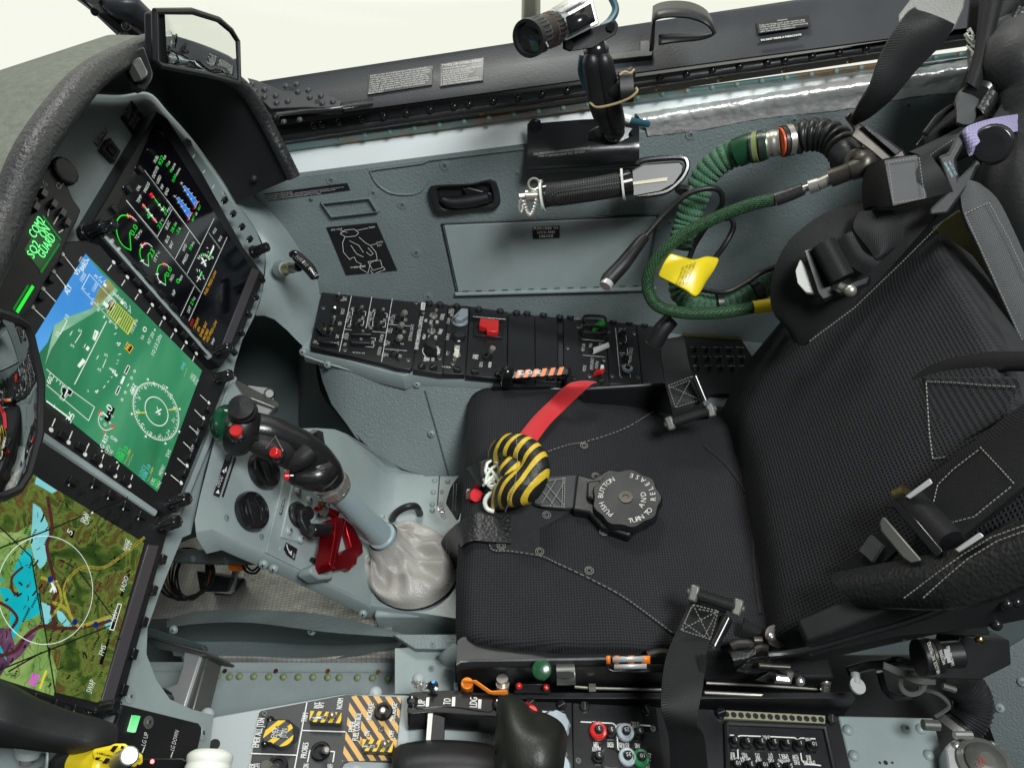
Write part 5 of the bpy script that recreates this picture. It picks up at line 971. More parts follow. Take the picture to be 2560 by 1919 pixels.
mb=MB();mb.line(CS.ons(sm2(O_((1712,700),(1735,720),(1742,778)),4,False),.0042),.005,CS.n);mb.line(CS.ons(sm2(O_((1540,715),(1530,770),(1568,828)),4,False),.0042),.0012,CS.n);mb.plate(CS,O_((1512,88),(1570,95),(1555,192),(1502,185)),.0045,.004);obj('white_marking',mb,white,ev)
mb=MB();mb.text(CS,'Keith',O_(1550,178),O_(1560,108),h=.0048,cap=.005);obj('name_strip',mb,blk,ev)
bp_=panel('backup_panel','narrow black panel with a grey selector knob and round event button',CS,F((982,158),(1118,166),(1086,605),(943,600)))
marks(bp_,CS,O_,[('AHU',(1922,245),(1932,185)),('BACKUP',(1950,278),(1972,178)),('NORM',(1898,382),(1915,310)),('EVENT',(1888,605),(1910,520)),('PTT',(1892,818),(1908,770)),('C1',(1985,898),(2000,868))],cap=.005)
mb=MB()
for i,ch in enumerate('COMM'):mb.text(CS,ch,O_(1832+i*30,985+i*3),O_(1836+i*30,968+i*3),h=.004,cap=.0042)
obj('spread_marking',mb,white,bp_)
quarter(bp_,CS,O_((2002,150),(2005,1030)));small_screw(bp_,CS,O_((1945,935),))
mb=MB();mb.lathe(CS.fr(O_(2040,345),None,.003),[(.014,0),(.014,.002),(.012,.004)],28);a=CS.ons(O_((1945,350),(2055,235),(2150,240),(2150,330),(2100,370),(2060,395),(1985,385)),.006);mb.prism(a,[p+CS.n*.011 for p in a]);obj('selector_knob',mb,mat('grey_knob_plastic',(.26,.30,.33),.35),bp_,bevel=.0014)
mb=MB();mb.line(CS.ons(O_((1945,340),(2025,250)),.0172),.0012,CS.n);obj('knob_index',mb,blk,bp_)
mb=MB();mb.lathe(CS.fr(O_(2020,570),None,.0025),[(.0125,0),(.0125,.002),(.011,.003),(.010,.0045),(.006,.0055)],28);obj('event_button',mb,blk_gloss,bp_)
mb=MB();mb.lathe(CS.fr(O_(2000,820),None,.0025),[(.0066,0),(.0066,.002),(.005,.0025)],20);mb.box((0,0,.006),(.009,.004,.014),M=CS.fr(O_(2000,770),O_(2050,772),.004),m=1);obj('push_to_talk',mb,[nickel,steel],bp_,bevel=.0006)
el=panel('beacon_panel','black panel with a bright red hinged guard over the ELT switch',CS,F((1120,168),(1362,205),(1352,636),(1092,612)))
mb=MB();mb.plate(CS,F((1145,262),(1345,275),(1328,370),(1142,352)),.007,.0035);obj('guard_base',mb,blk,el,bevel=.001)
mb=MB();mb.cyl(CS.on(F(1138,236),.018),CS.on(F(1346,254),.018),.0032,n=12);obj('hinge_pin',mb,blk_gloss,el)
mb=MB();a=CS.ons(F((1183,232),(1306,240),(1302,332),(1228,328),(1222,305),(1200,298),(1178,292)),.019);mb.prism([p-CS.n*.011 for p in a],a);obj('red_guard',mb,red,el,bevel=.0012)
mb=MB();mb.lathe(CS.fr(F(1243,246),None,.0192),[(.0035,0),(.0035,.0008)],12);obj('guard_screw',mb,brass,el)
marks(el,CS,Q,[('ELT',(262,258),(270,212),.0062),('COM1',(245,572),(252,528)),('EMER',(270,575),(278,528)),('121.5',(315,655),(322,608)),('NORM',(408,662),(416,608)),('ME390 (SART)',(512,305),(526,212),.003)],[],cap=.005,bold=.5)
toggle(el,CS,Q(368,555),Q(428,455),.03,cap=1,s=1.15);quarter(el,CS,Q((278,60),(503,80),(235,712),(480,735)))
b1=panel('blanking_panel','plain matt black blanking plate to the right of the red guard',CS,Q((588,90),(862,115),(868,800),(580,770)),cat='blanking plate');quarter(b1,CS,Q((675,98),(785,103),(780,768)))
b2=panel('blanking_panel','plain black blanking plate just forward of the oxygen panel',CS,Q((866,116),(1100,140),(1100,815),(872,800)),cat='blanking plate');quarter(b2,CS,Q((955,120),(1022,775)))
b3=panel('panel_gap_strip','narrow glossy black strip between the blank plate and oxygen panel',CS,Q((1104,145),(1158,150),(1168,815),(1104,812)),h=.001,mt=blk_gloss,cat='strip');quarter(b3,CS,Q((1126,142),(1140,775)))
ox=panel('oxygen_panel','black oxygen panel with green, white and red lever switches',CS,Q((1162,148),(1600,180),(1640,830),(1240,828),(1170,815)))
marks(ox,CS,Q,[('O',(1300,165),(1303,152)),('X',(1328,166),(1331,153)),('Y',(1355,168),(1358,155)),('OXY',(1366,255),(1376,222)),('ON',(1455,352),(1460,322)),('OFF',(1552,368),(1560,328)),('MIXTURE',(1382,492),(1392,415)),('MAX',(1458,452),(1465,412)),('AUTO',(1560,455),(1570,408)),('EMERGENCY',(1470,685),(1482,560)),('NORMAL',(1520,675),(1532,595)),('MODE',(1395,700),(1402,640))],[[(1358,367),(1582,388)],[(1366,532),(1598,552)]],cap=.0052)
quarter(ox,CS,Q((1236,140),(1265,795),(1555,812)));small_screw(ox,CS,Q((1318,240),(1208,460),(1435,752),(1632,288),(1585,585)))
def rocker(par,base,tip,m,hh,w_=.006):
 a,b=CS.on(base,.006),CS.on(tip,hh);d_=b-a;side=d_.cross(CS.n).normalized();up=side.cross(d_).normalized()
 mb=MB();mb.loft([[a-side*w_*1.2-CS.n*.003,a+side*w_*1.2-CS.n*.003,a+side*w_*1.2+CS.n*.004,a-side*w_*1.2+CS.n*.004][k:]+[a-side*w_*1.2-CS.n*.003,a+side*w_*1.2-CS.n*.003,a+side*w_*1.2+CS.n*.004,a-side*w_*1.2+CS.n*.004][:k]for k in(0,)]+[[a+d_*.45+side*x*w_*.8+up*y*.0035 for x,y in((-1,-1),(1,-1),(1,1),(-1,1))],[b+side*x*w_+up*y*.0025 for x,y in((-1,-1),(1,-1),(1,1),(-1,1))]],closed=True)
 mb.add([b+side*x*w_+up*y*.0025 for x,y in((-1,-1),(1,-1),(1,1),(-1,1))],[(0,1,2,3)]);return mb
obj('green_lever',rocker(ox,Q(1460,262),Q(1592,190),green_pl,.024),green_pl,ox,bevel=.001)
obj('white_lever',rocker(ox,Q(1470,492),Q(1635,425),offwhite,.024,.0045),white,ox,bevel=.001)
obj('red_lever',rocker(ox,Q(1490,715),Q(1575,700),red,.016),red,ox,bevel=.001)
mb=MB();mb.plate(CS,Q((1552,630),(1588,632),(1586,668),(1550,665)),.019,.012);obj('lever_tip',mb,white,ox,bevel=.0006)
mb=MB()
for z,a in((.022,Q((1375,195),(1388,125),(1560,128),(1600,150),(1600,190))),(.018,Q((1365,292),(1385,228),(1590,240),(1600,300),(1370,292)))):mb.tube(smooth(CS.ons(a,z),4),.0026,8)
mb.plate(CS,Q((1362,275),(1590,300),(1588,320),(1366,298)),.014,.004);obj('guard_frame',mb,blk_gloss,ox)
mb=MB()
for a,b in(((1425,460),(1500,510)),((1445,690),(1620,730)),((1425,230),(1580,282))):mb.plate(CS,Q(a,(b[0],a[1]+8),b,(a[0],b[1]-8)),.0041,.0034)
obj('lever_slot',mb,hood_blk,ox)
def cb_b(mb):
 Mi=Matrix.Identity(4);mb.lathe(Mi,[(.0068,0),(.0068,.002),(.0058,.003)],6,m=0);mb.lathe(Mi,[(.0056,.002),(.0056,.005),(.005,.0058)],20,m=1);mb.lathe(Mi,[(.0042,.004),(.0042,.011),(.0036,.012)],18,m=1)
def breaker(par,pl,p,q,txt,s=1.0,collar=None,h=.003,tcap=.0034):
 M=pl.fr(p,q,h)@Matrix.Scale(s,4);o=inst('circuit_breaker','cbk',cb_b,[blk_gloss,blk],par,M)
 if collar:inst('collar','coll'+collar[0],lambda mb:mb.lathe(Matrix.Identity(4),[(.0088,.002),(.0088,.006),(.0078,.0072),(.0055,.0066)],24),collar[1],o,M)
 if txt:mb=MB();mb.textM(txt,M@Matrix.Translation((0,0,.01215)),tcap);obj('numeral',mb,white,o)
 return o
gb=panel('generator_bus_panel','black breaker panel marked GENERATOR BUS at the aft end of the starboard console',CS,Q((1604,180),(1920,205),(1985,830),(1644,830)),cat='breaker panel')
marks(gb,CS,Q,[('GENERATOR BUS',(1868,608),(1892,458),.0062),('CDP1',(1742,262),(1780,268),.0036),('REFUEL',(1735,282),(1765,288),.0036),('UFCP',(1745,412),(1770,416),.0036),('PADRES',(1752,515),(1808,522),.0036),('PLD',(1758,538),(1780,542),.0036),('GEN P',(1765,645),(1808,650),.0036),('SEC',(1768,665),(1790,670),.0036)],[[(1706,248),(1752,748),(1775,770)],[(1806,252),(1862,765)]],cap=.004)
gc=mat('pale_blue_grey_collar',(.42,.50,.53),.4)
for p,s_,c in[(Q(1778,322),'5',None),(Q(1792,450),'3',None),(Q(1808,580),'3',None),(Q(1825,690),'35',('g',gc))]:breaker(gb,CS,p,(p[0]+8,p[1]+1),s_,.95,c,h=.0036)
quarter(gb,CS,Q((1680,188),(1848,198)));small_screw(gb,CS,Q((1900,308),(1672,750),(1942,765)))
b4=panel('blanking_panel','black end plate aft of the generator breakers beneath the hanging plug',CS,Q((1925,205),(2115,220),(2215,400),(2215,830),(1990,830)),cat='blanking plate');quarter(b4,CS,Q((2008,222),))
ab=panel('aft_breaker_panel','small black breaker panel in the dark corner behind the starboard lap strap',CS,VV((1478,722),(1600,730),(1632,780),(1628,850),(1500,850)),cat='breaker panel')
for r in range(3):
 for k in range(5):p=VV(1500+k*25+r*3,757+r*20+k*.6);breaker(ab,CS,p,(p[0]+5,p[1]),None,.62)
mb=MB();random.seed(2)
for r in range(3):
 for k in range(5):mb.text(CS,random.choice(['PRMP','PWR','FDR','NAV','INST']),VV(1492+k*25+r*3,751+r*20),VV(1508+k*25+r*3,751.5+r*20),h=.0042,cap=.0028)
obj('marking',mb,white,ab)
mb=MB();mb.plate(CS,VV((1474,718),(1600,727),(1600,733),(1474,724)),.006,.002);obj('edge_rail',mb,olive,ab)
dk2=thing('port_console',CP.on((900,1850),-.05),'pale grey port console deck carrying the trim panel, flap gate and throttle','console')
deck=[S(2105,440),I_(150,560),I_(565,490),I_(960,410),I_(1330,345),I_(1870,352),(1085,1745),(1300,1752),(1300,2050),(500,2050),S(1930,900)]
deck=[(530,1792),I_(150,548),I_(960,405),I_(1330,340),I_(1890,352),(1120,1750),(1298,1753),(1298,2100),(480,2100)]
mb=MB();mb.plate(CP,deck,-.004,-.03);obj('deck_plate',mb,grey_light,dk2,bevel=.002)
mb=MB();q=CP.ons([(530,1792),I_(960,405),I_(1330,340),I_(1890,352)],-.006);mb.loft([q,[p+V3((0,.001,-.06))for p in q]]);obj('deck_web',mb,grey,dk2)
mb=MB();mb.lathe(CP.fr(I_(132,812),None,-.0038),[(.0062,0),(.0062,.0003)],20);obj('deck_hole',mb,hood_blk,dk2)
for p in I_((65,535),(1615,335)):inst('rivet','drv',lambda mb:rivet_b(mb,.008),grey_light,dk2,CP.fr(p,None,-.008))
tp=panel('trim_panel','worn black panel with jettison cover, trim switch and amber striped fuel control corner',CP,[I_(*q)for q in((565,497),(1350,350),(1835,368),(1858,392),(1800,950),(1780,965),(1390,950),(1330,975),(1290,1040),(1290,1400),(400,1400),(545,520))],h=.002,mt=worn_blk,th=.006)
mb=MB();st_px=[I_(*q)for q in((1385,372),(1440,358),(1835,372),(1855,395),(1800,940),(1780,955),(1310,965))]
def clip(poly,a,b,c):
 out=[]
 for i in range(len(poly)):
  p,q=poly[i],poly[(i+1)%len(poly)];dp,dq=a*p[0]+b*p[1]-c,a*q[0]+b*q[1]-c
  if dp<=0:out.append(p)
  if dp*dq<0:t_=dp/(dp-dq);out.append((p[0]+(q[0]-p[0])*t_,p[1]+(q[1]-p[1])*t_))
 return out
ang=math.atan2(180,118);nx,ny=math.sin(ang),-math.cos(ang)
for k in range(-12,14):
 o0=st_px[0][0]*nx+st_px[0][1]*ny+k*23.5+2;pz=clip(clip(st_px,nx,ny,o0+12.5),-nx,-ny,-o0)
 if len(pz)>2:mb.poly(CP.ons(pz,.0024))
obj('amber_stripes',mb,buff_stripe,tp)
mb=MB()
for q in[[(1395,600),(1432,600),(1425,705),(1395,700)],[(1438,520),(1492,515),(1475,775),(1430,772)],[(1560,430),(1605,430),(1590,588),(1555,585)],[(1778,430),(1822,432),(1805,598),(1775,598)],[(1535,685),(1572,685),(1565,740),(1535,738)],[(1762,680),(1798,682),(1790,750),(1760,748)]]:mb.poly(CP.ons(I_(*q),.0027))
obj('label_patch',mb,worn_blk,tp)
marks(tp,CP,I_,[('EMER ALL JTSN',(540,838),(598,570),.0075),('TRIM',(985,605),(1000,522),.0065),('INT',(1095,478),(1105,425),.006),('RPT',(1138,475),(1148,422),.006),('NORM',(1308,485),(1322,388),.0065),('PROBES',(980,935),(1003,795),.0065),('ON',(1000,1030),(1005,990),.006),('OFF',(1222,1042),(1228,990),.006),('EMER',(1420,695),(1435,600),.0065),('FUEL CONTROL',(1455,775),(1492,520),.0065),('INCREASE',(1580,585),(1603,432),.006),('DECREASE',(1795,598),(1818,432),.006),('ON',(1560,735),(1567,690),.006),('OFF',(1782,745),(1792,685),.006),('GEN',(550,1030),(556,985),.006),('ER',(498,1025),(508,990),.006)],[[(985,425),(870,1040)],[(938,680),(1338,693)],[(472,892),(890,908)],[(992,970),(1012,865),(1068,868)],[(1185,872),(1240,876),(1225,970)]],wd=.0013,h=.003,bold=.5)
small_screw(tp,CP,I_((595,525),(1670,670),(22,1100)),.0025)
for b,t in(((1112,878),(1168,858)),((1690,512),(1685,492))):toggle(tp,CP,I_(*b),I_(*t),.02,ph=.002,s=1.5)
toggle(tp,CP,I_(715,1015),I_(598,1000),.03,ph=.002,s=1.6,cap=1)
mb=MB();mb.plate(CP,I_((625,572),(820,580),(920,665),(895,785),(790,838),(575,838),(570,820)),.0028,.0012);obj('guard_recess',mb,hood_blk,tp,bevel=.0005)
gd=MB();gM=CP.fr(I_(755,705),I_(815,695),.004);cpx=I_((640,590),(740,588),(800,592),(850,640),(862,705),(850,770),(800,815),(745,827),(690,815),(650,785),(578,778),(600,690),(620,610))
gd.plate(CP,sm2(cpx,2),.016,.004);obj('guard_cover',gd,worn_blk,tp,bevel=.001)
mb=MB();cc=sm2(cpx,2);a_=math.radians(-38);nx,ny=math.cos(a_+1.57),math.sin(a_+1.57)
for k in range(-6,8):
 o0=I_(750,705)[0]*nx+I_(750,705)[1]*ny+k*26-4;pz=clip(clip(cc,nx,ny,o0+12),-nx,-ny,-o0)
 if len(pz)>2:mb.poly(CP.ons(pz,.0163))
obj('guard_stripes',mb,yel_stripe,tp)
mb=MB();mb.plate(CP,I_((700,640),(815,650),(790,755),(670,745)),.0167,.0165);obj('guard_patch',mb,worn_blk,tp)
mb=MB()
for s_,a,b in[('EMER',(705,748),(728,652)),('ALL',(750,738),(768,672)),('JTSN',(792,748),(808,665))]:mb.text(CP,s_,I_(*a),I_(*b),h=.017,cap=.0065)
obj('guard_lettering',mb,white,tp)
mb=MB();
for p in I_((648,590),(598,805)):mb.ball(CP.on(p,.008),.005,12)
obj('guard_hinge',mb,blk_gloss,tp)
def striped_guard(px,patch,word,wpts,pin):
 mb=MB();mb.plate(CP,px,.0145,.003);obj('switch_guard',mb,worn_blk,tp,bevel=.0012)
 mb=MB();a_=math.radians(28);nx,ny=math.cos(a_),-math.sin(a_)*-1
 for k in range(-8,9):
  c0=px[0];o0=c0[0]*nx+c0[1]*ny+k*17.5;pz=clip(clip(px,nx,ny,o0+9),-nx,-ny,-o0)
  if len(pz)>2:mb.poly(CP.ons(pz,.0148))
 obj('guard_stripes',mb,yel_stripe,tp)
 mb=MB();mb.poly(CP.ons(patch,.0151));obj('guard_patch',mb,worn_blk,tp)
 mb=MB()
 for ch,p in zip(word,wpts):mb.text(CP,ch,I_(p[0],p[1]),I_(p[0]+2,p[1]-20),h=.0154,cap=.0055)
 obj('guard_lettering',mb,white,tp)
 inst('toggle_pin','gpin',lambda mb:mb.ball((0,0,.004),.0045,12),nickel,tp,CP.fr(pin,None,.014))
striped_guard(I_((1018,500),(1305,515),(1300,615),(1005,600)),I_((1035,542),(1170,548),(1160,578),(1030,572)),'TRIM',[(1060,568),(1085,569),(1112,570),(1140,571)],I_(1218,552))
striped_guard(I_((1500,760),(1785,775),(1770,882),(1490,868)),I_((1520,800),(1640,808),(1630,842),(1515,835)),'FCU',[(1545,832),(1578,834),(1610,836)],I_(1702,818))
gp=thing('gear_panel',PN.on(S(1600,600)),'black panel marked LG UP and LG DOWN with a bright green lamp','gear panel')
mb=MB();mb.plate(PN,S((1215,315),(1960,500),(1990,540),(1990,600),(1930,850),(1900,950),(1050,950),(1130,560)),-.0065,-.012);obj('plate',mb,panel_blk,gp,bevel=.0008)
mb=MB();mb.plate(PN,S((1328,420),(1388,430),(1340,588),(1280,576)),-.0035,-.0065);obj('green_lamp',mb,emi_tex('gear_lamp',[(.35,(.0,.85,.12)),(.62,(.45,1,.6))],14,1,st=1.0),gp)
mb=MB();mb.line(PN.ons(S((1302,420),(1258,570)),-.006),.0006,nP);mb.line(PN.ons(S((1425,738),(1405,790)),-.006),.0012,nP);mb.line(PN.ons(S((1705,785),(1688,836)),-.006),.0012,nP)
mb.text(PN,'LG UP',S(1435,728),S(1468,600),h=-.006,cap=.0055);mb.text(PN,'LG DOWN',S(1718,775),S(1768,580),h=-.006,cap=.0055);obj('marking',mb,white,gp)
inst('screw','gpscr',lambda mb:screw_b(mb,.004),[gunmetal,blk],gp,PN.fr(S(1465,492),None,-.0065));inst('screw','pscrew',None,None,ip,PN.fr(S(2000,605),None,-.0112))
gh=thing('gear_lever',at(S(1700,880),.64),'black gear lever arm with a ribbed white wheel shaped knob','gear lever')
mb=MB();a=[at(p,.66)for p in S((1180,850),(1500,838),(1800,838),(1860,870),(1860,960),(1180,960))];mb.prism([p+V3((0,0,-.012))for p in a],a);obj('arm',mb,blk,gh,bevel=.002)
inst('button','redbtn',lambda mb:mb.lathe(Matrix.Identity(4),[(.0022,0),(.0022,.001),(.0016,.0014)],14),red,gh,axes(at(S(1503,878),.657),-ray(S(1503,878))))
mb=MB();c0=at(S(1795,885),.63);c1=at(S(2235,895),.63);Mw=axes(c0.lerp(c1,.5),V3((0,1,-.1)),c1-c0)
rr=(c1-c0).length/2;ca=at(S(2020,1150),.62);Mw=axes(ca,V3((0,.95,.25)),V3((1,0,0)))
mb.lathe(Mw,[(rr*.7,.028),(rr*.9,.026)]+sum([[(rr*.99,.024-k*.0085),(rr*1.0,.0225-k*.0085),(rr*.99,.0195-k*.0085),(rr*.955,.0185-k*.0085),(rr*.955,.0175-k*.0085)]for k in range(6)],[])+[(rr*.7,-.03)],48);obj('wheel_knob',mb,offwhite,gh)
eg=thing('emergency_handle',at(S(1100,850),.58),'yellow and black striped emergency gear handle with a steel pin','handle')
mb=MB();mb.cyl(at(S(760,900),.6),at(S(1080,930),.58),.012,.0115,24);obj('grip',mb,yellow,eg,bevel=.004)
mb=MB();mb.tube([at(p,.61)for p in S((560,960),(660,900),(760,890),(850,880))],[.009,.013,.018,.019],20);obj('boot',mb,rubber,eg)
EH=pl3(at(S(900,780),.555),at(S(1400,800),.555),at(S(1100,940),.556));ep_px=S((895,775),(1080,735),(1100,718),(1215,718),(1330,790),(1395,830),(1395,900),(1360,945),(1180,950),(940,870),(905,860))
mb=MB();mb.plate(EH,ep_px,.0,-.004);obj('plate',mb,yellow,eg,bevel=.003)
mb=MB()
for q in[[(1122,722),(1172,722),(1120,790),(1085,770)],[(1200,720),(1230,730),(1210,760),(1190,745)],[(950,835),(1000,838),(960,868),(938,862)],[(1045,842),(1095,850),(1050,905),(1010,895)],[(1140,880),(1170,890),(1150,940),(1115,925)],[(1330,800),(1350,810),(1310,900),(1290,890)],[(1270,900),(1310,905),(1290,942),(1240,944)],[(1355,905),(1385,910),(1360,935),(1340,930)]]:mb.poly(EH.ons(S(*q),.0014))
obj('black_stripes',mb,blk,eg)
mb=MB()
for i,ch in enumerate('EMER'):mb.text(EH,ch,S(1010+i*32,808+i*8),S(1012+i*32,790+i*8),h=.002,cap=.0038)
mb.text(EH,'GR',S(1385,880),S(1388,840),h=.002,cap=.0036);obj('lettering',mb,blk,eg)
mb=MB();mb.cyl(at(S(1170,880),.553),at(S(1280,820),.525),.0064,.0062,24);obj('pin',mb,steel,eg,bevel=.001)
sb=thing('side_bracket',at(S(250,830),.6),'pale grey folded bracket with a hanging pin in the lower left corner','bracket')
mb=MB();a=[at(p,.60)for p in S((-40,700),(200,715),(460,755),(490,775),(440,960),(380,960))];b=[at(p,.66)for p in S((-40,745),(200,750),(440,790),(470,800),(430,960),(375,960))]
mb.loft([a,b]);mb.poly([at(p,.655)for p in S((-40,745),(440,790),(470,800),(400,960),(-40,960))]);obj('plate',mb,grey_dark,sb,sol=.002)
mb=MB();mb.loft([[at(p,.6)for p in S((-40,700),(200,715),(460,755),(488,775))],[at(p,.598)for p in S((-40,718),(200,732),(455,772),(482,795))]]);mb.poly([at(p,.599)for p in S((460,755),(490,770),(480,960),(430,960),(468,800))]);obj('flange',mb,grey_light,sb,sol=.002)
mb=MB();mb.cyl(at(S(290,740),.62),at(S(272,820),.62),.011,.009,14);mb.cyl(at(S(262,820),.62),at(S(255,890),.62),.006,.005,14,m=1);obj('pin',mb,[grey_light,steel],sb)
mb=MB();mb.ball(at(S(100,768),.64),.006,10);mb.ball(at(S(190,768),.64),.006,10);obj('rivet',mb,grey_light,sb)
mb=MB();mb.tube(smooth([at(p,.68)for p in S((430,960),(480,880),(560,860),(640,900),(660,960))],5),.009,12);mb.tube(smooth([at(p,.7)for p in S((440,800),(520,780),(600,800),(640,850))],5),.007,10,m=1);obj('conduit',mb,[grey,blk],sb)
fg=thing('flap_gate',CP.on(H(430,850)),'curved black flap gate marked UP, TO and LDG','flap gate')
FG=Pl(CP.on(H(420,870),.03),(.09,.25,1));o_px=sm2(H((75,800),(110,785),(250,775),(430,772),(640,792),(780,832),(815,850),(812,960),(790,985),(700,975),(430,955),(250,945),(90,955),(60,945),(62,870)),3)
mb=MB();mb.plate(FG,o_px,.0,-.03);obj('body',mb,blk_gloss,fg,bevel=.003,seg=3)
mb=MB();mb.plate(FG,sm2(H((135,815),(300,800),(450,798),(600,808),(725,828),(718,938),(450,905),(300,902),(132,915)),3),.0012,-.001);obj('scale_plate',mb,blk_gloss,fg,bevel=.0004)
mb=MB()
for q in[[(208,830),(232,826),(228,900),(202,902)],[(412,825),(438,824),(434,898),(408,898)],[(618,842),(645,844),(640,918),(615,915)]]:mb.poly(FG.ons(H(*q),.0016))
for s_,a,b in[('UP',(198,898),(202,850)),('TO',(400,888),(404,840)),('LDG',(608,908),(612,832))]:mb.text(FG,s_,H(*a),H(*b),h=.0016,cap=.0085,bold=.6)
obj('marking',mb,white,fg)
for p in H((98,860),(768,885)):inst('screw','fgscr',lambda mb:mb.lathe(Matrix.Identity(4),[(.0065,0),(.0065,.002),(.0045,.003),(.003,.002)],20),blk_gloss,fg,FG.fr(p,None,.001))
fl_=thing('flap_lever',CP.on(H(280,1080)),'black flap lever block with a white strip under the UP mark','flap lever')
mb=MB();a=CP.ons(H((222,950),(262,950),(358,985),(350,1190),(240,1190),(202,1180)),.03);mb.prism([p-CP.n*.035 for p in a],a);obj('block',mb,blk,fl_,bevel=.001)
mb=MB();a=CP.ons(H((222,952),(260,952),(242,1165),(206,1165)),.0315);mb.prism([p-CP.n*.002 for p in a],a);obj('white_strip',mb,offwhite,fl_)
tb=thing('flap_track',CP.on(H(400,1220)),'black flap lever track plate on the pale deck','track')
mb=MB();mb.plate(CP,H((205,1180),(580,1190),(615,1210),(615,1260),(200,1260)),.004,-.004);obj('plate',mb,blk_pt,tb,bevel=.003)
fk=thing('friction_drum',CP.on(H(380,1320)),'large smooth black friction drum at the bottom edge of the console','drum')
mb=MB();rws=[]
for k in range(9):
 t_=k/8;r=[]
 for(x,y0)in[(10,1290),(30,1262),(200,1235),(400,1232),(600,1248),(730,1275),(760,1300)]:r.append(at(H(x,y0+t_*240),.86-.03*math.sin(t_*2.0)))
 rws.append(r)
mb.loft([smooth(r,3)for r in rws]);obj('drum',mb,blk_pt,fk,sharp=70,sol=.01)
t=thing('placard',CP.on(H(708,1120)),'grey placard reading FLAPS beside the throttle','placard')
mb=MB();mb.plate(CP,H((682,1038),(742,1042),(735,1210),(670,1205)),-.0028,-.004);obj('plate',mb,mat('grey_placard_film',(.30,.29,.30),.4),t)
mb=MB();mb.text(CP,'FLAPS',H(715,1172),H(722,1075),h=-.0024,cap=.008);obj('lettering',mb,white,t)
th=thing('throttle_grip',at(H(1050,1150),.8),'dark olive black throttle grip with two red tipped switches','throttle')
mb=MB();secs=[(H(905,845),H(925,850),.83,.010),]
ring=[[(805,850),(850,838),(950,865),(1030,935),(1160,970),(1260,1050),(1283,1140)],[(800,870),(850,870),(930,940),(1050,1075),(1150,1110),(1240,1100),(1282,1145)],[(795,1000),(830,1010),(900,1060),(1020,1120),(1140,1150),(1240,1140),(1275,1240)],[(790,1200),(830,1200),(900,1200),(1020,1210),(1140,1220),(1230,1240),(1262,1300)],[(775,1440),(830,1440),(900,1440),(1020,1440),(1140,1440),(1220,1440),(1250,1440)]]
dep=[[.82,.815,.81,.805,.805,.815,.83],[.815,.8,.79,.78,.78,.79,.82],[.82,.785,.77,.765,.765,.78,.83],[.82,.775,.76,.755,.755,.77,.83],[.82,.77,.75,.745,.745,.76,.83]]
mb.loft([smooth([at(H(*p),d_)for p,d_ in zip(r,dd_)],3)for r,dd_ in zip(ring,dep)]);obj('grip',mb,mat('olive_black_plastic',(.013,.015,.011),.45,bump=('noise',300,.0003),var=.2),th,sharp=60,sub=1,sol=.006)
for a,b in((H(895,890),H(935,905)),(H(1000,915),H(1045,940))):
 mb=MB();mb.cyl(at(a,.83),at(b,.80),.0066,.0058,18);obj('red_switch',mb,red,th,bevel=.001)
mb=MB();a=[at(H(*p),.795)for p in((800,1080),(870,1165),(868,1190),(805,1210),(775,1130))];mb.prism([p+V3((0,0,-.02))for p in a],a);a=[at(H(*p),.79)for p in((765,1220),(800,1210),(865,1250),(800,1330),(745,1270))];mb.prism([p+V3((0,0,-.02))for p in a],a);obj('thumb_switch',mb,blk,th,bevel=.002)
inst('screw','thscr',lambda mb:rivet_b(mb,.007),brass,th,axes(at(H(915,1140),.772),-ray(H(915,1140))))
mb=MB()
for k in range(7):mb.tube([at(H(1045+k*16,1000+k*6),.788),at(H(1065+k*16,1075+k*2),.779)],.0022,6)
obj('friction_ribs',mb,blk,th)
def port_panel(name,label,px,cat='breaker panel'):return panel(name,label,CP,px,h=.0,th=.02,cat=cat)
lp_=port_panel('instrument_light_panel','black panel of light dimmers marked INT LIGHT behind the throttle',H((1000,858),(1358,868),(1370,1387),(1370,1500),(1000,1500)),'dimmer panel')
marks(lp_,CP,H,[('MAX',(1310,1062),(1316,998),.0065),('MAX',(1310,1232),(1316,1170),.0065),('MAX',(1318,1387),(1324,1325),.0065)]+[(c,(1072+i*31,950+i*1),(1073+i*31,932+i),.006)for i,c in enumerate('NT')]+[(c,(1134+i*29,951),(1135+i*29,938),.006)for i,c in enumerate('LIGHT')],h=.0006)
quarter(lp_,CP,H((1030,880),(1273,898)),0);small_screw(lp_,CP,H((1302,1282),),0)
mb=MB();mb.lathe(CP.fr(H(1225,1060),None,.0),[(.017,0),(.017,.006),(.014,.012)],24,rmod=lambda a:1+.05*math.cos(9*a));mb.lathe(CP.fr(H(1230,1400),None,.0),[(.017,0),(.017,.006),(.014,.012)],24);obj('dimmer_knob',mb,gc,lp_)
bb_=port_panel('battery_bus_panel','black battery bus breaker panel with red, green and grey collars',H((1362,870),(2025,905),(2090,1387),(2110,1500),(1374,1500)))
marks(bb_,CP,H,[('28 VDC',(1578,1018),(1522,1014),.0055),('28 VDC',(1888,1022),(1830,1018),.0055),('AVIONIC',(1888,1055),(1830,1052),.0055),('TRIM',(1570,1180),(1530,1178),.0055),('AIL/ELEV',(1585,1218),(1518,1216),.0055),('FRONT',(1685,1182),(1636,1180),.0055),('CLBD',(1680,1218),(1642,1216),.0055),('BUS N-ESS',(1808,1188),(1728,1184),.0055),('AV BAT',(1795,1222),(1745,1220),.0055),('AHRS',(1895,1192),(1855,1190),.0055),('BATTERY BUS',(1965,1500),(1985,1275),.0085)],[[(1430,1021),(1512,1025)],[(1585,1028),(1680,1032),(1702,1048),(1712,1080),(1722,1230),(1735,1250),(1765,1262),(1945,1270)],[(1820,1040),(1740,1038),(1718,1048),(1710,1070)],[(1895,1046),(1975,1052)]],wd=.0015,h=.0006,bold=.5)
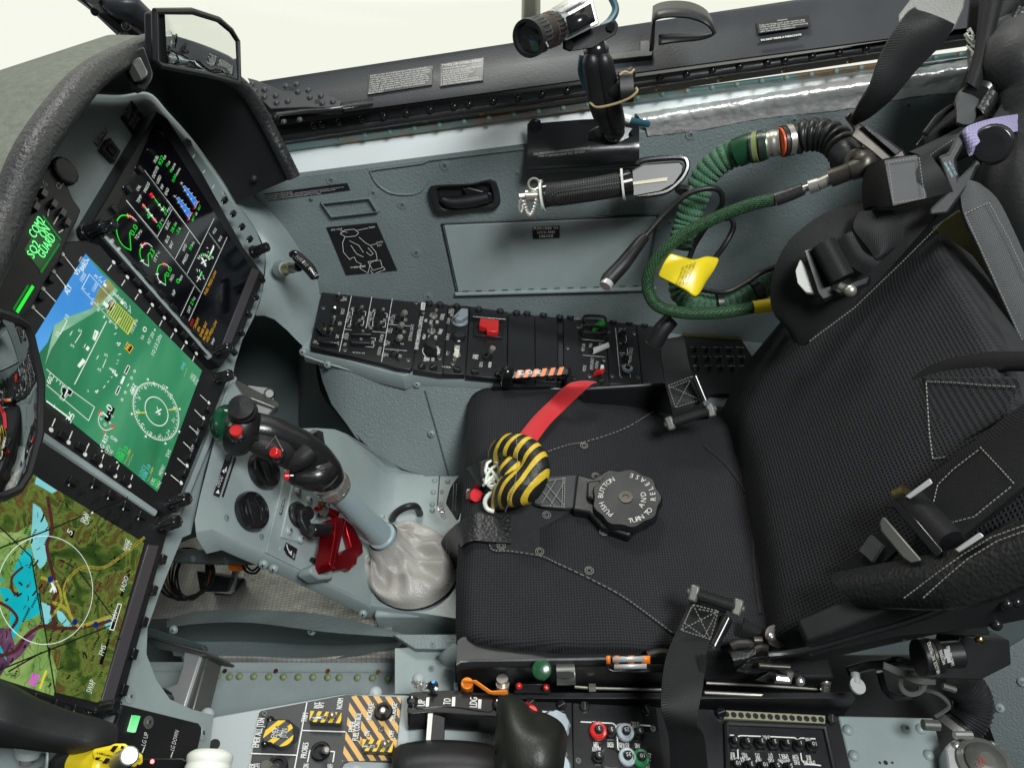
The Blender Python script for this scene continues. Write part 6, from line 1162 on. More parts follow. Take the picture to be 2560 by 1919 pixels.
gcol=mat('green_collar_plastic',(.02,.22,.08),.35)
for p,s_,c in[((1560,1108),'3',('r',red)),((1658,1115),'5',None),((1775,1118),'25',('g',gc)),((1880,1125),'3',None),((1560,1312),'3',None),((1788,1312),'35',('g',gc)),((1895,1322),'10',('gr',gcol))]:q=H(*p);breaker(bb_,CP,q,(q[0]-8,q[1]-.3),s_,1.15,c,h=.0,tcap=.0038)
mb=MB();mb.lathe(CP.fr(H(1660,1318),None,0),[(.013,0),(.013,.002),(.010,.003)],24);obj('blank_plug',mb,blk,bb_)
quarter(bb_,CP,H((1458,905),(1945,930)),0);small_screw(bb_,CP,H((1408,1328),(1998,1075)),0)
cbp=port_panel('edge_strip_panel','black strip panel partly covered by the hanging lap strap',J((0,838),(480,860),(520,1200),(540,1300),(60,1300)),'panel')
eb_=port_panel('emergency_bus_panel','recessed black emergency bus breaker panel with a row of numbered buttons',J((485,868),(1140,895),(1215,1200),(1230,1300),(520,1300)))
mb=MB();mb.plate(CP,J((478,862),(1066,893),(1066,938),(484,908)),.004,-.002);obj('perforated_rail',mb,mat('pale_olive_rail',(.30,.30,.19),.45),eb_)
for k in range(14):inst('rail_hole','rhole',lambda mb:mb.lathe(Matrix.Identity(4),[(.0034,0),(.0034,.0004)],16),hood_blk,eb_,CP.fr(J(498+k*42,886+k*2.3),None,.0042))
quarter(eb_,CP,J((465,880),(1102,915)),.003)
mb=MB();mb.plate(CP,J((500,935),(1060,952),(1068,962),(1128,1250),(540,1250)),.0022,.0005);obj('inner_plate',mb,panel_blk,eb_,bevel=.0008)
mb=MB();mb.tube(CP.ons(J((508,1250),(498,945),(506,936),(1055,958),(1068,968),(1130,1250)),.003),.0035,8);obj('recess_rim',mb,blk_pt,eb_)
marks(eb_,CP,J,[('28 VDC',(745,1008),(706,1006),.0055),('EMER',(985,1022),(950,1020),.0055)]+[(s_,(x+len(s_)*4.2,y),(x-len(s_)*4.2,y-2),.0055)for s_,x,y in[('BUS',530,1105),('AV BAT',530,1132),('VOLT',600,1108),('BAT BUS',605,1135),('SYS',675,1110),('PROP',680,1138),('QTY',750,1112),('FUEL',752,1142),('EMER 2',825,1115),('LIGHTING',828,1145),('FLOW',892,1118),('FUEL',898,1148),('BUS',968,1122),('EMER BAT',972,1152)]],[[(498,1004),(540,1006),(552,1020),(560,1055),(566,1140),(555,1155),(520,1158)],[(695,1012),(580,1008),(560,1014),(552,1030)],[(752,1014),(890,1020),(905,1030),(918,1060),(932,1150),(950,1170),(1040,1180)],[(945,1022),(925,1022),(912,1032)],[(985,1025),(1008,1026)]],wd=.0015,h=.003,bold=.4)
for x,y,s_ in[(535,1055,'1'),(605,1060,'5'),(685,1062,'3'),(758,1066,'3'),(832,1070,'3'),(905,1075,'1'),(980,1080,'10'),(545,1190,'10'),(625,1195,'3'),(700,1198,'10'),(775,1202,'5'),(850,1206,'5')]:q=J(x,y);breaker(eb_,CP,q,(q[0]-8,q[1]-.3),s_,1.15,None,h=.0022,tcap=.0038)
gl=thing('console_plate',CP.on(J(1420,1040)),'plain pale grey riveted plate at the aft end of the port console','plate')
mb=MB();mb.plate(CP,J((1142,893),(1690,905),(1790,1300),(1240,1300)),.0,-.015);obj('plate',mb,grey,gl,bevel=.002)
for p in J((1198,978),(1617,972),(1232,1125),(1662,1122)):inst('rivet','glr',lambda mb:rivet_b(mb,.0068),grey,gl,CP.fr(p,None,.0))
for p in J((1530,970),):inst('screw','cscrew',None,None,gl,CP.fr(p,None,.0))
for x,r in((1382,.0015),(1415,.0026),(1453,.0015)):inst('hole','ghole%g'%r,(lambda r:lambda mb:mb.lathe(Matrix.Identity(4),[(r,0),(r,.0003)],14))(r),hood_blk,gl,CP.fr(J(x,1164),None,.0002))
fx=thing('flow_regulator',at(J(1950,1120),.9),'silver regulator block with a domed button lettered HI FLOW in red','regulator')
RG=Pl(at(J(1950,1120),.90),(-.05,.1,1));mb=MB();mb.plate(RG,J((1755,1075),(1790,1040),(2030,1040),(2060,1060),(2110,1300),(1790,1300)),.0,-.03);obj('block',mb,alum,fx,bevel=.003)
mb=MB();mb.lathe(RG.fr(J(1980,1172),None,0),[(.030,0),(.029,.004),(.022,.005),(.0215,.008),(.017,.011),(.008,.0125)],36);obj('button',mb,gunmetal,fx)
mb=MB();mb.text(RG,'HI',J(1962,1160),J(1985,1148),h=.0132,cap=.006);mb.text(RG,'FLOW',J(1958,1200),J(2010,1170),h=.0134,cap=.006);obj('lettering',mb,mat('rust_red_paint',(.45,.08,.04),.5),fx)
for p in J((1822,1065),(2028,1068)):inst('screw','rgs',lambda mb:rivet_b(mb,.006),steel,fx,RG.fr(p,None,.0))
def bkd(p):return BK.on(p).y/ray(p).y
def PA(c,ps,ds):
 if callable(ds):return[at(c(*p),ds(c(*p)))for p in ps]
 return[at(c(*p),d_)for p,d_ in zip(ps,ds if isinstance(ds,(list,tuple))else[ds]*len(ps))]
cu_px=VV((1012,870),(1024,843),(1048,829),(1100,829),(1170,834),(1240,838),(1330,850),(1395,868),(1432,888),(1470,905),(1545,895),(1590,870),(1640,900),(1700,1100),(1700,1380),(1640,1424),(1300,1424),(1120,1418),(1020,1408),(992,1392),(984,1360),(985,1250),(992,1150),(1003,1020),(1008,940))
vs,fs,cdist=filled(None,cu_px,16)
def cz(p):
 d_=cdist(p[0],p[1]);e=max(0,1-d_/46)**2*.030;x=(p[0]-1140)/700;y=(p[1]-1300)/330
 return-.85-e+.007*math.cos(2.4*y)*math.cos(2*x)+.003*math.sin(p[0]*.013+p[1]*.009)+.0012*math.sin(p[0]*.04-p[1]*.03)
def cus(p,h=0):return at_z(p,cz(p)+h)
def bo(o):return lambda p:bkd(p)-o
seat=thing('ejection_seat',(.2,.62,-1.05),'black ejection seat with perforated fabric cushions in a black metal bucket','seat')
mb=MB();mb.add([cus(p)for p in vs],fs);obj('seat_cushion',mb,fabric,seat,sharp=75);o_=[cus(p)for p in cu_px];mb=MB();mb.loft([o_+o_[:1],[p+V3((0,0,-.02))for p in o_+o_[:1]],[p+V3((.004,0,-.085))for p in o_+o_[:1]]]);obj('cushion_side',mb,fabric_p,seat,sharp=75)
bk_px=VV((1560,885),(1600,800),(1690,690),(1760,690),(1850,640),(1960,555),(2030,503),(2046,512),(2090,575),(2140,665),(2185,765),(2215,880),(2330,1000),(2400,1200),(2212,1260),(2000,1330),(1750,1390),(1690,1405),(1652,1400),(1640,1230),(1600,1010))
vs,fs,bdist=filled(None,bk_px,18)
def bks(p,h=0):
 d_=bdist(p[0],p[1]);return BK.on(p,.012-max(0,1-d_/60)**2*.03+.006*math.sin(p[0]*.006)*math.sin(p[1]*.007)+h)
mb=MB();mb.add([bks(p)for p in vs],fs);o_=[bks(p)for p in bk_px];obj('back_cushion',mb,fabric_b,seat,sharp=75);mb=MB();mb.loft([o_+o_[:1],[p-BK.n*.05 for p in o_+o_[:1]]]);obj('back_side',mb,fabric_p,seat,sharp=75)
def seam(pts,c,surf,piping=.0016,dash=True,r=.0006,off=5):
 q=sm2(c(*pts),6,False)
 if piping:mbp.tube([surf(p,.0008)for p in q],piping,6)
 if dash:
  qq=[surf(p,.0028)for p in q];acc=0;last=qq[0]
  for a,b in zip(qq,qq[1:]):
   L_=(b-a).length;n=max(1,int(L_/.0042))
   for i in range(n):mbs.tube([a.lerp(b,i/n),a.lerp(b,(i+.6)/n)],r,4)
mbp=MB();mbs=MB()
seam([(310,960),(300,1112),(420,1130),(590,1158),(700,1205),(900,1300),(1100,1410),(1385,1620)],L,cus,.0026)
seam([(640,540),(760,500),(850,485),(1000,440),(1130,385),(1290,285)],L,cus,0)
seam([(800,875),(880,900),(960,980),(1100,1050),(1118,1040)],L,cus,.002)
seam([(1560,500),(1720,650),(1850,880),(1860,1200),(1895,1500)],L,cus,.0022,False)
for x,y in((362,1098),(590,1132),(883,1245),(970,1015),(853,505),(922,685),(632,915)):
 M=axes(cus(L(x,y),.003),(0,0,1));
 for s_ in(1,.55):mbs.tube([M@V3((s_*.0055*math.cos(a*.785+.39),s_*.0055*math.sin(a*.785+.39),0))for a in range(9)],.0006,4)
obj('piping',mbp,fabric_p,seat);obj('stitching',mbs,thread,seat)
mb=MB();v2,f2,_=filled(None,L((345,905),(500,868),(700,885),(800,880),(590,1000),(590,1145),(420,1120),(305,1105)),12);mb.add([cus(p,.002)for p in v2],f2);obj('front_patch',mb,fabric_p,seat,sharp=80)
mb=MB();a=[at_z(p,z)for p,z in zip(H((445,575),(480,545),(560,538),(1500,525),(2300,505)),(-.868,)*5)]
mb.loft([[p+V3((0,.03,0))for p in a],a,[p+V3((0,-.006,-.006))for p in a],[p+V3((0,-.006,-.06))for p in a],[p+V3((0,.03,-.07))for p in a]]);mb.add([a[0]+V3((0,.03,0)),a[0],a[0]+V3((0,-.006,-.006)),a[0]+V3((0,-.006,-.06)),a[0]+V3((0,.03,-.07))],[(0,1,2,3,4)]);obj('bucket_side',mb,blk,seat,bevel=.0015);mb=MB()
b=PA(L,[(850,165),(1320,135),(1420,120)],[1.165,1.16,1.16]);mb.loft([b,[p+V3((0,-.003,-.002))for p in b],[p+V3((0,-.01,-.08))for p in b]]);obj('bucket_side',mb,blk,seat,bevel=.0015)
mb=MB();mb.box((.16,.62,-1.0),(.46,.40,.16));obj('bucket_pan',mb,blk,seat,bevel=.004)
mb=MB();a=[at_y(p,.375)for p in J((960,470),(1100,415),(1500,250),(2300,-120),(2300,330),(2000,390),(1500,440),(1100,520),(980,560))];mb.prism([p+V3((0,.03,-.01))for p in a],a);obj('back_shell',mb,blk_pt,seat,bevel=.003)
mb=MB();mb.tube(smooth([at_y(p,.371)for p in J((740,545),(950,520),(1300,425),(1700,300),(2250,40))],5),.0035,8);obj('shell_rim',mb,blk_gloss,seat)
for p in J((2140,20),(2165,240),(2050,370),(2110,250)):inst('rivet','shr',lambda mb:rivet_b(mb,.006),blk_gloss,seat,axes(at_y(p,.374),-ray(p)))
mb=MB();a=PA(E,[(1770,1090),(1790,1100),(1960,1290),(2250,1700),(2300,1640),(2212,1300),(2080,1050),(1900,1000)],1.03);mb.prism([p+ray(VV(2000,600))*.03 for p in a],a);obj('olive_liner',mb,olive,seat,bevel=.002)
hb=thing('headrest_box',at(VV(2180,400),.9),'matt black headrest box at the top right corner','headrest')
mb=MB();v2,f2,hd_=filled(None,VV((2212,62),(2300,20),(2600,20),(2600,900),(2330,900),(2230,640),(2185,520),(2160,450),(2152,385),(2170,335),(2184,254),(2175,195),(2152,159),(2143,118),(2157,91)),22)
def hbs(p):d_=hd_(p[0],p[1]);return at(p,.90+.06*max(0,1-d_/70)**2)
mb.add([hbs(p)for p in v2],f2);obj('shell',mb,mat('headbox_black',(.012,.0125,.013),.55,bump=('noise',200,.0006),sheen=.1),hb,sharp=80,sol=.03)
def strap_thing(name,label,Lp,Rp,dl_,dr_,c,m=web,th=.0022,fold=0,cat='strap',group=None,stitch=None,k=6):
 t=thing(name,PA(c,Lp,dl_)[0],label,cat,group)
 mb=MB();mb.strap(PA(c,Lp,dl_),PA(c,Rp,dr_),th,k,fold=fold);obj('webbing',mb,m,t,sharp=60)
 if stitch:
  mb=MB()
  for pts,d_ in stitch:
   q=PA(c,pts,d_)
   for a,b in zip(q,q[1:]):
    n=max(1,int((b-a).length/.0036))
    for i in range(n):mb.tube([a.lerp(b,i/n),a.lerp(b,(i+.6)/n)],.00055,4)
  obj('stitching',mb,thread,t)
 return t
def cd_(p,h=0):return cus(p,h).y/ray(p).y
def dz(c,ps,h=.004):return[cd_(c(*p),h)for p in ps]
l_,r_=[(420,905),(300,905),(200,915),(110,965),(30,1040),(12,1090)],[(420,1085),(290,1078),(200,1072),(140,1100),(110,1170),(92,1238)]
t=strap_thing('crotch_strap','lower black strap folding over the front edge of the seat cushion',l_,r_,dz(L,l_[:4],.008)+[1.11,1.13],dz(L,r_[:4],.006)+[1.10,1.12],L,leatherette,.004,stitch=[([(42,1035),(36,1170)],1.10),([(62,1030),(50,1165)],1.095)])
l_,r_=[(420,560),(285,590),(200,620),(150,650),(75,740),(40,845)],[(420,720),(290,715),(240,760),(170,850),(120,900),(105,945)]
t=strap_thing('crotch_strap','upper black strap with frayed end running under the striped handle',l_,r_,dz(L,l_[:3],.006)+[1.12,1.15,1.17],dz(L,r_[:3],.004)+[1.13,1.15,1.17],L,leatherette,.004,stitch=[([(80,735),(75,900)],1.14),([(98,732),(90,895)],1.138)])
mb=MB()
for p in L((12,780),(8,850)):mb.cyl(at(p,1.16),at(p,1.145),.0038,n=6)
obj('bolt',mb,dark_metal,t);mb=MB()
for k in range(7):a=at(L(2+k*3.2,868+k*9),1.15);mb.tube([a+V3((.004*math.cos(i*.9),.0035*math.sin(i*.9),.003*math.sin(i*.9+k)))for i in range(8)],.0007,5)
obj('chain',mb,steel,t)
l_,r_=[(790,130),(740,155),(640,250),(540,350),(440,480)],[(930,130),(880,157),(740,290),(650,380),(560,500)]
strap_thing('red_ribbon','bright red ribbon lying across the front of the seat cushion',l_,r_,[1.15,1.13]+dz(L,l_[2:],.012),[1.15,1.135]+dz(L,r_[2:],.012),L,red_cloth,.001,.002,'ribbon')
strap_thing('red_tail','short red ribbon tail hanging down beside the frayed strap',[(235,800),(190,850),(148,945)],[(215,860),(205,890),(165,950)],[1.06,1.10,1.14],[1.06,1.10,1.14],L,red_cloth,.001,0,'ribbon')
strp=bpy.data.materials.new('yellow_black_stripes');strp.use_nodes=True;nt=strp.node_tree;b_=nt.nodes['Principled BSDF'];b_.inputs['Roughness'].default_value=.5
tcn=nt.nodes.new('ShaderNodeTexCoord');wv=nt.nodes.new('ShaderNodeTexWave');wv.inputs['Scale'].default_value=21;wv.inputs['Distortion'].default_value=2.2;wv.inputs['Detail'].default_value=1;mpn=nt.nodes.new('ShaderNodeMapping');mpn.inputs['Rotation'].default_value=(0,0,.75)
rpn=nt.nodes.new('ShaderNodeValToRGB');rpn.color_ramp.interpolation='CONSTANT';rpn.color_ramp.elements[0].color=(.012,.012,.012,1);rpn.color_ramp.elements[1].position=.66;rpn.color_ramp.elements[1].color=(.66,.46,.03,1)
nz=nt.nodes.new('ShaderNodeTexNoise');nz.inputs['Scale'].default_value=90;bpn=nt.nodes.new('ShaderNodeBump');bpn.inputs['Distance'].default_value=.002
for a_,b2 in[(tcn.outputs['Object'],mpn.inputs[0]),(mpn.outputs[0],wv.inputs['Vector']),(wv.outputs[0],rpn.inputs[0]),(rpn.outputs[0],b_.inputs['Base Color']),(tcn.outputs['Object'],nz.inputs['Vector']),(nz.outputs[0],bpn.inputs['Height']),(bpn.outputs[0],b_.inputs['Normal'])]:nt.links.new(a_,b2)
eh=thing('ejection_handle',cus(L(450,680)),'padded yellow and black striped ejection handle loop standing on the seat front','ejection handle')
mb=MB();hp=PA(L,[(318,870),(365,815),(435,765),(505,735),(560,655),(555,575),(495,525),(415,510),(352,530),(325,590),(318,660)],[1.03,1.01,.99,.985,.985,.99,1.0,1.01,1.02,1.035,1.05])
mb.tube(smooth(hp,4),[.009,.015,.0235,.0245,.020,.017,.018,.0175,.013,.0095,.0075],18);obj('padded_loop',mb,strp,eh,sharp=180,sub=1)
mb=MB();mb.ball(at(L(435,640),1.0),.0195,16,(1,1.35,.8));obj('loop_lining',mb,strp,eh,sharp=180)
mb=MB();q=smooth(PA(L,[(452,460),(458,560),(455,650),(440,740),(410,830),(385,900)],[.968,.962,.955,.955,.97,1.0]),6)
for a,b in zip(q,q[1:]):mb.tube([a,a.lerp(b,.6)],.0007,4)
obj('stitching',mb,thread,eh)
mb=MB()
for k,(x,y)in enumerate([(310,650),(312,675),(300,700),(318,720),(300,740),(312,690)]):c0=at(L(x,y),1.02);mb.tube([c0+V3((.009*math.cos(i*.8),.012*math.sin(i*.8+k),.006*math.sin(i*.8)))for i in range(9)],.0021,6)
mb.tube(smooth(PA(L,[(320,780),(285,800),(265,840),(280,880),(320,895)],1.01),4),.003,8);obj('cord',mb,offwhite,eh)
mb=MB();mb.cyl(at(L(245,808),1.05),at(L(318,830),1.03),.0095,.0085,16,m=0);mb.cyl(at(L(165,780),1.06),at(L(245,808),1.05),.0052,n=14,m=1);obj('pin_body',mb,[blk_gloss,nickel],eh)
mb=MB();a=PA(L,[(215,728),(228,738),(222,770),(235,790),(225,820),(205,850),(170,855),(162,830),(180,790),(195,750)],1.045);mb.prism([p+V3((0,0,-.004))for p in a],a);mb.cyl(at(L(190,800),1.06),at(L(215,800),1.035),.009,n=16);obj('safety_pin',mb,red_metal,eh,bevel=.0006)
bk=thing('harness_buckle',cus(L(1080,820)),'black rotary harness release buckle lettered PUSH BUTTON TURN TO AND RELEASE','buckle')
def plug(pts):return[cus(L(*p),.006)for p in pts]
mb=MB();mb.strap([cus(L(*p),.012)for p in[(560,705),(640,700),(740,692),(808,688)]],[cus(L(*p),.010)for p in[(560,850),(640,872),(740,880),(806,876)]],.005,4);obj('tongue_strap',mb,web_grey,bk,sharp=60)
mb=MB()
for g in[[(625,715),(740,700)],[(600,860),(740,872)],[(740,695),(735,875)],[(728,695),(722,872)],[(620,725),(735,860)],[(690,705),(600,850)],[(735,720),(650,865)],[(610,780),(680,865)]]:
 q=[cus(L(*p),.0158)for p in g];n=12
 for i in range(n):mb.tube([q[0].lerp(q[1],i/n),q[0].lerp(q[1],(i+.7)/n)],.0008,4)
obj('stitching',mb,thread,bk)
BUK=Pl(cus(L(1100,815),.035),(-.10,-.06,1));Mb=BUK.fr(L(1100,812),L(1200,812))
def bpr(px,h1,h0,name,m,bev=.0015):mb=MB();mb.plate(BUK,L(*px),h1,h0);return obj(name,mb,m,bk,bevel=bev,seg=3)
bpr([(812,672),(905,695),(1000,640),(1060,650),(1180,680),(1250,760),(1285,850),(1280,930),(1180,960),(1120,1040),(960,990),(880,900),(785,885)],-.012,-.028,'base_plate',blk,.003)
bpr([(870,715),(955,705),(950,835),(865,810)],-.004,-.014,'latch_tab',blk,.003)
mb=MB();rk=.043;mb.lathe(Mb@Matrix.Translation((.001,0,0)),[(rk*1.02,-.014),(rk*1.02,-.004),(rk*.97,0.0)],64,rmod=lambda a:1+.04*math.cos(9*a));obj('rotary_knob',mb,blk,bk,sharp=30)
mb=MB();mb.lathe(Mb,[(.0092,.0),(.0088,.0014),(.004,.0014),(.0035,.0004)],28);obj('centre_stud',mb,dark_metal,bk)
mb=MB()
for st,a0,a1,rr_ in[('PUSH BUTTON',232,122,.036),('RELEASE',-4,76,.0385),('TURN TO',-82,-34,.0385),('AND',-32,12,.0265)]:
 n=len(st)
 for i,ch in enumerate(st):
  if ch==' ':continue
  t_=i/(n-1);a=math.radians(a0+(a1-a0)*t_);ccw=a1>a0;
  pos=V3((math.cos(a)*(rr_-.004),math.sin(a)*(rr_-.004),.0004));ang=a-math.pi/2 if not ccw else a+math.pi/2
  mb.textM(ch,Mb@Matrix.Translation(pos)@Matrix.Rotation(ang,4,'Z'),.0068)
obj('lettering',mb,white,bk)
ms=[(-.5,-.5),(.5,-.5),(.5,.5),(-.5,.5),(-.5,-.5),(.5,.5),(.5,-.5),(-.5,.5)]
def frame_buckle(t,a,b,w_=.010,m=gunmetal):
 d_=(b-a).normalized();up=-((a+b)/2).normalized();s_=d_.cross(up).normalized();mb=MB()
 for c0,sg in((a,-1),(b,1)):Mx=axes(c0+d_*sg*.003,up,d_);mb=MB();mb.box((0,0,0),(.011,.019,.013),M=Mx);mb.cyl(c0+d_*sg*.006,c0+d_*sg*.0115,.0045,n=12);obj('buckle_end',mb,m,t,bevel=.0025)
 mb=MB();mb.cyl(a,b,.0068,n=14);obj('roller',mb,web,t)
ls_=strap_thing('lap_strap','starboard black lap strap rising from the cushion to the console side',[(1310,-120),(1310,-20),(1322,60),(1332,140),(1365,260),(1385,370)],[(1440,-140),(1462,-30),(1485,70),(1510,130),(1555,240),(1590,345)],[1.12,1.11,1.10,1.09,1.08,1.085],[1.12,1.11,1.10,1.09,1.08,1.085],L,web,.003,stitch=[([(1352,150),(1495,95),(1540,235),(1395,280),(1352,150),(1540,235)],1.072),([(1495,95),(1395,280)],1.072),([(1360,165),(1500,110)],1.073)])
frame_buckle(ls_,at(L(1375,370),1.075),at(L(1590,300),1.07));mb=MB();mb.cyl(at(L(1510,95),1.065),at(L(1570,240),1.06),.005,n=12);obj('bar',mb,blk_gloss,ls_)
lp2=strap_thing('lap_strap','port black lap strap hanging from the seat edge down over the console',[(310,190),(250,320),(200,430),(150,560),(125,720),(122,860),(165,1020),(178,1260)],[(520,245),(455,380),(395,490),(375,600),(360,740),(325,930),(370,1020),(395,1260)],[.905,.885,.87,.855,.835,.82,.825,.83],[.895,.875,.86,.845,.83,.82,.825,.83],J,web,.003,stitch=[([(305,255),(450,292),(405,455),(235,400),(305,255),(405,455)],.862),([(450,292),(235,400)],.862),([(295,270),(255,360),(370,440),(440,300),(330,280)],.862)])
frame_buckle(lp2,at(J(325,195),.885),at(J(545,265),.875));mb=MB();mb.cyl(at(J(505,330),.875),at(J(420,500),.862),.0065,n=12);obj('bar',mb,blk_gloss,lp2,bevel=.001)
mb=MB();mb.strap(PA(J,[(345,540),(342,600),(348,665)],.84),PA(J,[(385,545),(382,600),(375,668)],.838),.002,3);obj('keeper',mb,blk,lp2)
mb=MB();mb.strap(PA(J,[(600,330),(660,370),(730,400),(850,460)],.90),PA(J,[(560,420),(640,470),(730,440),(860,490)],.90),.003,4,fold=.004);obj('tail',mb,web,lp2)
sp_=strap_thing('shoulder_pad','wide black padded shoulder strap lying over the starboard side of the backrest',[(1560,930),(1380,985),(1240,1030),(1110,1130),(1030,1260),(1003,1400),(1030,1500),(1115,1565)],[(1900,900),(1760,1070),(1640,1200),(1520,1330),(1400,1440),(1310,1510),(1230,1580),(1170,1645)],[.95,.95,.95,.955,.965,.98,.99,.995],[.90,.91,.925,.94,.95,.96,.97,.98],E,web,.008,.006,'shoulder strap',stitch=[([(1835,1045),(1640,1240),(1400,1470),(1185,1630)],[.905,.92,.938,.955])])
mb=MB();mb.strap(PA(E,[(1420,1010),(1395,1090),(1470,1190),(1500,1240)],.915),PA(E,[(1590,1005),(1640,1100),(1600,1180),(1520,1245)],.91),.005,4,fold=.004);mb.strap(PA(E,[(1320,1140),(1370,1250),(1450,1310)],.92),PA(E,[(1390,1100),(1450,1200),(1530,1240)],.912),.004,4,fold=.003);obj('loop',mb,web,sp_,sharp=60)
ad=thing('strap_adjuster',at(E(1290,1280),.92),'black and steel strap adjuster on the starboard shoulder pad','adjuster')
mb=MB();a=PA(E,[(1160,1190),(1230,1180),(1300,1380),(1480,1310),(1470,1345),(1250,1425),(1230,1400)],.915);mb.prism([p+V3((.004,0,-.006))for p in a],a);obj('frame',mb,blk_gloss,ad,bevel=.0015)
mb=MB();mb.cyl(at(E(1255,1165),.91),at(E(1345,1330),.90),.0145,.0145,18);obj('roller_webbing',mb,web,ad);mb=MB();a=PA(E,[(1140,1240),(1120,1290),(1130,1350),(1170,1395),(1240,1405),(1190,1300),(1150,1235)],.925);mb.prism([p+V3((.002,0,-.003))for p in a],a);obj('lever_plate',mb,gunmetal,ad,bevel=.0012)
mb=MB();mb.cyl(at(E(1330,1360),.9),at(E(1385,1388),.895),.004,.006,12);mb.ball(at(E(1383,1386),.89),.0075,12);obj('knurled_screw',mb,nickel,ad)
st2=strap_thing('chest_strap','folded black strap with a square white stitched patch above the shoulder pad',[(1475,790),(1520,770),(1600,750),(1760,740)],[(1460,1000),(1500,985),(1600,985),(1870,915)],[.93,.90,.88,.87],[.93,.905,.88,.87],E,web,.006,.004,stitch=[([(1565,775),(1712,752),(1738,945),(1590,968),(1565,775)],.862)])
mb=MB();a=PA(E,[(1545,765),(1700,738),(1752,945),(1585,985)],.868);mb.prism([p+ray(E(1650,860))*.003 for p in a],a);obj('patch',mb,web_grey,st2,bevel=.001)
up=strap_thing('anchor_strap','black strap twisting from the grey metal plate down to the hose connector',[(1680,45),(1610,120),(1530,260),(1480,400),(1420,500),(1385,570)],[(1880,120),(1830,200),(1700,330),(1580,470),(1470,560),(1420,580)],[.86,.86,.87,.88,.90,.92],[.85,.86,.875,.89,.91,.925],E,web,.005,.004)
mb=MB();a=PA(E,[(1612,75),(1690,-25),(1935,-25),(1925,40),(1885,130),(1830,200),(1820,150),(1690,40),(1660,60),(1612,125)],.868);mb.prism([p+ray(E(1750,60))*.006 for p in a],a);obj('metal_plate',mb,mat('plate_grey_metal',(.17,.17,.155),.45,metal=.3,bump=('noise',500,.0002),var=.1),up,bevel=.0015)
rg=strap_thing('riser_strap','worn dark strap with frayed pale edge dropping from the top right corner',[(1960,-30),(1940,160),(1950,300),(1900,430),(1840,560),(1740,650)],[(2330,-30),(2190,80),(2080,300),(2060,470),(1960,580),(1720,740)],[.95,.96,.97,.98,.98,.97],[.93,.94,.96,.97,.97,.96],E,web,.008,.01,stitch=[([(1700,690),(1780,590),(1840,520),(1890,500)],.965),([(1830,690),(1740,780),(1700,820)],.955)])
mb=MB();random.seed(21)
for k in range(22):a=at(E(1945+k*1.8+random.uniform(-5,5),150+k*10),.945);mb.tube([a,a+V3((random.uniform(-.004,.006),random.uniform(-.008,.008),.003)),a+V3((random.uniform(-.004,.008),-.012,.001))],.0011,4)
obj('frayed_edge',mb,offwhite,rg)
mb=MB();mb.strap(PA(E,[(2100,300),(2040,520),(1850,640),(1660,730)],[.95,.95,.95,.95]),PA(E,[(2160,380),(2130,560),(1950,740),(1760,800)],[.94,.94,.94,.94]),.005,5,fold=.006);obj('inner_strap',mb,fabric_p,rg,sharp=60)
fk2=thing('release_fork',at(E(1900,850),.88),'black forged harness fork joining the shoulder straps at the right','harness fitting')
mb=MB();a=PA(E,[(1800,745),(1850,730),(1885,650),(1925,610),(1950,650),(1890,760),(1900,850),(1960,790),(2020,690),(2090,650),(2120,680),(2090,740),(1990,800),(1960,870),(1850,1020),(1760,1030),(1760,1000),(1860,900)],.868);mb.prism([p+ray(E(1900,800))*.014 for p in a],a);obj('fork',mb,blk_pt,fk2,bevel=.003)
mb=MB();Mx=axes(at(E(2060,690),.86),-ray(E(2060,690)));mb.lathe(Mx,[(.022,-.01),(.022,0),(.019,.005),(.012,.006)],28);obj('pivot',mb,blk_gloss,fk2,bevel=.001)
mb=MB();FKP=pl3(*PA(E,[(1800,745),(2090,650),(1760,1030)],.8672))
for k,s_ in enumerate(['1168 C LOT 3/2013','D3604-MBEU5260NU']):mb.text(FKP,s_,E(1850+k*-20,772+k*6),E(1885-k*18,838+k*8),h=.0006,cap=.0028)
obj('lettering',mb,e_cyan if False else mat('pale_blue_print',(.35,.6,.7),.5),fk2)
strap_thing('lilac_strap','pale lilac webbing strap threaded beside the black fork',[(2200,545),(2080,565),(1980,590),(1925,615),(1930,650)],[(2200,625),(2130,640),(2030,660),(1985,690),(1962,740)],[.9,.88,.868,.862,.868],[.9,.88,.868,.862,.868],E,lilac,.006)
strap_thing('grey_strap','dark grey padded strap with white stitched edges running down the right edge',[(1905,860),(1915,1010),(1990,1180),(2080,1380),(2190,1620),(2300,1850)],[(2000,880),(2085,960),(2170,1130),(2260,1330),(2370,1560),(2450,1750)],[.875,.87,.865,.86,.855,.85],[.87,.865,.86,.855,.85,.845],E,web_grey,.006,.003,stitch=[([(1930,1020),(2005,1185),(2095,1385),(2205,1625)],[.858,.853,.848,.843]),([(2045,965),(2140,1140),(2232,1340)],[.855,.85,.845]),([(1930,1020),(2045,965)],.857)])
s3=strap_thing('side_strap','dark webbing strap curving in behind the quilted tab at the right edge',[(1420,375),(1200,375),(1000,400),(850,450),(765,520),(790,690)],[(1420,470),(1250,470),(1050,490),(930,520),(850,570),(850,700)],bo(.010),bo(.010),K,web,.004,.004)
mb=MB();a=PA(K,[(845,500),(1340,500),(1365,540),(1250,720),(900,935),(880,920),(868,700)],bo(.020));mb.prism([p+ray(K(1000,700))*.006 for p in a],a);tb2=thing('quilted_tab',a[0],'dark ribbed quilted tab with white stitched border at the right edge','tab');obj('pad',mb,fabric,tb2,bevel=.003)
mb=MB();q=PA(K,[(960,915),(895,925),(878,800),(860,525),(1000,530),(1180,545),(1330,552)],bo(.0225))
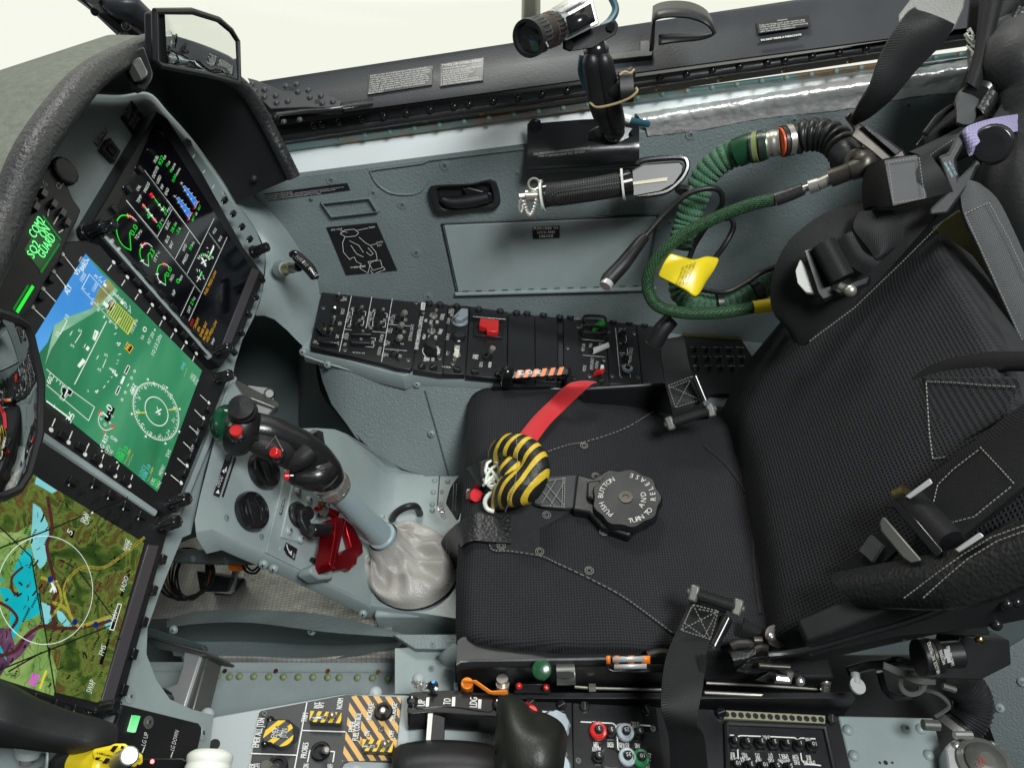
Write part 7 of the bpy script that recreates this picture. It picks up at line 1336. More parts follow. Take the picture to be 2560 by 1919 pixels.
for a,b in zip(q,q[1:]):
 n=int((b-a).length/.005)+1
 for i in range(n):mb.tube([a.lerp(b,i/n),a.lerp(b,(i+.6)/n)],.0007,4)
obj('stitching',mb,thread,tb2)
s4=strap_thing('shoulder_strap','broad black port shoulder strap with white stitched patch above the silver adjuster',[(1450,600),(1300,700),(1130,830),(880,1030),(770,1130)],[(1450,1010),(1370,1080),(1250,1180),(1100,1300),(1010,1385)],bo(.034),bo(.034),K,web,.006,.004,stitch=[([(1140,865),(1230,960),(1320,1058)],bo(.042)),([(1130,880),(1000,980),(920,1060),(885,1210)],bo(.042)),([(1300,1070),(1200,1150),(1110,1225),(940,1268)],bo(.042))])
a2=thing('strap_adjuster',at(K(850,1250),.74),'black framed adjuster with bright silver ends on the port shoulder strap','adjuster')
for px in([(880,1025),(895,1050),(775,1135),(750,1120)],[(1140,1305),(1162,1325),(1030,1412),(1008,1395)]):mb=MB();a=PA(K,px,bo(.068));mb.prism([p+ray(K(900,1200))*.006 for p in a],a);obj('end_bar',mb,silver_lb,a2,bevel=.001)
mb=MB();mb.cyl(*PA(K,[(775,1145),(990,1370)],bo(.045)),.0150,.0150,20);obj('roller_webbing',mb,web,a2);mb=MB();a=PA(K,[(720,1120),(740,1150),(950,1400),(915,1440),(690,1180),(635,1180)],bo(.062));mb.prism([p+ray(K(900,1200))*.006 for p in a],a);obj('frame',mb,blk_gloss,a2,bevel=.0015)
mb=MB();a=PA(K,[(632,1225),(650,1230),(840,1450),(780,1468),(740,1440),(625,1300),(618,1260)],bo(.066));mb.prism([p+ray(K(700,1350))*.004 for p in a],a);obj('lever_plate',mb,gunmetal,a2,bevel=.003);mb=MB();mb.cyl(*PA(K,[(700,1112),(755,1088)],bo(.06)),.0055,.006,14);obj('knurled_screw',mb,brass,a2)
s5=strap_thing('thigh_flap','large limp black strap flap hanging below the silver ended adjuster',[(1500,1180),(1250,1300),(1000,1400),(700,1460),(385,1520)],[(1500,1520),(1250,1640),(1000,1700),(720,1700),(500,1690)],bo(.05),bo(.05),K,leatherette,.006,.01,stitch=[([(1368,1270),(1200,1330),(1050,1420),(900,1530),(740,1650)],bo(.064)),([(1368,1300),(1230,1350),(1080,1440),(950,1550),(840,1650)],bo(.064))])
mb=MB();mb.strap(PA(K,[(620,1290),(560,1380),(400,1490)],bo(.03)),PA(K,[(720,1400),(640,1470),(560,1530)],bo(.03)),.004,4);mb.strap(PA(K,[(580,1320),(520,1400)],bo(.04)),PA(K,[(640,1375),(585,1460)],bo(.04)),.004,3,m=1);obj('tail',mb,[web,web_grey],s5)
hw2=strap_thing('harness_webbing','brown black stitched harness webbing panel below the worn riser strap',[(1690,760),(1790,700),(1900,640),(2040,590),(2120,470)],[(1800,800),(1880,770),(1960,730),(2100,650),(2200,560)],[.925,.92,.92,.915,.91],[.92,.915,.91,.905,.90],E,fabric_p,.006,.003,stitch=[([(1700,790),(1800,715),(1900,650)],.912)])
for k,(l__,r__,d_)in enumerate([([(2000,-30),(1990,120),(1975,260),(1935,400)],[(2120,-30),(2080,130),(2040,280),(1990,430)],.93),([(2180,40),(2110,200),(2060,380),(1980,520)],[(2230,60),(2150,230),(2110,400),(2030,560)],.925),([(1880,490),(1900,440),(1950,420),(1975,480)],[(1890,590),(1925,600),(1965,590),(1980,540)],.935)]):
 mb=MB();mb.strap(PA(E,l__,d_),PA(E,r__,d_-.012),.006,5,fold=.006);obj('webbing_fold',mb,[web,leatherette,web_grey][k],rg,sharp=60)
mb=MB();mb.lathe(axes(at(E(1995,470),.925),-ray(E(1995,470))),[(.02,-.004),(.02,.002),(.014,.004)],24);mb.tube(PA(E,[(1740,640),(1800,560),(1870,510)],.95),.004,8);obj('keeper_ring',mb,blk_gloss,rg)
cs=thing('control_stick',FL.on(G(1475,1330)),'black control stick grip with red buttons on a pale blue shaft and leather boot','control stick')
sh=PA(G,[(1275,1120),(1100,950),(930,770)],[1.115,1.06,1.01])
mb=MB();mb.tube([sh[0],sh[1],sh[2]],[.0168,.0165,.0165],28);obj('shaft',mb,mat('pale_blue_shaft_paint',(.30,.38,.40),.35,var=.04,coat=.3),cs)
dS=(sh[2]-sh[0]).normalized();Mr=axes(sh[0]-dS*.004,dS,(1,0,0))
mb=MB();mb.lathe(Mr,[(.019,0),(.0205,.002),(.0205,.014),(.0175,.016)],28);q=at(G(1075,1060),1.10);a=PA(G,[(1060,1030),(1100,1060),(1200,1120),(1240,1150),(1150,1150),(1060,1100),(1045,1070)],1.10);mb.prism([p-dS*.008 for p in a],a);obj('clamp',mb,bpy.data.materials['pale_blue_shaft_paint'],cs,bevel=.001)
Mc=axes(PA(G,[(945,785)],1.013)[0],dS,(1,0,0))
mb=MB();mb.lathe(Mc,[(.0195,0),(.021,.002),(.021,.006),(.022,.007)],40,m=1);mb.lathe(Mc,[(.0222,.007),(.0222,.019)],80,rmod=lambda a:1+.02*(1 if math.sin(a*40)>0 else-1));mb.lathe(Mc,[(.0222,.019),(.0215,.021),(.0215,.027),(.0205,.028),(.0205,.034)],40);obj('knurled_collar',mb,[steel,nickel],cs)
gp_=smooth(PA(G,[(885,705),(855,640),(790,545),(700,470),(600,425),(480,385),(380,365)],[.985,.972,.958,.945,.935,.925,.92]),5)
mb=MB();mb.tube(gp_,[.0205,.021,.0195,.0175,.017,.018,.0195,.020],22);a=smooth(PA(G,[(870,640),(810,690),(700,690),(630,670)],[.965,.955,.95,.95]),4);mb.tube(a,[.018,.019,.015,.011],16);a=PA(G,[(775,400),(820,372),(850,385),(865,470),(870,520),(800,470)],.965);mb.prism([p+V3((-.01,.01,-.01))for p in a],a)
obj('grip',mb,mat('grip_black',(.012,.012,.0125),.27,bump=('noise',400,.0002),coat=.25),cs,sharp=60)
mb=MB();a=smooth(PA(G,[(640,590),(560,520),(440,470),(360,440)],[.94,.925,.915,.91]),4);mb.tube(a,[.012,.016,.016,.012],16);a=smooth(PA(G,[(760,520),(700,570),(640,600)],[.935,.93,.935]),4);mb.tube(a,.012,14);obj('checkered_pad',mb,mat('checkered_black',(.013,.013,.013),.5,bump=('grid',620,.0006,0)),cs,sharp=60)
hc=at(G(205,340),.915);mb=MB();mb.ball(hc,.0215,20,(1,1.05,1.25));obj('head_shell',mb,mat('dark_green_translucent_plastic',(.004,.055,.025),.18,coat=.5),cs,sharp=80)
mb=MB();mb.tube(smooth(PA(G,[(320,250),(290,380),(250,480)],[.905,.90,.915]),4),[.0165,.0185,.019,.015],20);mb.tube(PA(G,[(380,350),(300,400),(250,440)],[.905,.91,.915]),.0175,16);obj('head_body',mb,blk,cs,sharp=60)
a=sm2(G((195,250),(350,240),(350,330),(330,400),(280,440),(225,445),(185,400),(170,330)),3);HP=pl3(at(G(190,260),.885),at(G(350,260),.885),at(G(250,440),.888))
mb=MB();mb.plate(HP,a,.0,-.012);obj('head_plate',mb,bpy.data.materials['gunmetal']if False else mat('soft_grey_metal',(.09,.09,.095),.45,metal=.3),cs,bevel=.002)
Mh=axes(at(G(297,235),.885),V3((.02,-.25,1)).lerp(-ray(G(297,235)).normalized(),.35))
mb=MB();prof=[(.0155,-.008),(.0155,.003),(.0138,.0045),(.0145,.0065),(.0145,.011)];r0=.0142
for k in range(9):prof+=[(r0-k*.0015,.012+k*.0008),(r0-k*.0015-.0008,.0127+k*.0008)]
mb.lathe(Mh,prof+[(.0005,.0195)],36);obj('hat_switch',mb,blk,cs,sharp=20)
def redbtn(p,d0,q,d1,r=.0065):M=axes(at(G(*p),d0),at(G(*q),d1)-at(G(*p),d0));b=inst('red_button','stickbtn',lambda mb:(mb.lathe(Matrix.Identity(4),[(.0095,-.004),(.0095,.001),(.008,.002)],20,m=1),mb.lathe(Matrix.Identity(4),[(.0066,.001),(.0066,.009),(.0055,.010)],22)),[red,blk_gloss],cs,M@Matrix.Scale(r/.0066,4))
redbtn((255,395),.883,(240,355),.868,.0068);redbtn((540,540),.905,(490,515),.895,.0060);redbtn((625,690),.938,(570,690),.935,.005)
inst('screw','hscrew',None,None,cs,axes(at(G(208,335),.882),-ray(G(208,335))))
mb=MB();mb.tube(PA(G,[(455,500),(520,412),(575,520)],[.90,.898,.905]),.0008,5);obj('guard_edge',mb,steel,cs)
LTP=pl3(at(G(700,720),.948),at(G(870,650),.948),at(G(800,760),.965));mb=MB()
for k,s_ in enumerate(['GUARDIAN ELECTRIC','72949 ASSEMBLY','A218-952730-05']):mb.text(LTP,s_,G(700+k*20,716+k*20),G(866,632+k*22),h=.004,cap=.0028)
obj('lettering',mb,white,cs)
bc=FL.on(G(1475,1330),.004);rb=.062;nk=sh[0];mb=MB();rows=[];NR,NT=26,96;ex=V3((1,0,0));ey=V3((0,1,0));nx_=dS.cross(ey).normalized()*-1;ny_=dS.cross(nx_).normalized()
if nx_.x<0:nx_=-nx_
if ny_.y<0:ny_=-ny_
for i in range(NR+1):
 t_=i/NR;row=[]
 for j in range(NT):
  a=2*math.pi*j/NT;pn=nk+(nx_*math.cos(a)+ny_*math.sin(a))*.0225+dS*.006;pb=bc+(ex*math.cos(a)+ey*math.sin(a)*1.0)*rb
  p=pn.lerp(pb,t_**1.05);p.z=pn.z+(pb.z-pn.z)*t_**.62;f=math.sin(math.pi*min(t_*1.05,1))
  p+=V3((0,0,1))*(.013*math.exp(-((t_-.72)/.2)**2))+(ex*math.cos(a)+ey*math.sin(a))*(.009*math.exp(-((t_-.8)/.18)**2))
  p+=V3((0,0,1))*f*(.0085*(1.3-t_)*(1-2*abs(math.sin(2*a+2.6*t_+.9)))+.005*(1-2*abs(math.sin(3.5*a-3*t_+math.sin(2*a))))+.0015*math.sin(13*a+9*t_))
  p-=dS*(.004*math.exp(-((t_-.22)/.06)**2)*(1+math.sin(4*a))*.5)
  if p.z<bc.z-.001:p.z=bc.z-.001
  row.append(p)
 rows.append(row)
mb.loft(rows,closed=True);obj('boot',mb,leather,cs,sharp=180,sub=1)
mb=MB();mb.tube([bc+V3((math.cos(a/8)*rb*1.015,math.sin(a/8)*rb*1.015,-.001))for a in range(51)],.003,8);obj('boot_rim',mb,leatherette,cs)
mb=MB();mb.tube(smooth(PA(G,[(1320,1010),(1350,950),(1420,905),(1490,900),(1520,950)],[1.2,1.18,1.17,1.18,1.2]),5),.0055,10);obj('cable',mb,rubber,cs)
def vent(p,q,label):
 t=thing('air_vent',SL.on(p),label,'vent');M=SL.fr(p,q,.001);R0=.0248;mb=MB()
 mb.lathe(M,[(R0*1.0,0),(R0,.005),(R0*.93,.009),(R0*.86,.0095),(R0*.80,.007)],40);obj('ring',mb,blk_gloss,t)
 mb=MB();mb.ball((0,0,.001),R0*.8,24,(1,1,.38),M=M);obj('eyeball',mb,blk,t);mb=MB()
 for s_ in(-1,1):mb.tube(smooth([M@V3((x*R0,s_*(.26+.12*(1-x*x*2))*R0,.0085-abs(x)*.003))for x in(-.6,-.3,0,.3,.6)],3),.0022,8)
 mb.ball(M@V3((-.62*R0,.42*R0,.008)),.0035,10);obj('grille_bar',mb,blk_gloss,t)
vent(G(345,938),G(365,1000),'lower round black eyeball air vent on the pedestal');vent(G(430,655),G(450,700),'upper round black air vent half hidden under the stick grip')
t=placard('placard',G((96,815),(185,540),(235,520),(135,832)),'slim black placard reading FOOT and DEFOG with arrows',SL,.003);mb=MB();mb.text(SL,'DEFOG',G(132,770),G(162,700),h=.0034,cap=.0058);mb.text(SL,'FOOT',G(200,588),G(222,535),h=.0034,cap=.0058)
for q in[[(108,805),(135,812),(128,780)],[(152,655),(170,640),(168,672)],[(172,645),(186,620),(180,668)]]:mb.poly(SL.ons(G(*q),.0034))
obj('lettering',mb,white,t)
mb=MB();mb.line(SL.ons(G((158,830),(245,560)),.001),.0028,SL.n);obj('lever_slot',mb,hood_blk,pd)
t=placard('placard',G((552,948),(578,845),(592,848),(566,955)),'tiny black placard reading PEDAL ADJUST beside the crank',SL,.006);mb=MB();mb.text(SL,'PEDAL ADJUST',G(562,948),G(588,850),h=.0064,cap=.003);obj('lettering',mb,white,t)
t=placard('placard',G((598,1147),(674,1192),(655,1270),(605,1235),(582,1190)),'black placard with a white arrow and the word AFT',SL,.0045);mb=MB();mb.line(SL.ons(sm2(G((600,1165),(608,1195),(628,1225)),3,False),.005),.002,SL.n);mb.poly(SL.ons(G((612,1215),(636,1205),(632,1240)),.005));mb.text(SL,'AFT',G(648,1262),G(662,1230),h=.005,cap=.0035);obj('lettering',mb,white,t)
ck=thing('pedal_crank',SL.on(G(690,980)),'small black pedal adjust crank folded against the pedestal','crank')
mb=MB();mb.lathe(SL.fr(G(675,960),None,.006),[(.0175,0),(.0175,.004),(.014,.006)],30);mb.lathe(SL.fr(G(690,965),None,.006),[(.009,0),(.009,.016)],20);obj('hub',mb,blk,ck,bevel=.001)
mb=MB();a=SL.ons(G((700,920),(745,915),(770,1010),(800,1030),(800,1090),(745,1080),(700,990)),.024);mb.prism([p-SL.n*.008 for p in a],a);obj('arm',mb,blk,ck,bevel=.002)
mb=MB();mb.cyl(SL.on(G(765,1065),.03),SL.on(G(890,1060),.035),.0085,.009,16);obj('handle',mb,blk_gloss,ck,bevel=.0015)
rl=thing('red_lever',SL.on(G(1000,1150)),'dark red anodised folding lever frame behind the stick shaft','lever')
mb=MB()
for a,b in(([(820,895),(850,880),(975,935),(960,975),(880,935),(830,915)],(.03,.02)),([(940,970),(990,975),(920,1340),(895,1290),(925,1130)],(.045,.02)),([(990,975),(1010,985),(940,1300),(920,1340)],(.032,.012)),([(1000,980),(1060,1030),(1125,1160),(1130,1220),(1090,1250),(1085,1300),(1060,1310),(1040,1340),(1010,1325),(940,1340),(925,1290),(1000,1200),(1050,1180),(1020,1080)],(.016,.006))):mb.plate(SL,G(*a),b[0],b[1])
obj('frame',mb,red_metal,rl,bevel=.0015)
mb=MB();mb.cyl(SL.on(G(850,880),.01),SL.on(G(855,930),.03),.007,n=8,m=0);mb.ball(SL.on(G(848,872),.034),.006,10,m=1);obj('pivot_bolt',mb,[dark_metal,brass],rl)
mb=MB();mb.lathe(SL.fr(G(865,1275),None,.018),[(.0125,0),(.0125,.003),(.008,.004),(.008,.010),(.0125,.011),(.0125,.014)],20);obj('spool',mb,red_metal,rl)
mb=MB();a=G((765,1320),(790,1300),(920,1315),(915,1400),(830,1400),(765,1355));mb.plate(SL,a,.022,.0);obj('block',mb,grey,rl,bevel=.005,seg=3);mb=MB();mb.cyl(SL.on(G(862,1392),.012),SL.on(G(862,1404),.012),.009,n=16);obj('block_bore',mb,copper,rl);mb=MB();mb.tube(SL.ons(G((770,1262),(830,1302)),.008),.003,6);mb.plate(SL,G((835,830),(900,880),(880,960),(830,880)),.0062,.003);obj('slot',mb,hood_blk,rl)
ph=thing('pull_handle',wallp(D(1450,1260)),'black textured recessed pull handle on the starboard wall','pull handle');a=sm2(D((1215,1220),(1260,1190),(1480,1180),(1600,1155),(1650,1175),(1675,1290),(1640,1335),(1480,1345),(1290,1370),(1240,1320)),3)
mb=MB();o1=WALL.ons(a,.0);o2=WALL.ons(a,.016);cc_=sum(o2,V3())/len(o2);i1=[cc_+(p-cc_)*.80 for p in o2];i2=[cc_+(p-cc_)*.74-WALL.n*.012 for p in o2];c1=lambda r:r+r[:1]
mb.loft([c1(o1),c1(o2),c1(i1),c1(i2)]);mb.poly(i2);obj('bezel',mb,blk_pt,ph,bevel=.003,sharp=50);mb=MB();mb.tube(smooth([WALL.on(p,.018)for p in D((1290,1275),(1360,1300),(1480,1290),(1600,1265))],4),[.005,.009,.010,.009],12);mb.plate(WALL,D((1430,1215),(1470,1205),(1620,1245),(1625,1305),(1480,1315)),.013,.004);obj('grip',mb,blk,ph,bevel=.002)
pk=thing('parking_brake_handle',at(B(1900,170),1.13),'black curved T handle lettered PARKING BRAKE on a brass collar','brake handle')
mb=MB();q=PA(B,[(1805,185),(1835,183),(1880,178),(1920,172)],[1.18,1.165,1.14,1.12]);mb.tube([q[0],q[1]],[.0135,.010],20,m=0);mb.tube([q[1],q[2]],.008,16,m=1);mb.tube([q[2],q[3]],.007,16,m=2);obj('stem',mb,[grey,brass,blk_gloss],pk,bevel=.001)
mb=MB();mb.tube(smooth(PA(B,[(1860,98),(1895,95),(1940,135),(1990,185),(2025,240),(2030,252)],1.11),5),[.003,.0075,.0085,.0085,.0065,.002],16);obj('handle',mb,blk_gloss,pk,sub=1)
mb=MB()
for i,ch in enumerate('PARKING BRAKE'):
 t_=i/12;x=1898+125*t_;y=112+118*t_**1.15;P=at(B(x,y),1.1);dn=ray(B(x,y)).normalized();xx=(at(B(x+8,y+9+t_*4),1.094)-P).normalized();mb.text3(ch,P,xx,(-dn).cross(xx).normalized(),.0038,.0052)
obj('lettering',mb,white,pk)
kn=thing('canopy_breaker_knife',at(D(2100,1250),1.1),'canopy breaker knife with knurled black grip and cream flanges clipped to the wall','knife')
kp=PA(E,[(0,925),(140,905),(290,880)],[1.105,1.1,1.095]);kp=[at(D(1960,1255),1.115)]+kp;mb=MB();mb.tube(kp,.0165,24);obj('grip',mb,mat('knurled_black_grip',(.02,.02,.02),.5,bump=('grid',300,.0012,0)),kn);dk_=(kp[-1]-kp[0]).normalized();mb=MB()
for p in(at(D(1945,1258),1.115),at(E(300,880),1.095)):mb.lathe(axes(p,dk_),[(.022,-.0015),(.022,.0015)],28)
obj('flange',mb,offwhite,kn);mb=MB();mb.tube([at(D(1950,1258),1.115),at(D(1972,1254),1.115)],.018,20);mb.tube(PA(E,[(285,882),(335,870)],1.095),.018,20);obj('ferrule',mb,blk_gloss,kn)
mb=MB();a=PA(E,[(340,812),(400,782),(570,770),(592,790),(585,825),(545,880),(480,915),(345,940)],1.10);mb.prism([p+ray(E(450,860))*.012 for p in a],a);obj('blade',mb,mat('smoked_blade',(.022,.021,.016),.4),kn,bevel=.002);mb=MB();a=PA(E,[(345,868),(512,845),(510,862),(345,882)],1.098);mb.prism([p+ray(E(450,860))*.001 for p in a],a);obj('pale_strip',mb,mat('cream_strip',(.6,.55,.38),.5),kn)
mb=MB();mb.tube(smooth(PA(E,[(370,790),(400,765),(570,752),(605,775),(600,820),(560,875),(490,920),(360,935)],1.105),4),.004,8);obj('clip',mb,blk_gloss,kn)
mb=MB();mb.tube(PA(D,[(1835,1258),(1925,1255)],1.11),.0085,14);mb.tube(PA(D,[(1795,1265),(1840,1260)],1.11),.004,10);mb.tube([at(D(1890+36*math.cos(a*.45),1183+36*math.sin(a*.45)),1.10)for a in range(15)],.0018,6);mb.tube([at(D(1806+10*math.cos(a*.45),1325+42*math.sin(a*.45)),1.10)for a in range(15)],.0016,6);obj('pin',mb,nickel,kn)
mb=MB()
for k in range(14):t_=k/13;mb.ball(at(D(1825+80*t_,1300+90*math.sin(math.pi*t_)-10*t_),1.1),.0034,8)
obj('bead_chain',mb,steel,kn)
cmn=thing('mount_bracket',wallp(VV(1250,330)),'black folded bracket bolted to the wall reading FOR OPERATION WITH UNDERWING STORES INSTALLED','bracket')
mb=MB();a=[[wallp(VV(x,y),h)for x,y in((1139,y0),(1260,y1),(1381,y2))]for y0,y1,y2,h in((268,258,254,.014),(285,275,268,.016),(320,312,305,.018),(345,340,332,.030),(362,355,345,.040),(376,368,358,.034),(380,372,362,.012))];mb.loft(a);mb.add([r[0]for r in a]+[wallp(VV(1139,380),0),wallp(VV(1139,268),0)],[tuple(range(9))]);mb.add([r[2]for r in a]+[wallp(VV(1381,362),0),wallp(VV(1381,254),0)],[tuple(range(9))]);obj('plate',mb,blk_gloss,cmn,sharp=50)
mb=MB();PS_=Pl(wallp(VV(1200,320),.018),WALL.n);PS_=pl3(a[2][0],a[2][2],a[3][0])if False else PS_
mb.text(PS_,'FOR OPERATION WITH UNDERWING STORES INSTALLED',VV(1153,336),VV(1275,322),h=.009,cap=.0035,bold=.5);mb.text(PS_,'REFER TO AFM SUPPLEMENT DOC. NO 02133',VV(1163,342),VV(1262,330),h=.0095,cap=.0035,bold=.5);obj('lettering',mb,white,cmn)
mb=MB();mb.lathe(axes(wallp(VV(1156,271),.016),WALL.n),[(.0105,0),(.0105,.001),(.0075,.0012),(.0075,.006)],6);obj('bolt',mb,blk_gloss,cmn,bevel=.0006)
arm=thing('camera_arm',at(VV(1310,290),1.06),'black ball jointed double clamp arm tied with tan cord holding the camera','camera arm')
def diamond(ps,d_,nm='base_plate'):mb=MB();a=PA(VV,ps,d_);mb.prism([p+ray(VV(*ps[0]))*.006 for p in a],a);obj(nm,mb,blk_gloss,arm,bevel=.001)
diamond([(1268,292),(1275,282),(1310,262),(1372,278),(1375,290),(1330,313),(1310,314),(1270,305)],1.055);diamond([(1215,92),(1225,76),(1330,44),(1336,55),(1330,75),(1280,104),(1230,112),(1215,106)],.93,'top_plate')
for s_ in(-1,1):
 mb=MB();q=PA(VV,[(1290+s_*11,118),(1292+s_*13,140),(1300+s_*14,185),(1310+s_*15,235),(1322+s_*12,268),(1325+s_*9,285)],[.94,.945,.965,.99,1.02,1.03]);mb.tube(smooth(q,5),[.008,.0115,.012,.012,.0115,.010,.006],14);obj('clamp_half',mb,rubber if False else blk,arm,sharp=60)
mb=MB();mb.ball(at(VV(1288,112),.945),.0155,16);mb.ball(at(VV(1326,282),1.04),.015,16);mb.cyl(at(VV(1286,100),.94),at(VV(1288,115),.945),.012,n=14);obj('ball_joint',mb,blk_gloss,arm)
mb=MB();mb.cyl(at(VV(1318,195),.965),at(VV(1355,188),.955),.009,n=12);mb.lathe(axes(at(VV(1352,188),.955),V3((1,0,.1))),[(.014,-.008),(.014,.008)],18,rmod=lambda a:1+.35*abs(math.cos(a)));mb.tube(PA(VV,[(1345,180),(1358,160),(1368,155)],.95),.007,8);obj('wing_knob',mb,blk,arm,bevel=.001)
cordm=mat('tan_cord',(.42,.33,.16),.7);mb=MB();mb.tube(smooth(PA(VV,[(1275,222),(1290,232),(1330,224),(1360,212),(1376,198),(1374,190)],[.975,.965,.955,.945,.94,.94]),5),.0016,6);mb.tube(smooth(PA(VV,[(1338,162),(1350,155),(1362,158),(1370,150)],.935),4),.0013,6);obj('cord',mb,cordm,arm)
for x,y in((1230,98),(1320,58),(1370,285),(1278,292)):inst('bolt','hexk',lambda mb:mb.lathe(Matrix.Identity(4),[(.0055,0),(.0055,.004)],6),blk_gloss,arm,axes(at(VV(x,y),.928 if y<200 else 1.05),-ray(VV(x,y))))
mb=MB();mb.tube(smooth(PA(VV,[(1318,-10),(1330,20),(1318,45),(1300,60)],.95),5),.0045,10,m=0);mb.tube(smooth(PA(VV,[(1258,120),(1256,160),(1275,200),(1300,235),(1340,255),(1400,268)],[1.0,1.01,1.03,1.04,1.05,1.08]),5),.0045,10,m=0);mb.tube(PA(VV,[(1345,254),(1362,259)],1.05),.0058,10,m=1);obj('cable',mb,[mat('teal_cable',(.02,.08,.11),.4),offwhite],arm)
cmr=thing('video_camera',at(VV(1210,60),.9),'small silver industrial video camera with a black ribbed lens','camera')
mb=MB();f0=PA(VV,[(1208,10),(1285,-12),(1295,50),(1222,88)],[.90,.895,.90,.905]);bk0=PA(VV,[(1180,25),(1255,-10),(1260,50),(1195,82)],[.935,.93,.95,.95]);f1=PA(VV,[(1228,30),(1290,5),(1298,55),(1226,90)],.893)
bx8=PA(VV,[(1185,22),(1210,33),(1222,90),(1197,80)],[.93,.90,.905,.94])+PA(VV,[(1248,-18),(1280,-8),(1296,52),(1268,60)],[.93,.905,.91,.94]);mb.add(bx8,[(0,1,2,3),(4,7,6,5),(0,4,5,1),(1,5,6,2),(2,6,7,3),(3,7,4,0)]);obj('body',mb,silver_lb,cmr,bevel=.002)
mb=MB();mb.add(PA(VV,[(1222,38),(1276,8),(1286,47),(1230,76)],[.893,.896,.899,.895]),[(0,1,2,3)]);obj('side_panel',mb,blk_gloss,cmr,sol=.001);mb=MB();mb.add(PA(VV,[(1192,19),(1250,-14),(1276,-8),(1212,28)],[.908,.905,.892,.889]),[(0,1,2,3)]);obj('rating_label',mb,white,cmr,sol=.0005)
mb=MB();lb=PA(VV,[(1192,19),(1250,-14),(1212,28)],[.9065,.9035,.8875]);PLb=pl3(*lb)
for k,(x,y)in enumerate([(1206,18),(1214,14),(1224,8),(1230,12),(1218,20)]):mb.line(PLb.ons(VV((x,y),(x+12,y-5)),.001),.0009,PLb.n)
obj('label_print',mb,blk,cmr)
lp0,lp1=at(VV(1212,55),.915),at(VV(1140,84),.87);ld=(lp1-lp0).normalized();ML=axes(lp0,ld);LL=(lp1-lp0).length
mb=MB();mb.lathe(ML,[(.017,-.002),(.017,LL*.22),(.0185,LL*.26)],32);obj('mount_ring',mb,silver_lb,cmr);rib=lambda a:1+.02*(1 if math.sin(a*22)>0 else-1)
mb=MB();mb.lathe(ML,[(.0185,LL*.24),(.019,LL*.26),(.019,LL*.44)],88,rmod=rib);mb.lathe(ML,[(.0185,LL*.44),(.0185,LL*.68),(.019,LL*.69)],40);mb.lathe(ML,[(.0195,LL*.69),(.0195,LL*.9)],88,rmod=rib);mb.lathe(ML,[(.0205,LL*.9),(.0205,LL*1.0),(.017,LL*1.0),(.0165,LL*.93)],40);obj('lens_barrel',mb,blk,cmr,sharp=25)
mb=MB();mb.lathe(ML,[(.0166,LL*.935),(.010,LL*.955),(.002,LL*.96)],32);obj('front_glass',mb,lens_glass,cmr);mb=MB();mb.lathe(ML,[(.0188,LL*.67),(.0188,LL*.682)],40);mb.lathe(ML,[(.0188,LL*.45),(.0188,LL*.46)],40);mb.cyl(at(VV(1170,62),.875),at(VV(1168,50),.868),.002,n=8);obj('scale_ring',mb,mat('copper_ring',(.45,.16,.07),.4,metal=.6),cmr)
mb=MB();P=at(VV(1171,70),.862);mb.text3('computar',P,(at(VV(1180,88),.866)-P).normalized(),-(lp1-lp0).normalized()if False else ld,.017,.0042);obj('lettering',mb,white,cmr)
lb_=thing('rail_loop',at(E(600,120),1.0),'black flat metal loop bracket standing on the canopy rail','loop bracket');mb=MB();lo=PA(E,[(440,240),(442,130),(452,90),(520,75),(620,80),(700,110),(735,150),(725,175),(660,195),(560,205),(470,218)],[1.02,1.0,.985,.98,.975,.97,.975,.98,.99,1.0,1.005]);hi=PA(E,[(425,245),(440,60),(450,25),(520,5),(620,10),(700,50),(738,130),(738,165),(660,175),(560,170),(470,175)],[1.02,1.03,1.03,1.02,1.01,1.0,.99,.99,1.0,1.01,1.01]);mb.loft([smooth(lo,4),smooth(hi,4)]);obj('loop',mb,blk,lb_,sol=.003,sharp=60)
mb=MB();mb.plate(RF,E((200,258),(380,240),(380,195),(425,190),(445,240),(440,265),(205,290)),.009,.0);obj('foot',mb,blk,lb_,bevel=.001)
oh=thing('oxygen_hose',at(E(640,1000),1.12),'thick green knitted corrugated oxygen hose arching off the starboard wall','hose')
def corr(pts,ds,r,amp,per,m,par,nm,n=20):
 q=smooth(PA(E,pts,ds),10);L_=[0]
 for a,b in zip(q,q[1:]):L_.append(L_[-1]+(b-a).length)
 N_=int(L_[-1]/per*8);pts2=[];rr=[];j=0
 for i in range(N_+1):
  s_=L_[-1]*i/N_
  while j<len(L_)-2 and L_[j+1]<s_:j+=1
  pts2.append(q[j].lerp(q[j+1],(s_-L_[j])/max(L_[j+1]-L_[j],1e-9)));rr.append(r*(1-amp)+r*amp*abs(math.sin(math.pi*i/8))**.6)
 mb=MB();mb.tube(pts2,rr,n);obj(nm,mb,m,par,sharp=180)
corr([(870,715),(800,745),(735,790),(685,850),(655,920),(625,1000),(600,1080),(580,1180)],[1.06,1.07,1.08,1.09,1.10,1.11,1.12,1.12],.0192,.16,.0095,knit,oh,'knitted_sleeve')
corr([(565,1330),(575,1400),(640,1440),(760,1448),(900,1405),(1010,1350),(1080,1300)],[1.12,1.12,1.11,1.1,1.09,1.09,1.09],.0150,.16,.0085,knit,oh,'lower_sleeve')
corr([(1110,665),(1180,645),(1250,645),(1310,670),(1350,715),(1370,760)],[1.03,1.02,1.01,1.0,.99,.985],.0215,.22,.0105,rubber,oh,'corrugated_rubber')
def sect(pts,ds,r,m,nm,k=4,par=oh,n=24,sh_=40):mb=MB();mb.tube(smooth(PA(E,pts,ds),k),r,n);obj(nm,mb,m,par,sharp=sh_)
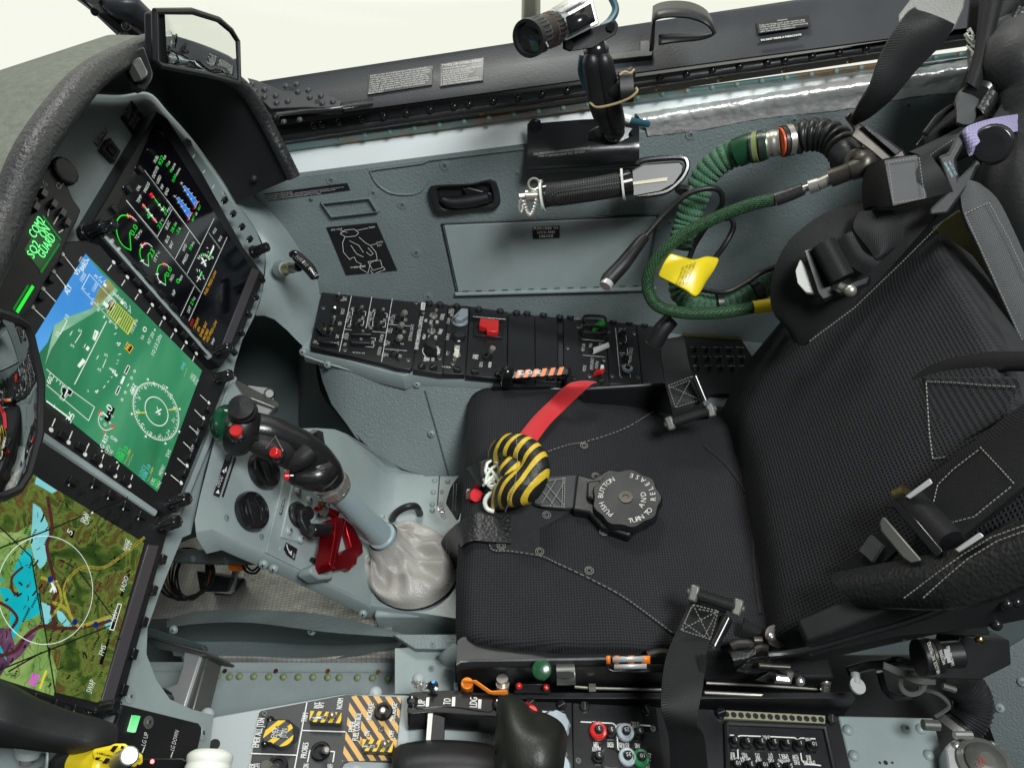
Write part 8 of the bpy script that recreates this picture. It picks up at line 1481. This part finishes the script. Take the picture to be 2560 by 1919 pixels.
sect([(845,728),(905,705),(990,690)],[1.055,1.045,1.035],[.0200,.0195,.019],mat('dark_green_tube',(.008,.055,.022),.3),'cuff');sect([(905,706),(925,702)],[1.042,1.04],.0202,rubber,'tape_band');sect([(925,702),(948,698)],[1.04,1.037],.0205,tape_green,'olive_band');sect([(948,698),(970,694)],[1.037,1.035],.0200,rubber,'tape_ring')
sect([(985,690),(1050,678)],[1.035,1.028],[.0175,.0165,.0175,.0165,.0175],nickel,'steel_collar',10);sect([(1046,679),(1056,677)],1.027,.0186,mat('orange_seal',(.6,.1,.03),.4),'seal_ring');sect([(1058,676),(1078,672)],1.026,.020,rubber,'end_ring');sect([(1078,672),(1104,667)],1.024,.0205,nickel,'hose_clamp')
sect([(1350,720),(1385,760),(1440,800)],[.985,.975,.965],[.0205,.0185,.0175],rubber,'elbow');sect([(618,905),(612,925)],1.105,.0195,rubber,'strap_band');sect([(745,1447),(770,1444)],1.095,.0155,rubber,'lower_band');sect([(920,1398),(955,1382)],1.085,.0155,rubber,'lower_ring')
cn=thing('hose_connector',at(E(1480,700),.95),'dark bronze hose connector block with a flat clasp on the harness','connector')
mb=MB();a=PA(E,[(1355,560),(1385,530),(1440,600),(1460,590),(1640,720),(1650,745),(1560,790),(1480,720),(1385,650),(1400,620)],.94);mb.prism([p+ray(E(1480,700))*.02 for p in a],a);obj('clasp',mb,dark_metal,cn,bevel=.002);mb=MB();a=PA(E,[(1440,600),(1465,595),(1630,720),(1600,740)],.932);mb.prism([p+ray(E(1480,700))*.006 for p in a],a);obj('plate',mb,blk_gloss,cn,bevel=.001)
sect([(1290,850),(1360,825),(1420,800)],[.965,.955,.945],[.0112,.0108,.0108],dark_metal,'barrel',par=cn);sect([(1380,815),(1440,795),(1450,775),(1440,755)],[.95,.945,.945,.95],[.0108,.0135,.0145,.013],dark_metal,'elbow',par=cn);mb=MB();mb.lathe(axes(at(E(1425,775),.952),-ray(E(1425,775))),[(.0175,-.006),(.0175,-.001),(.015,.001)],32);obj('flange',mb,dark_metal,cn)
bh=thing('braided_hose',at(E(500,1200),1.07),'thin dark green braided hose looping below the knitted hose','hose');sect([(1025,950),(930,970),(840,1000),(740,1040),(620,1100),(500,1190),(425,1300),(425,1400),(480,1465),(600,1492),(760,1490),(920,1465)],[1.0,1.01,1.02,1.03,1.04,1.05,1.06,1.065,1.06,1.055,1.05,1.05],.0082,braid,'braid',6,bh);sect([(918,1466),(1030,1450),(1060,1440)],[1.05,1.05,1.05],.0090,yellow,'yellow_sleeve',3,bh);sect([(1028,950),(1100,925),(1160,900)],[.998,.99,.982],[.0088,.0085,.0075],rubber,'rubber_sleeve',3,bh);sect([(1160,900),(1195,890)],[.982,.978],.0045,nickel,'tip',2,bh);sect([(1190,892),(1235,878)],[.978,.972],.0085,steel,'knurled_nut',2,bh);sect([(1235,878),(1292,852)],[.972,.965],.0075,nickel,'bayonet',2,bh)
bc_=thing('audio_cable',at(E(300,1250),1.08),'black audio cable with a fat tapered plug hanging in front of the wall','cable');sect([(222,1352),(235,1330),(300,1260),(370,1170),(405,1130)],[1.04,1.045,1.05,1.06,1.065],[.0085,.0105,.0100,.0085,.0065],blk,'plug',4,bc_);sect([(215,1365),(228,1345)],[1.038,1.041],.0082,silver_lb,'plug_tip',2,bc_);sect([(400,1135),(420,1110),(500,1020),(600,930),(700,898),(760,910),(775,960),(750,1010),(690,1090),(640,1170),(610,1250)],[1.065,1.065,1.06,1.05,1.045,1.05,1.06,1.08,1.10,1.11,1.12],.0038,blk,'cable',6,bc_);sect([(740,1230),(790,1160),(825,1090),(820,1050),(790,1040)],[1.10,1.09,1.09,1.1,1.12],.0038,blk,'cable_loop',6,bc_);sect([(650,1375),(780,1393),(880,1350),(960,1300),(1040,1268)],[1.09,1.07,1.07,1.07,1.08],.0036,blk,'cable_tail',6,bc_)
tg=thing('yellow_tag',at(E(600,1300),1.07),'bright yellow tag wrapped round the hoses with small print','tag');mb=MB();T1=PA(E,[(525,1203),(600,1225),(645,1232),(700,1218),(762,1228)],[1.07,1.06,1.055,1.06,1.075]);T2=PA(E,[(490,1260),(570,1290),(620,1300),(680,1290),(735,1290)],[1.065,1.05,1.047,1.05,1.065]);T3=PA(E,[(462,1320),(545,1362),(595,1390),(648,1425),(690,1345)],[1.065,1.05,1.048,1.05,1.065]);mb.loft([smooth(r,4)for r in(T1,T2,T3)]);obj('tag_sheet',mb,yellow,tg,sol=.0012,sub=1,sharp=180);mb=MB();TP=pl3(T1[1],T2[3],T3[2])
for k in range(4):mb.text(TP,['KEEP CLEAR OF','PART 25-8002001','NO 7203 REF 1467','USE WITH CARE'][k],E(600-k*18+40,1248+k*6),E(560-k*18+40,1350+k*5),h=.008,cap=.003)
obj('print',mb,blk,tg)
pgk=thing('hanging_plug',at(VV(1430,720),1.05),'short black cylindrical plug with pale end standing by the starboard lap strap','plug');mb=MB();mb.tube(PA(VV,[(1413,742),(1430,712),(1450,690)],[1.1,1.09,1.09]),[.0125,.0125,.0115],18);obj('body',mb,blk,pgk);mb=MB();mb.tube(PA(VV,[(1411,746),(1414,740)],1.1),.0118,18);obj('tip',mb,silver_lb,pgk)
mo=thing('release_handle',CS.on(Q(880,720),.02),'orange and black striped handle lettered MOR at the starboard seat edge','handle');MQ=pl3(CS.on(Q(600,680),.035),CS.on(Q(1200,660),.035),CS.on(Q(620,770),.028))
mb=MB();mb.plate(MQ,Q((600,695),(700,688),(1185,655),(1218,670),(1225,700),(1215,740),(660,778),(560,780)),.0,-.01);obj('bar',mb,blk_gloss,mo,bevel=.002);mb=MB()
for k in range(6):x=665+k*88;w_=48;yy=688-k*6.2;mb.poly(MQ.ons(Q((x+18,yy+2),(x+18+w_,yy-2),(x+w_-12,yy+78),(x-12+(12 if k==0 else 0),yy+84)),.0006))
obj('orange_stripe',mb,orange,mo);mb=MB()
for ch,x,y in(('M',752,735),('O',840,730),('R',928,725)):mb.text(MQ,ch,Q(x,y),Q(x-3,y-38),h=.0012,cap=.0095,bold=.7)
obj('lettering',mb,white,mo);mb=MB();mb.ball(CS.on(Q(572,715),.03),.0115,16);mb.cyl(CS.on(Q(572,715),.03),CS.on(Q(575,830),.0),.010,n=16);mb.tube(CS.ons(Q((1205,690),(1225,760),(1215,850)),.02),.006,10);mb.plate(CS,Q((455,790),(520,760),(1220,790),(1230,860),(430,860)),-.003,-.02);obj('pivot',mb,blk_gloss,mo)
ph2=thing('side_release_handle',at(H(1810,560),.87),'small orange edged handle with a silver band at the port seat edge','handle');mb=MB();a=PA(H,[(1635,500),(1960,490),(1985,520),(1990,590),(1940,610),(1690,615),(1635,590)],.872);mb.prism([p+V3((0,.004,-.012))for p in a],a);obj('bar',mb,blk_gloss,ph2,bevel=.003);mb=MB()
for x0,x1 in((1630,1662),(1690,1730),(1800,1850),(1905,1975)):mb.add(PA(H,[(x0,500),(x1,498),(x1,562),(x0,565)],.8705),[(0,1,2,3)])
obj('orange_stripe',mb,orange,ph2,sol=.0005);mb=MB();mb.add(PA(H,[(1678,512),(1930,502),(1925,545),(1680,552)],.8685),[(0,1,2,3)]);mb.add(PA(H,[(1692,568),(1948,562),(1948,600),(1690,606)],.869),[(0,1,2,3)]);obj('silver_band',mb,silver_lb,ph2,sol=.0006)
sm_t=thing('seat_mechanism',at(H(900,700),.93),'black linkage with orange lever, green knob and steel rod along the port seat side','mechanism')
mb=MB();mb.box((.17,.402,-.955),(.48,.008,.055));a=PA(H,[(900,720),(1190,722),(1190,800),(900,795)],.93);mb.prism([p+V3((0,.01,-.02))for p in a],a);a=PA(H,[(1730,620),(2090,615),(2090,635),(1735,640)],.9);mb.prism([p+V3((0,.01,-.004))for p in a],a);obj('actuator_box',mb,blk,sm_t,bevel=.001)
mb=MB();mb.cyl(at(H(530,715),.905),at(H(530,770),.92),.0072,.007,24);a=PA(H,[(495,690),(600,690),(720,775),(850,770),(855,805),(740,808),(700,800),(580,712),(500,712)],.9);mb.prism([p+V3((0,.002,-.006))for p in a],a);obj('orange_lever',mb,orange_m,sm_t,bevel=.0008)
mb=MB();mb.lathe(axes(at(H(1120,610),.89),-ray(H(1120,610))+V3((0,0,.1))),[(.0108,-.008),(.0114,-.003),(.0108,.001),(.008,.0022),(.002,.0026)],32);obj('green_knob',mb,green_knob,sm_t)
mb=MB();mb.tube(PA(H,[(1380,745),(1510,755),(2330,775)],[.93,.93,.95]),.0018,10);mb.tube(PA(J,[(380,705),(700,720),(1030,740)],[.95,.96,.97]),.002,8);mb.tube(PA(J,[(370,760),(900,785),(985,785)],[.93,.95,.95]),[.0022,.0025,.005],8);mb.lathe(axes(at(H(1518,753),.928),V3((1,0,0))),[(.005,-.004),(.005,.004)],6);mb.cyl(at(H(808,680),.91),at(H(812,790),.92),.0068,.0068,20);mb.lathe(axes(at(H(810,735),.912),V3((0,.3,.9))),[(.0078,-.003),(.0078,.003)],20);mb.ball(at(J(1068,700),.96),.007,12);mb.cyl(at(J(1068,720),.96),at(J(1068,760),.96),.006,n=10);obj('steel_rod',mb,nickel,sm_t)
mb=MB();mb.tube([at(H(1235+0,650),.905),at(H(1380,645),.905)],.0115,18);obj('slotted_guide',mb,gunmetal,sm_t);mb=MB();mb.plate(Pl(at(H(1310,645),.885),-ray(H(1310,645))),H((1240,625),(1340,622),(1375,630),(1378,670),(1340,678),(1240,668)),.0,-.004);obj('guide_slot',mb,hood_blk,sm_t)
mb=MB();mb.ball(at(H(940,738),.915),.0042,10);mb.ball(at(H(1155,748),.92),.004,8);obj('red_tip',mb,red,sm_t)
lkp=thing('locking_pin',at(H(262,730),.9),'small blue tipped pin with a tangle of steel chain on the port deck edge','pin');mb=MB();mb.cyl(at(H(262,740),.9),at(H(262,778),.905),.0025,n=12,m=0);mb.lathe(axes(at(H(262,740),.9),V3((0,-.2,1))),[(.0062,0),(.0062,.001),(.003,.002)],24,m=0);mb.cyl(at(H(263,732),.898),at(H(263,705),.893),.0020,n=12,m=1);obj('pin',mb,[blk_gloss,mat('blue_anodised',(.01,.12,.35),.3,metal=.5)],lkp);mb=MB();random.seed(31)
for k in range(14):c0=at(H(120+k*8+random.uniform(-6,6),745+random.uniform(-28,22)),.905);b_=random.uniform(0,6);mb.tube([c0+V3((.0032*math.cos(i*.9+b_),.0026*math.sin(i*.9),.002*math.cos(i*.9-b_)))for i in range(8)],.0009,5)
obj('chain',mb,steel,lkp)
ud=thing('under_seat_sheet',at(H(200,500),1.02),'grey floor sheet with screws between the pedestal and the port seat rail','sheet');UP=Pl(at(H(250,550),1.0),(.02,-.12,1));mb=MB();mb.plate(UP,H((-40,440),(130,440),(470,450),(520,560),(520,800),(-40,800)),.0,-.004);obj('sheet',mb,grey,ud);mb=MB();mb.tube(PA(H,[(320,520),(420,515),(560,510)],[.985,.98,.98]),[.006,.016,.018],16);mb.tube(PA(H,[(430,765),(560,755)],[.96,.96]),[.008,.014],16);obj('bulge',mb,grey,ud,sharp=80);mb=MB();mb.plate(UP,H((-60,330),(470,330),(490,450),(120,445)),.012,.0);obj('step_plate',mb,grey_rough,ud,bevel=.001)
for p in H((262,410),(247,600)):inst('screw','wscrews',None,None,ud,UP.fr(p,None,.0125 if p[1]<1630 else.0005))
for p in H((147,685),):inst('rivet','drv',None,None,ud,UP.fr(p,None,.0))
an=thing('belt_anchor',at(J(760,580),.9),'grey metal lap belt anchor with rods and rings at the port seat corner','anchor');mb=MB();mb.tube(smooth(PA(J,[(40,545),(120,530),(200,545)],.9),3),.005,10);mb.tube(smooth(PA(J,[(520,495),(560,478),(620,478),(640,492)],.88),3),.0055,10);mb.tube(smooth(PA(J,[(655,515),(690,500),(735,510)],.88),3),.005,10);mb.lathe(axes(at(J(780,440),.885),V3((0,-.3,1))),[(.0125,-.012),(.0125,.004)],28);mb.cyl(at(J(650,460),.88),at(J(705,460),.88),.0045,n=16);mb.cyl(at(J(680,605),.87),at(J(865,615),.87),.0035,n=8);obj('ring',mb,dark_metal,an,bevel=.001);mb=MB();mb.ball(at(J(755,440),.866),.005,10);mb.ball(at(J(922,695),.88),.0055,10);mb.tube(PA(J,[(780,680),(855,685),(860,640)],.87),.005,8);obj('steel_end',mb,steel,an)
mb=MB();mb.strap(PA(J,[(510,520),(600,510),(660,490)],.88),PA(J,[(540,605),(590,590),(640,555)],.88),.004,4,fold=.008);a=PA(J,[(550,640),(640,560),(740,545),(770,590),(750,640),(640,655)],.885);mb.prism([p+V3((0,.01,-.01))for p in a],a);a=PA(J,[(660,690),(850,720),(960,690),(940,640),(850,650),(780,620)],.89);mb.prism([p+V3((0,.01,-.02))for p in a],a);obj('belt_sleeve',mb,leatherette,an,bevel=.001)
il=thing('inertia_lock',at(J(1800,550),.85),'black inertia lock housing with a brass banded drum and white lettering','lock');mb=MB();a=PA(J,[(1840,430),(2130,460),(2140,600),(1960,690),(1700,680),(1800,600)],.86);mb.prism([p+V3((0,.03,-.03))for p in a],a);a=PA(J,[(1465,440),(1490,405),(1840,380),(2000,375),(2020,430),(1900,440),(1700,425),(1480,450)],.84);mb.prism([p+V3((0,.01,-.01))for p in a],a);obj('housing',mb,blk,il,bevel=.0015)
d0,d1=at(J(1600,560),.84),at(J(1790,545),.84);mb=MB();mb.cyl(d0,d0.lerp(d1,.25),.0198,n=32,m=1);mb.cyl(d0.lerp(d1,.25),d0.lerp(d1,.40),.0202,n=32,m=0);mb.cyl(d0.lerp(d1,.40),d0.lerp(d1,.62),.0190,n=32,m=1);mb.cyl(d0.lerp(d1,.62),d1.lerp(d0,-.3),.0142,n=32,m=1);obj('drum',mb,[dark_metal,blk],il,bevel=.0015);mb=MB();IP=pl3(at(J(1680,500),.820),at(J(1700,620),.820),at(J(1800,560),.826))
for s_,a,b in(('HR LOCK, INC. MILFORD',(1730,645),(1672,465)),('MS27765',(1765,590),(1738,512)),('1680-00-488',(1812,600),(1782,490))):mb.text(IP,s_,J(*a),J(*b),h=.002,cap=.0045)
obj('lettering',mb,white,il);mb=MB();mb.poly(IP.ons(J((1765,590),(1748,512),(1778,508),(1795,588)),.002));obj('plate_label',mb,silver_lb,il);mb=MB()
for p in J((1525,436),(1955,455)):mb.ball(at(p,.832),.005,12)
obj('brass_screw',mb,brass,il)
wr_=thing('wire_harness',at(J(1560,700),.9),'loose loops of steel cable and a white plug hanging below the inertia lock','wires');mb=MB()
for k in range(3):mb.tube(smooth([at(J(1570+(78-k*7)*math.cos(a),705+(72-k*6)*math.sin(a)),.875)for a in[x*.524 for x in range(11-k)]],3),.0017,6)
for k in range(4):mb.tube(smooth(PA(J,[(1400,590+k*8),(1500,630+k*9),(1600,680+k*8),(1700,690+k*6)],.87),4),.0015,6)
mb.tube(smooth(PA(J,[(1600,735),(1720,770),(1780,840),(1700,900)],.9),5),.0022,6);mb.tube(PA(J,[(1740,722),(1815,745)],.86),.0035,8);mb.tube(PA(J,[(1630,945),(1720,950)],.9),.006,12);obj('steel_cable',mb,gunmetal,wr_);mb=MB();mb.cyl(at(J(1238,655),.92),at(J(1245,715),.91),.0055,.005,18);mb.lathe(axes(at(J(1252,722),.908),V3((.2,-.1,.9))),[(.0095,-.0015),(.0095,.0015)],24);obj('white_plug',mb,silver_lb,wr_);mb=MB();mb.tube(smooth(PA(J,[(1200,640),(1300,610),(1400,600),(1480,580),(1600,600)],.93),4),.006,10);mb.tube(smooth(PA(J,[(1380,640),(1420,760),(1500,790),(1560,780)],.93),4),.004,8);obj('loom',mb,blk_gloss,wr_)
bq=thing('ventilation_hose',at(J(1900,850),.95),'black corrugated ventilation hose with a steel clamp above the regulator','hose');qq_=smooth(PA(J,[(1840,700),(1900,760),(1920,850),(1880,940),(1830,980)],.97),16);mb=MB();mb.tube(qq_,[.021+.002*(i%3==1)for i in range(len(qq_))],24);obj('corrugated_hose',mb,rubber,bq);mb=MB();mb.tube(PA(J,[(1845,955),(1820,990)],.955),.0238,28);mb.tube(PA(J,[(1810,1005),(1910,1005)],.9),.0045,10);obj('clamp',mb,steel,bq)
rw=thing('aft_side_structure',at(J(2080,900),1.0),'dark grey aft cockpit structure panel with screws at the lower right','panel');mb=MB();AP=pl3(at(J(1950,600),1.02),at(J(2300,500),1.0),at(J(2120,1200),.98));mb.plate(AP,J((1900,640),(2400,330),(2400,1400),(2150,1400),(2050,1060)),.0,-.01);obj('sheet',mb,grey_dark,rw)
for p in J((2070,850),(2200,700)):inst('screw','cscrew',None,None,rw,AP.fr(p,None,.0))
dx=thing('aft_equipment_bay',(.5,.3,-1.08),'black equipment box filling the gap behind the port console','box');mb=MB();mb.box((.53,.33,-1.16),(.55,.40,.16));mb.box((.1,.40,-1.1),(.5,.12,.1));obj('box',mb,blk,dx,bevel=.004)
mir=bpy.data.materials.new('mirror_glass');mir.use_nodes=True;bm_=mir.node_tree.nodes['Principled BSDF'];bm_.inputs['Base Color'].default_value=(.80,.82,.80,1);bm_.inputs['Metallic'].default_value=1;bm_.inputs['Roughness'].default_value=.01
def mirror(label,c,px,pg,ctr,d_,tgt,td,R=.3):
 P=at(c(*ctr),d_);Tt=at(tgt,td);n=((Tt-P).normalized()-P.normalized()).normalized();pl=Pl(P,n);t=thing('rear_view_mirror',P,label,'mirror')
 px=[(q[0],q[1])for q in c(*px)];pg=[(q[0],q[1])for q in c(*pg)];cv=lambda p:p-n*((p-P).length_squared/(2*R))
 a=pl.ons(px);mb=MB();mb.prism([cv(p)-n*.014 for p in a],[cv(p)-n*.002 for p in a]);obj('housing',mb,blk,t,bevel=.003,seg=3)
 mb=MB();mb.tube([cv(p)for p in pl.ons(px+px[:1])],.0035,8);obj('frame_edge',mb,blk,t)
 v2,f2,_=filled(None,pg,14);mb=MB();mb.add([cv(pl.on(p))+n*.0008 for p in v2],f2);obj('mirror_glass',mb,mir,t,sharp=180)
mirror('small black framed mirror mounted on top of the glareshield rim',A,[(1034,75),(1240,72),(1420,128),(1510,195),(1565,265),(1578,535),(1340,480),(1070,420),(1045,390)],[(1085,95),(1240,97),(1400,145),(1490,210),(1540,270),(1558,510),(1350,462),(1110,415),(1100,380)],(1320,290),.87,(1215,105),1.1,.35)
mirror('large black framed mirror at the left edge reflecting the seat and console',B,[(-260,470),(-60,455),(60,465),(170,505),(245,545),(268,600),(300,900),(290,1240),(240,1500),(190,1600),(100,1645),(-60,1655),(-260,1600)],[(-240,500),(-60,490),(50,492),(160,530),(225,570),(245,620),(275,900),(265,1230),(220,1480),(170,1575),(90,1612),(-60,1620),(-240,1580)],(90,1050),.50,(1200,960),1.15,.22)
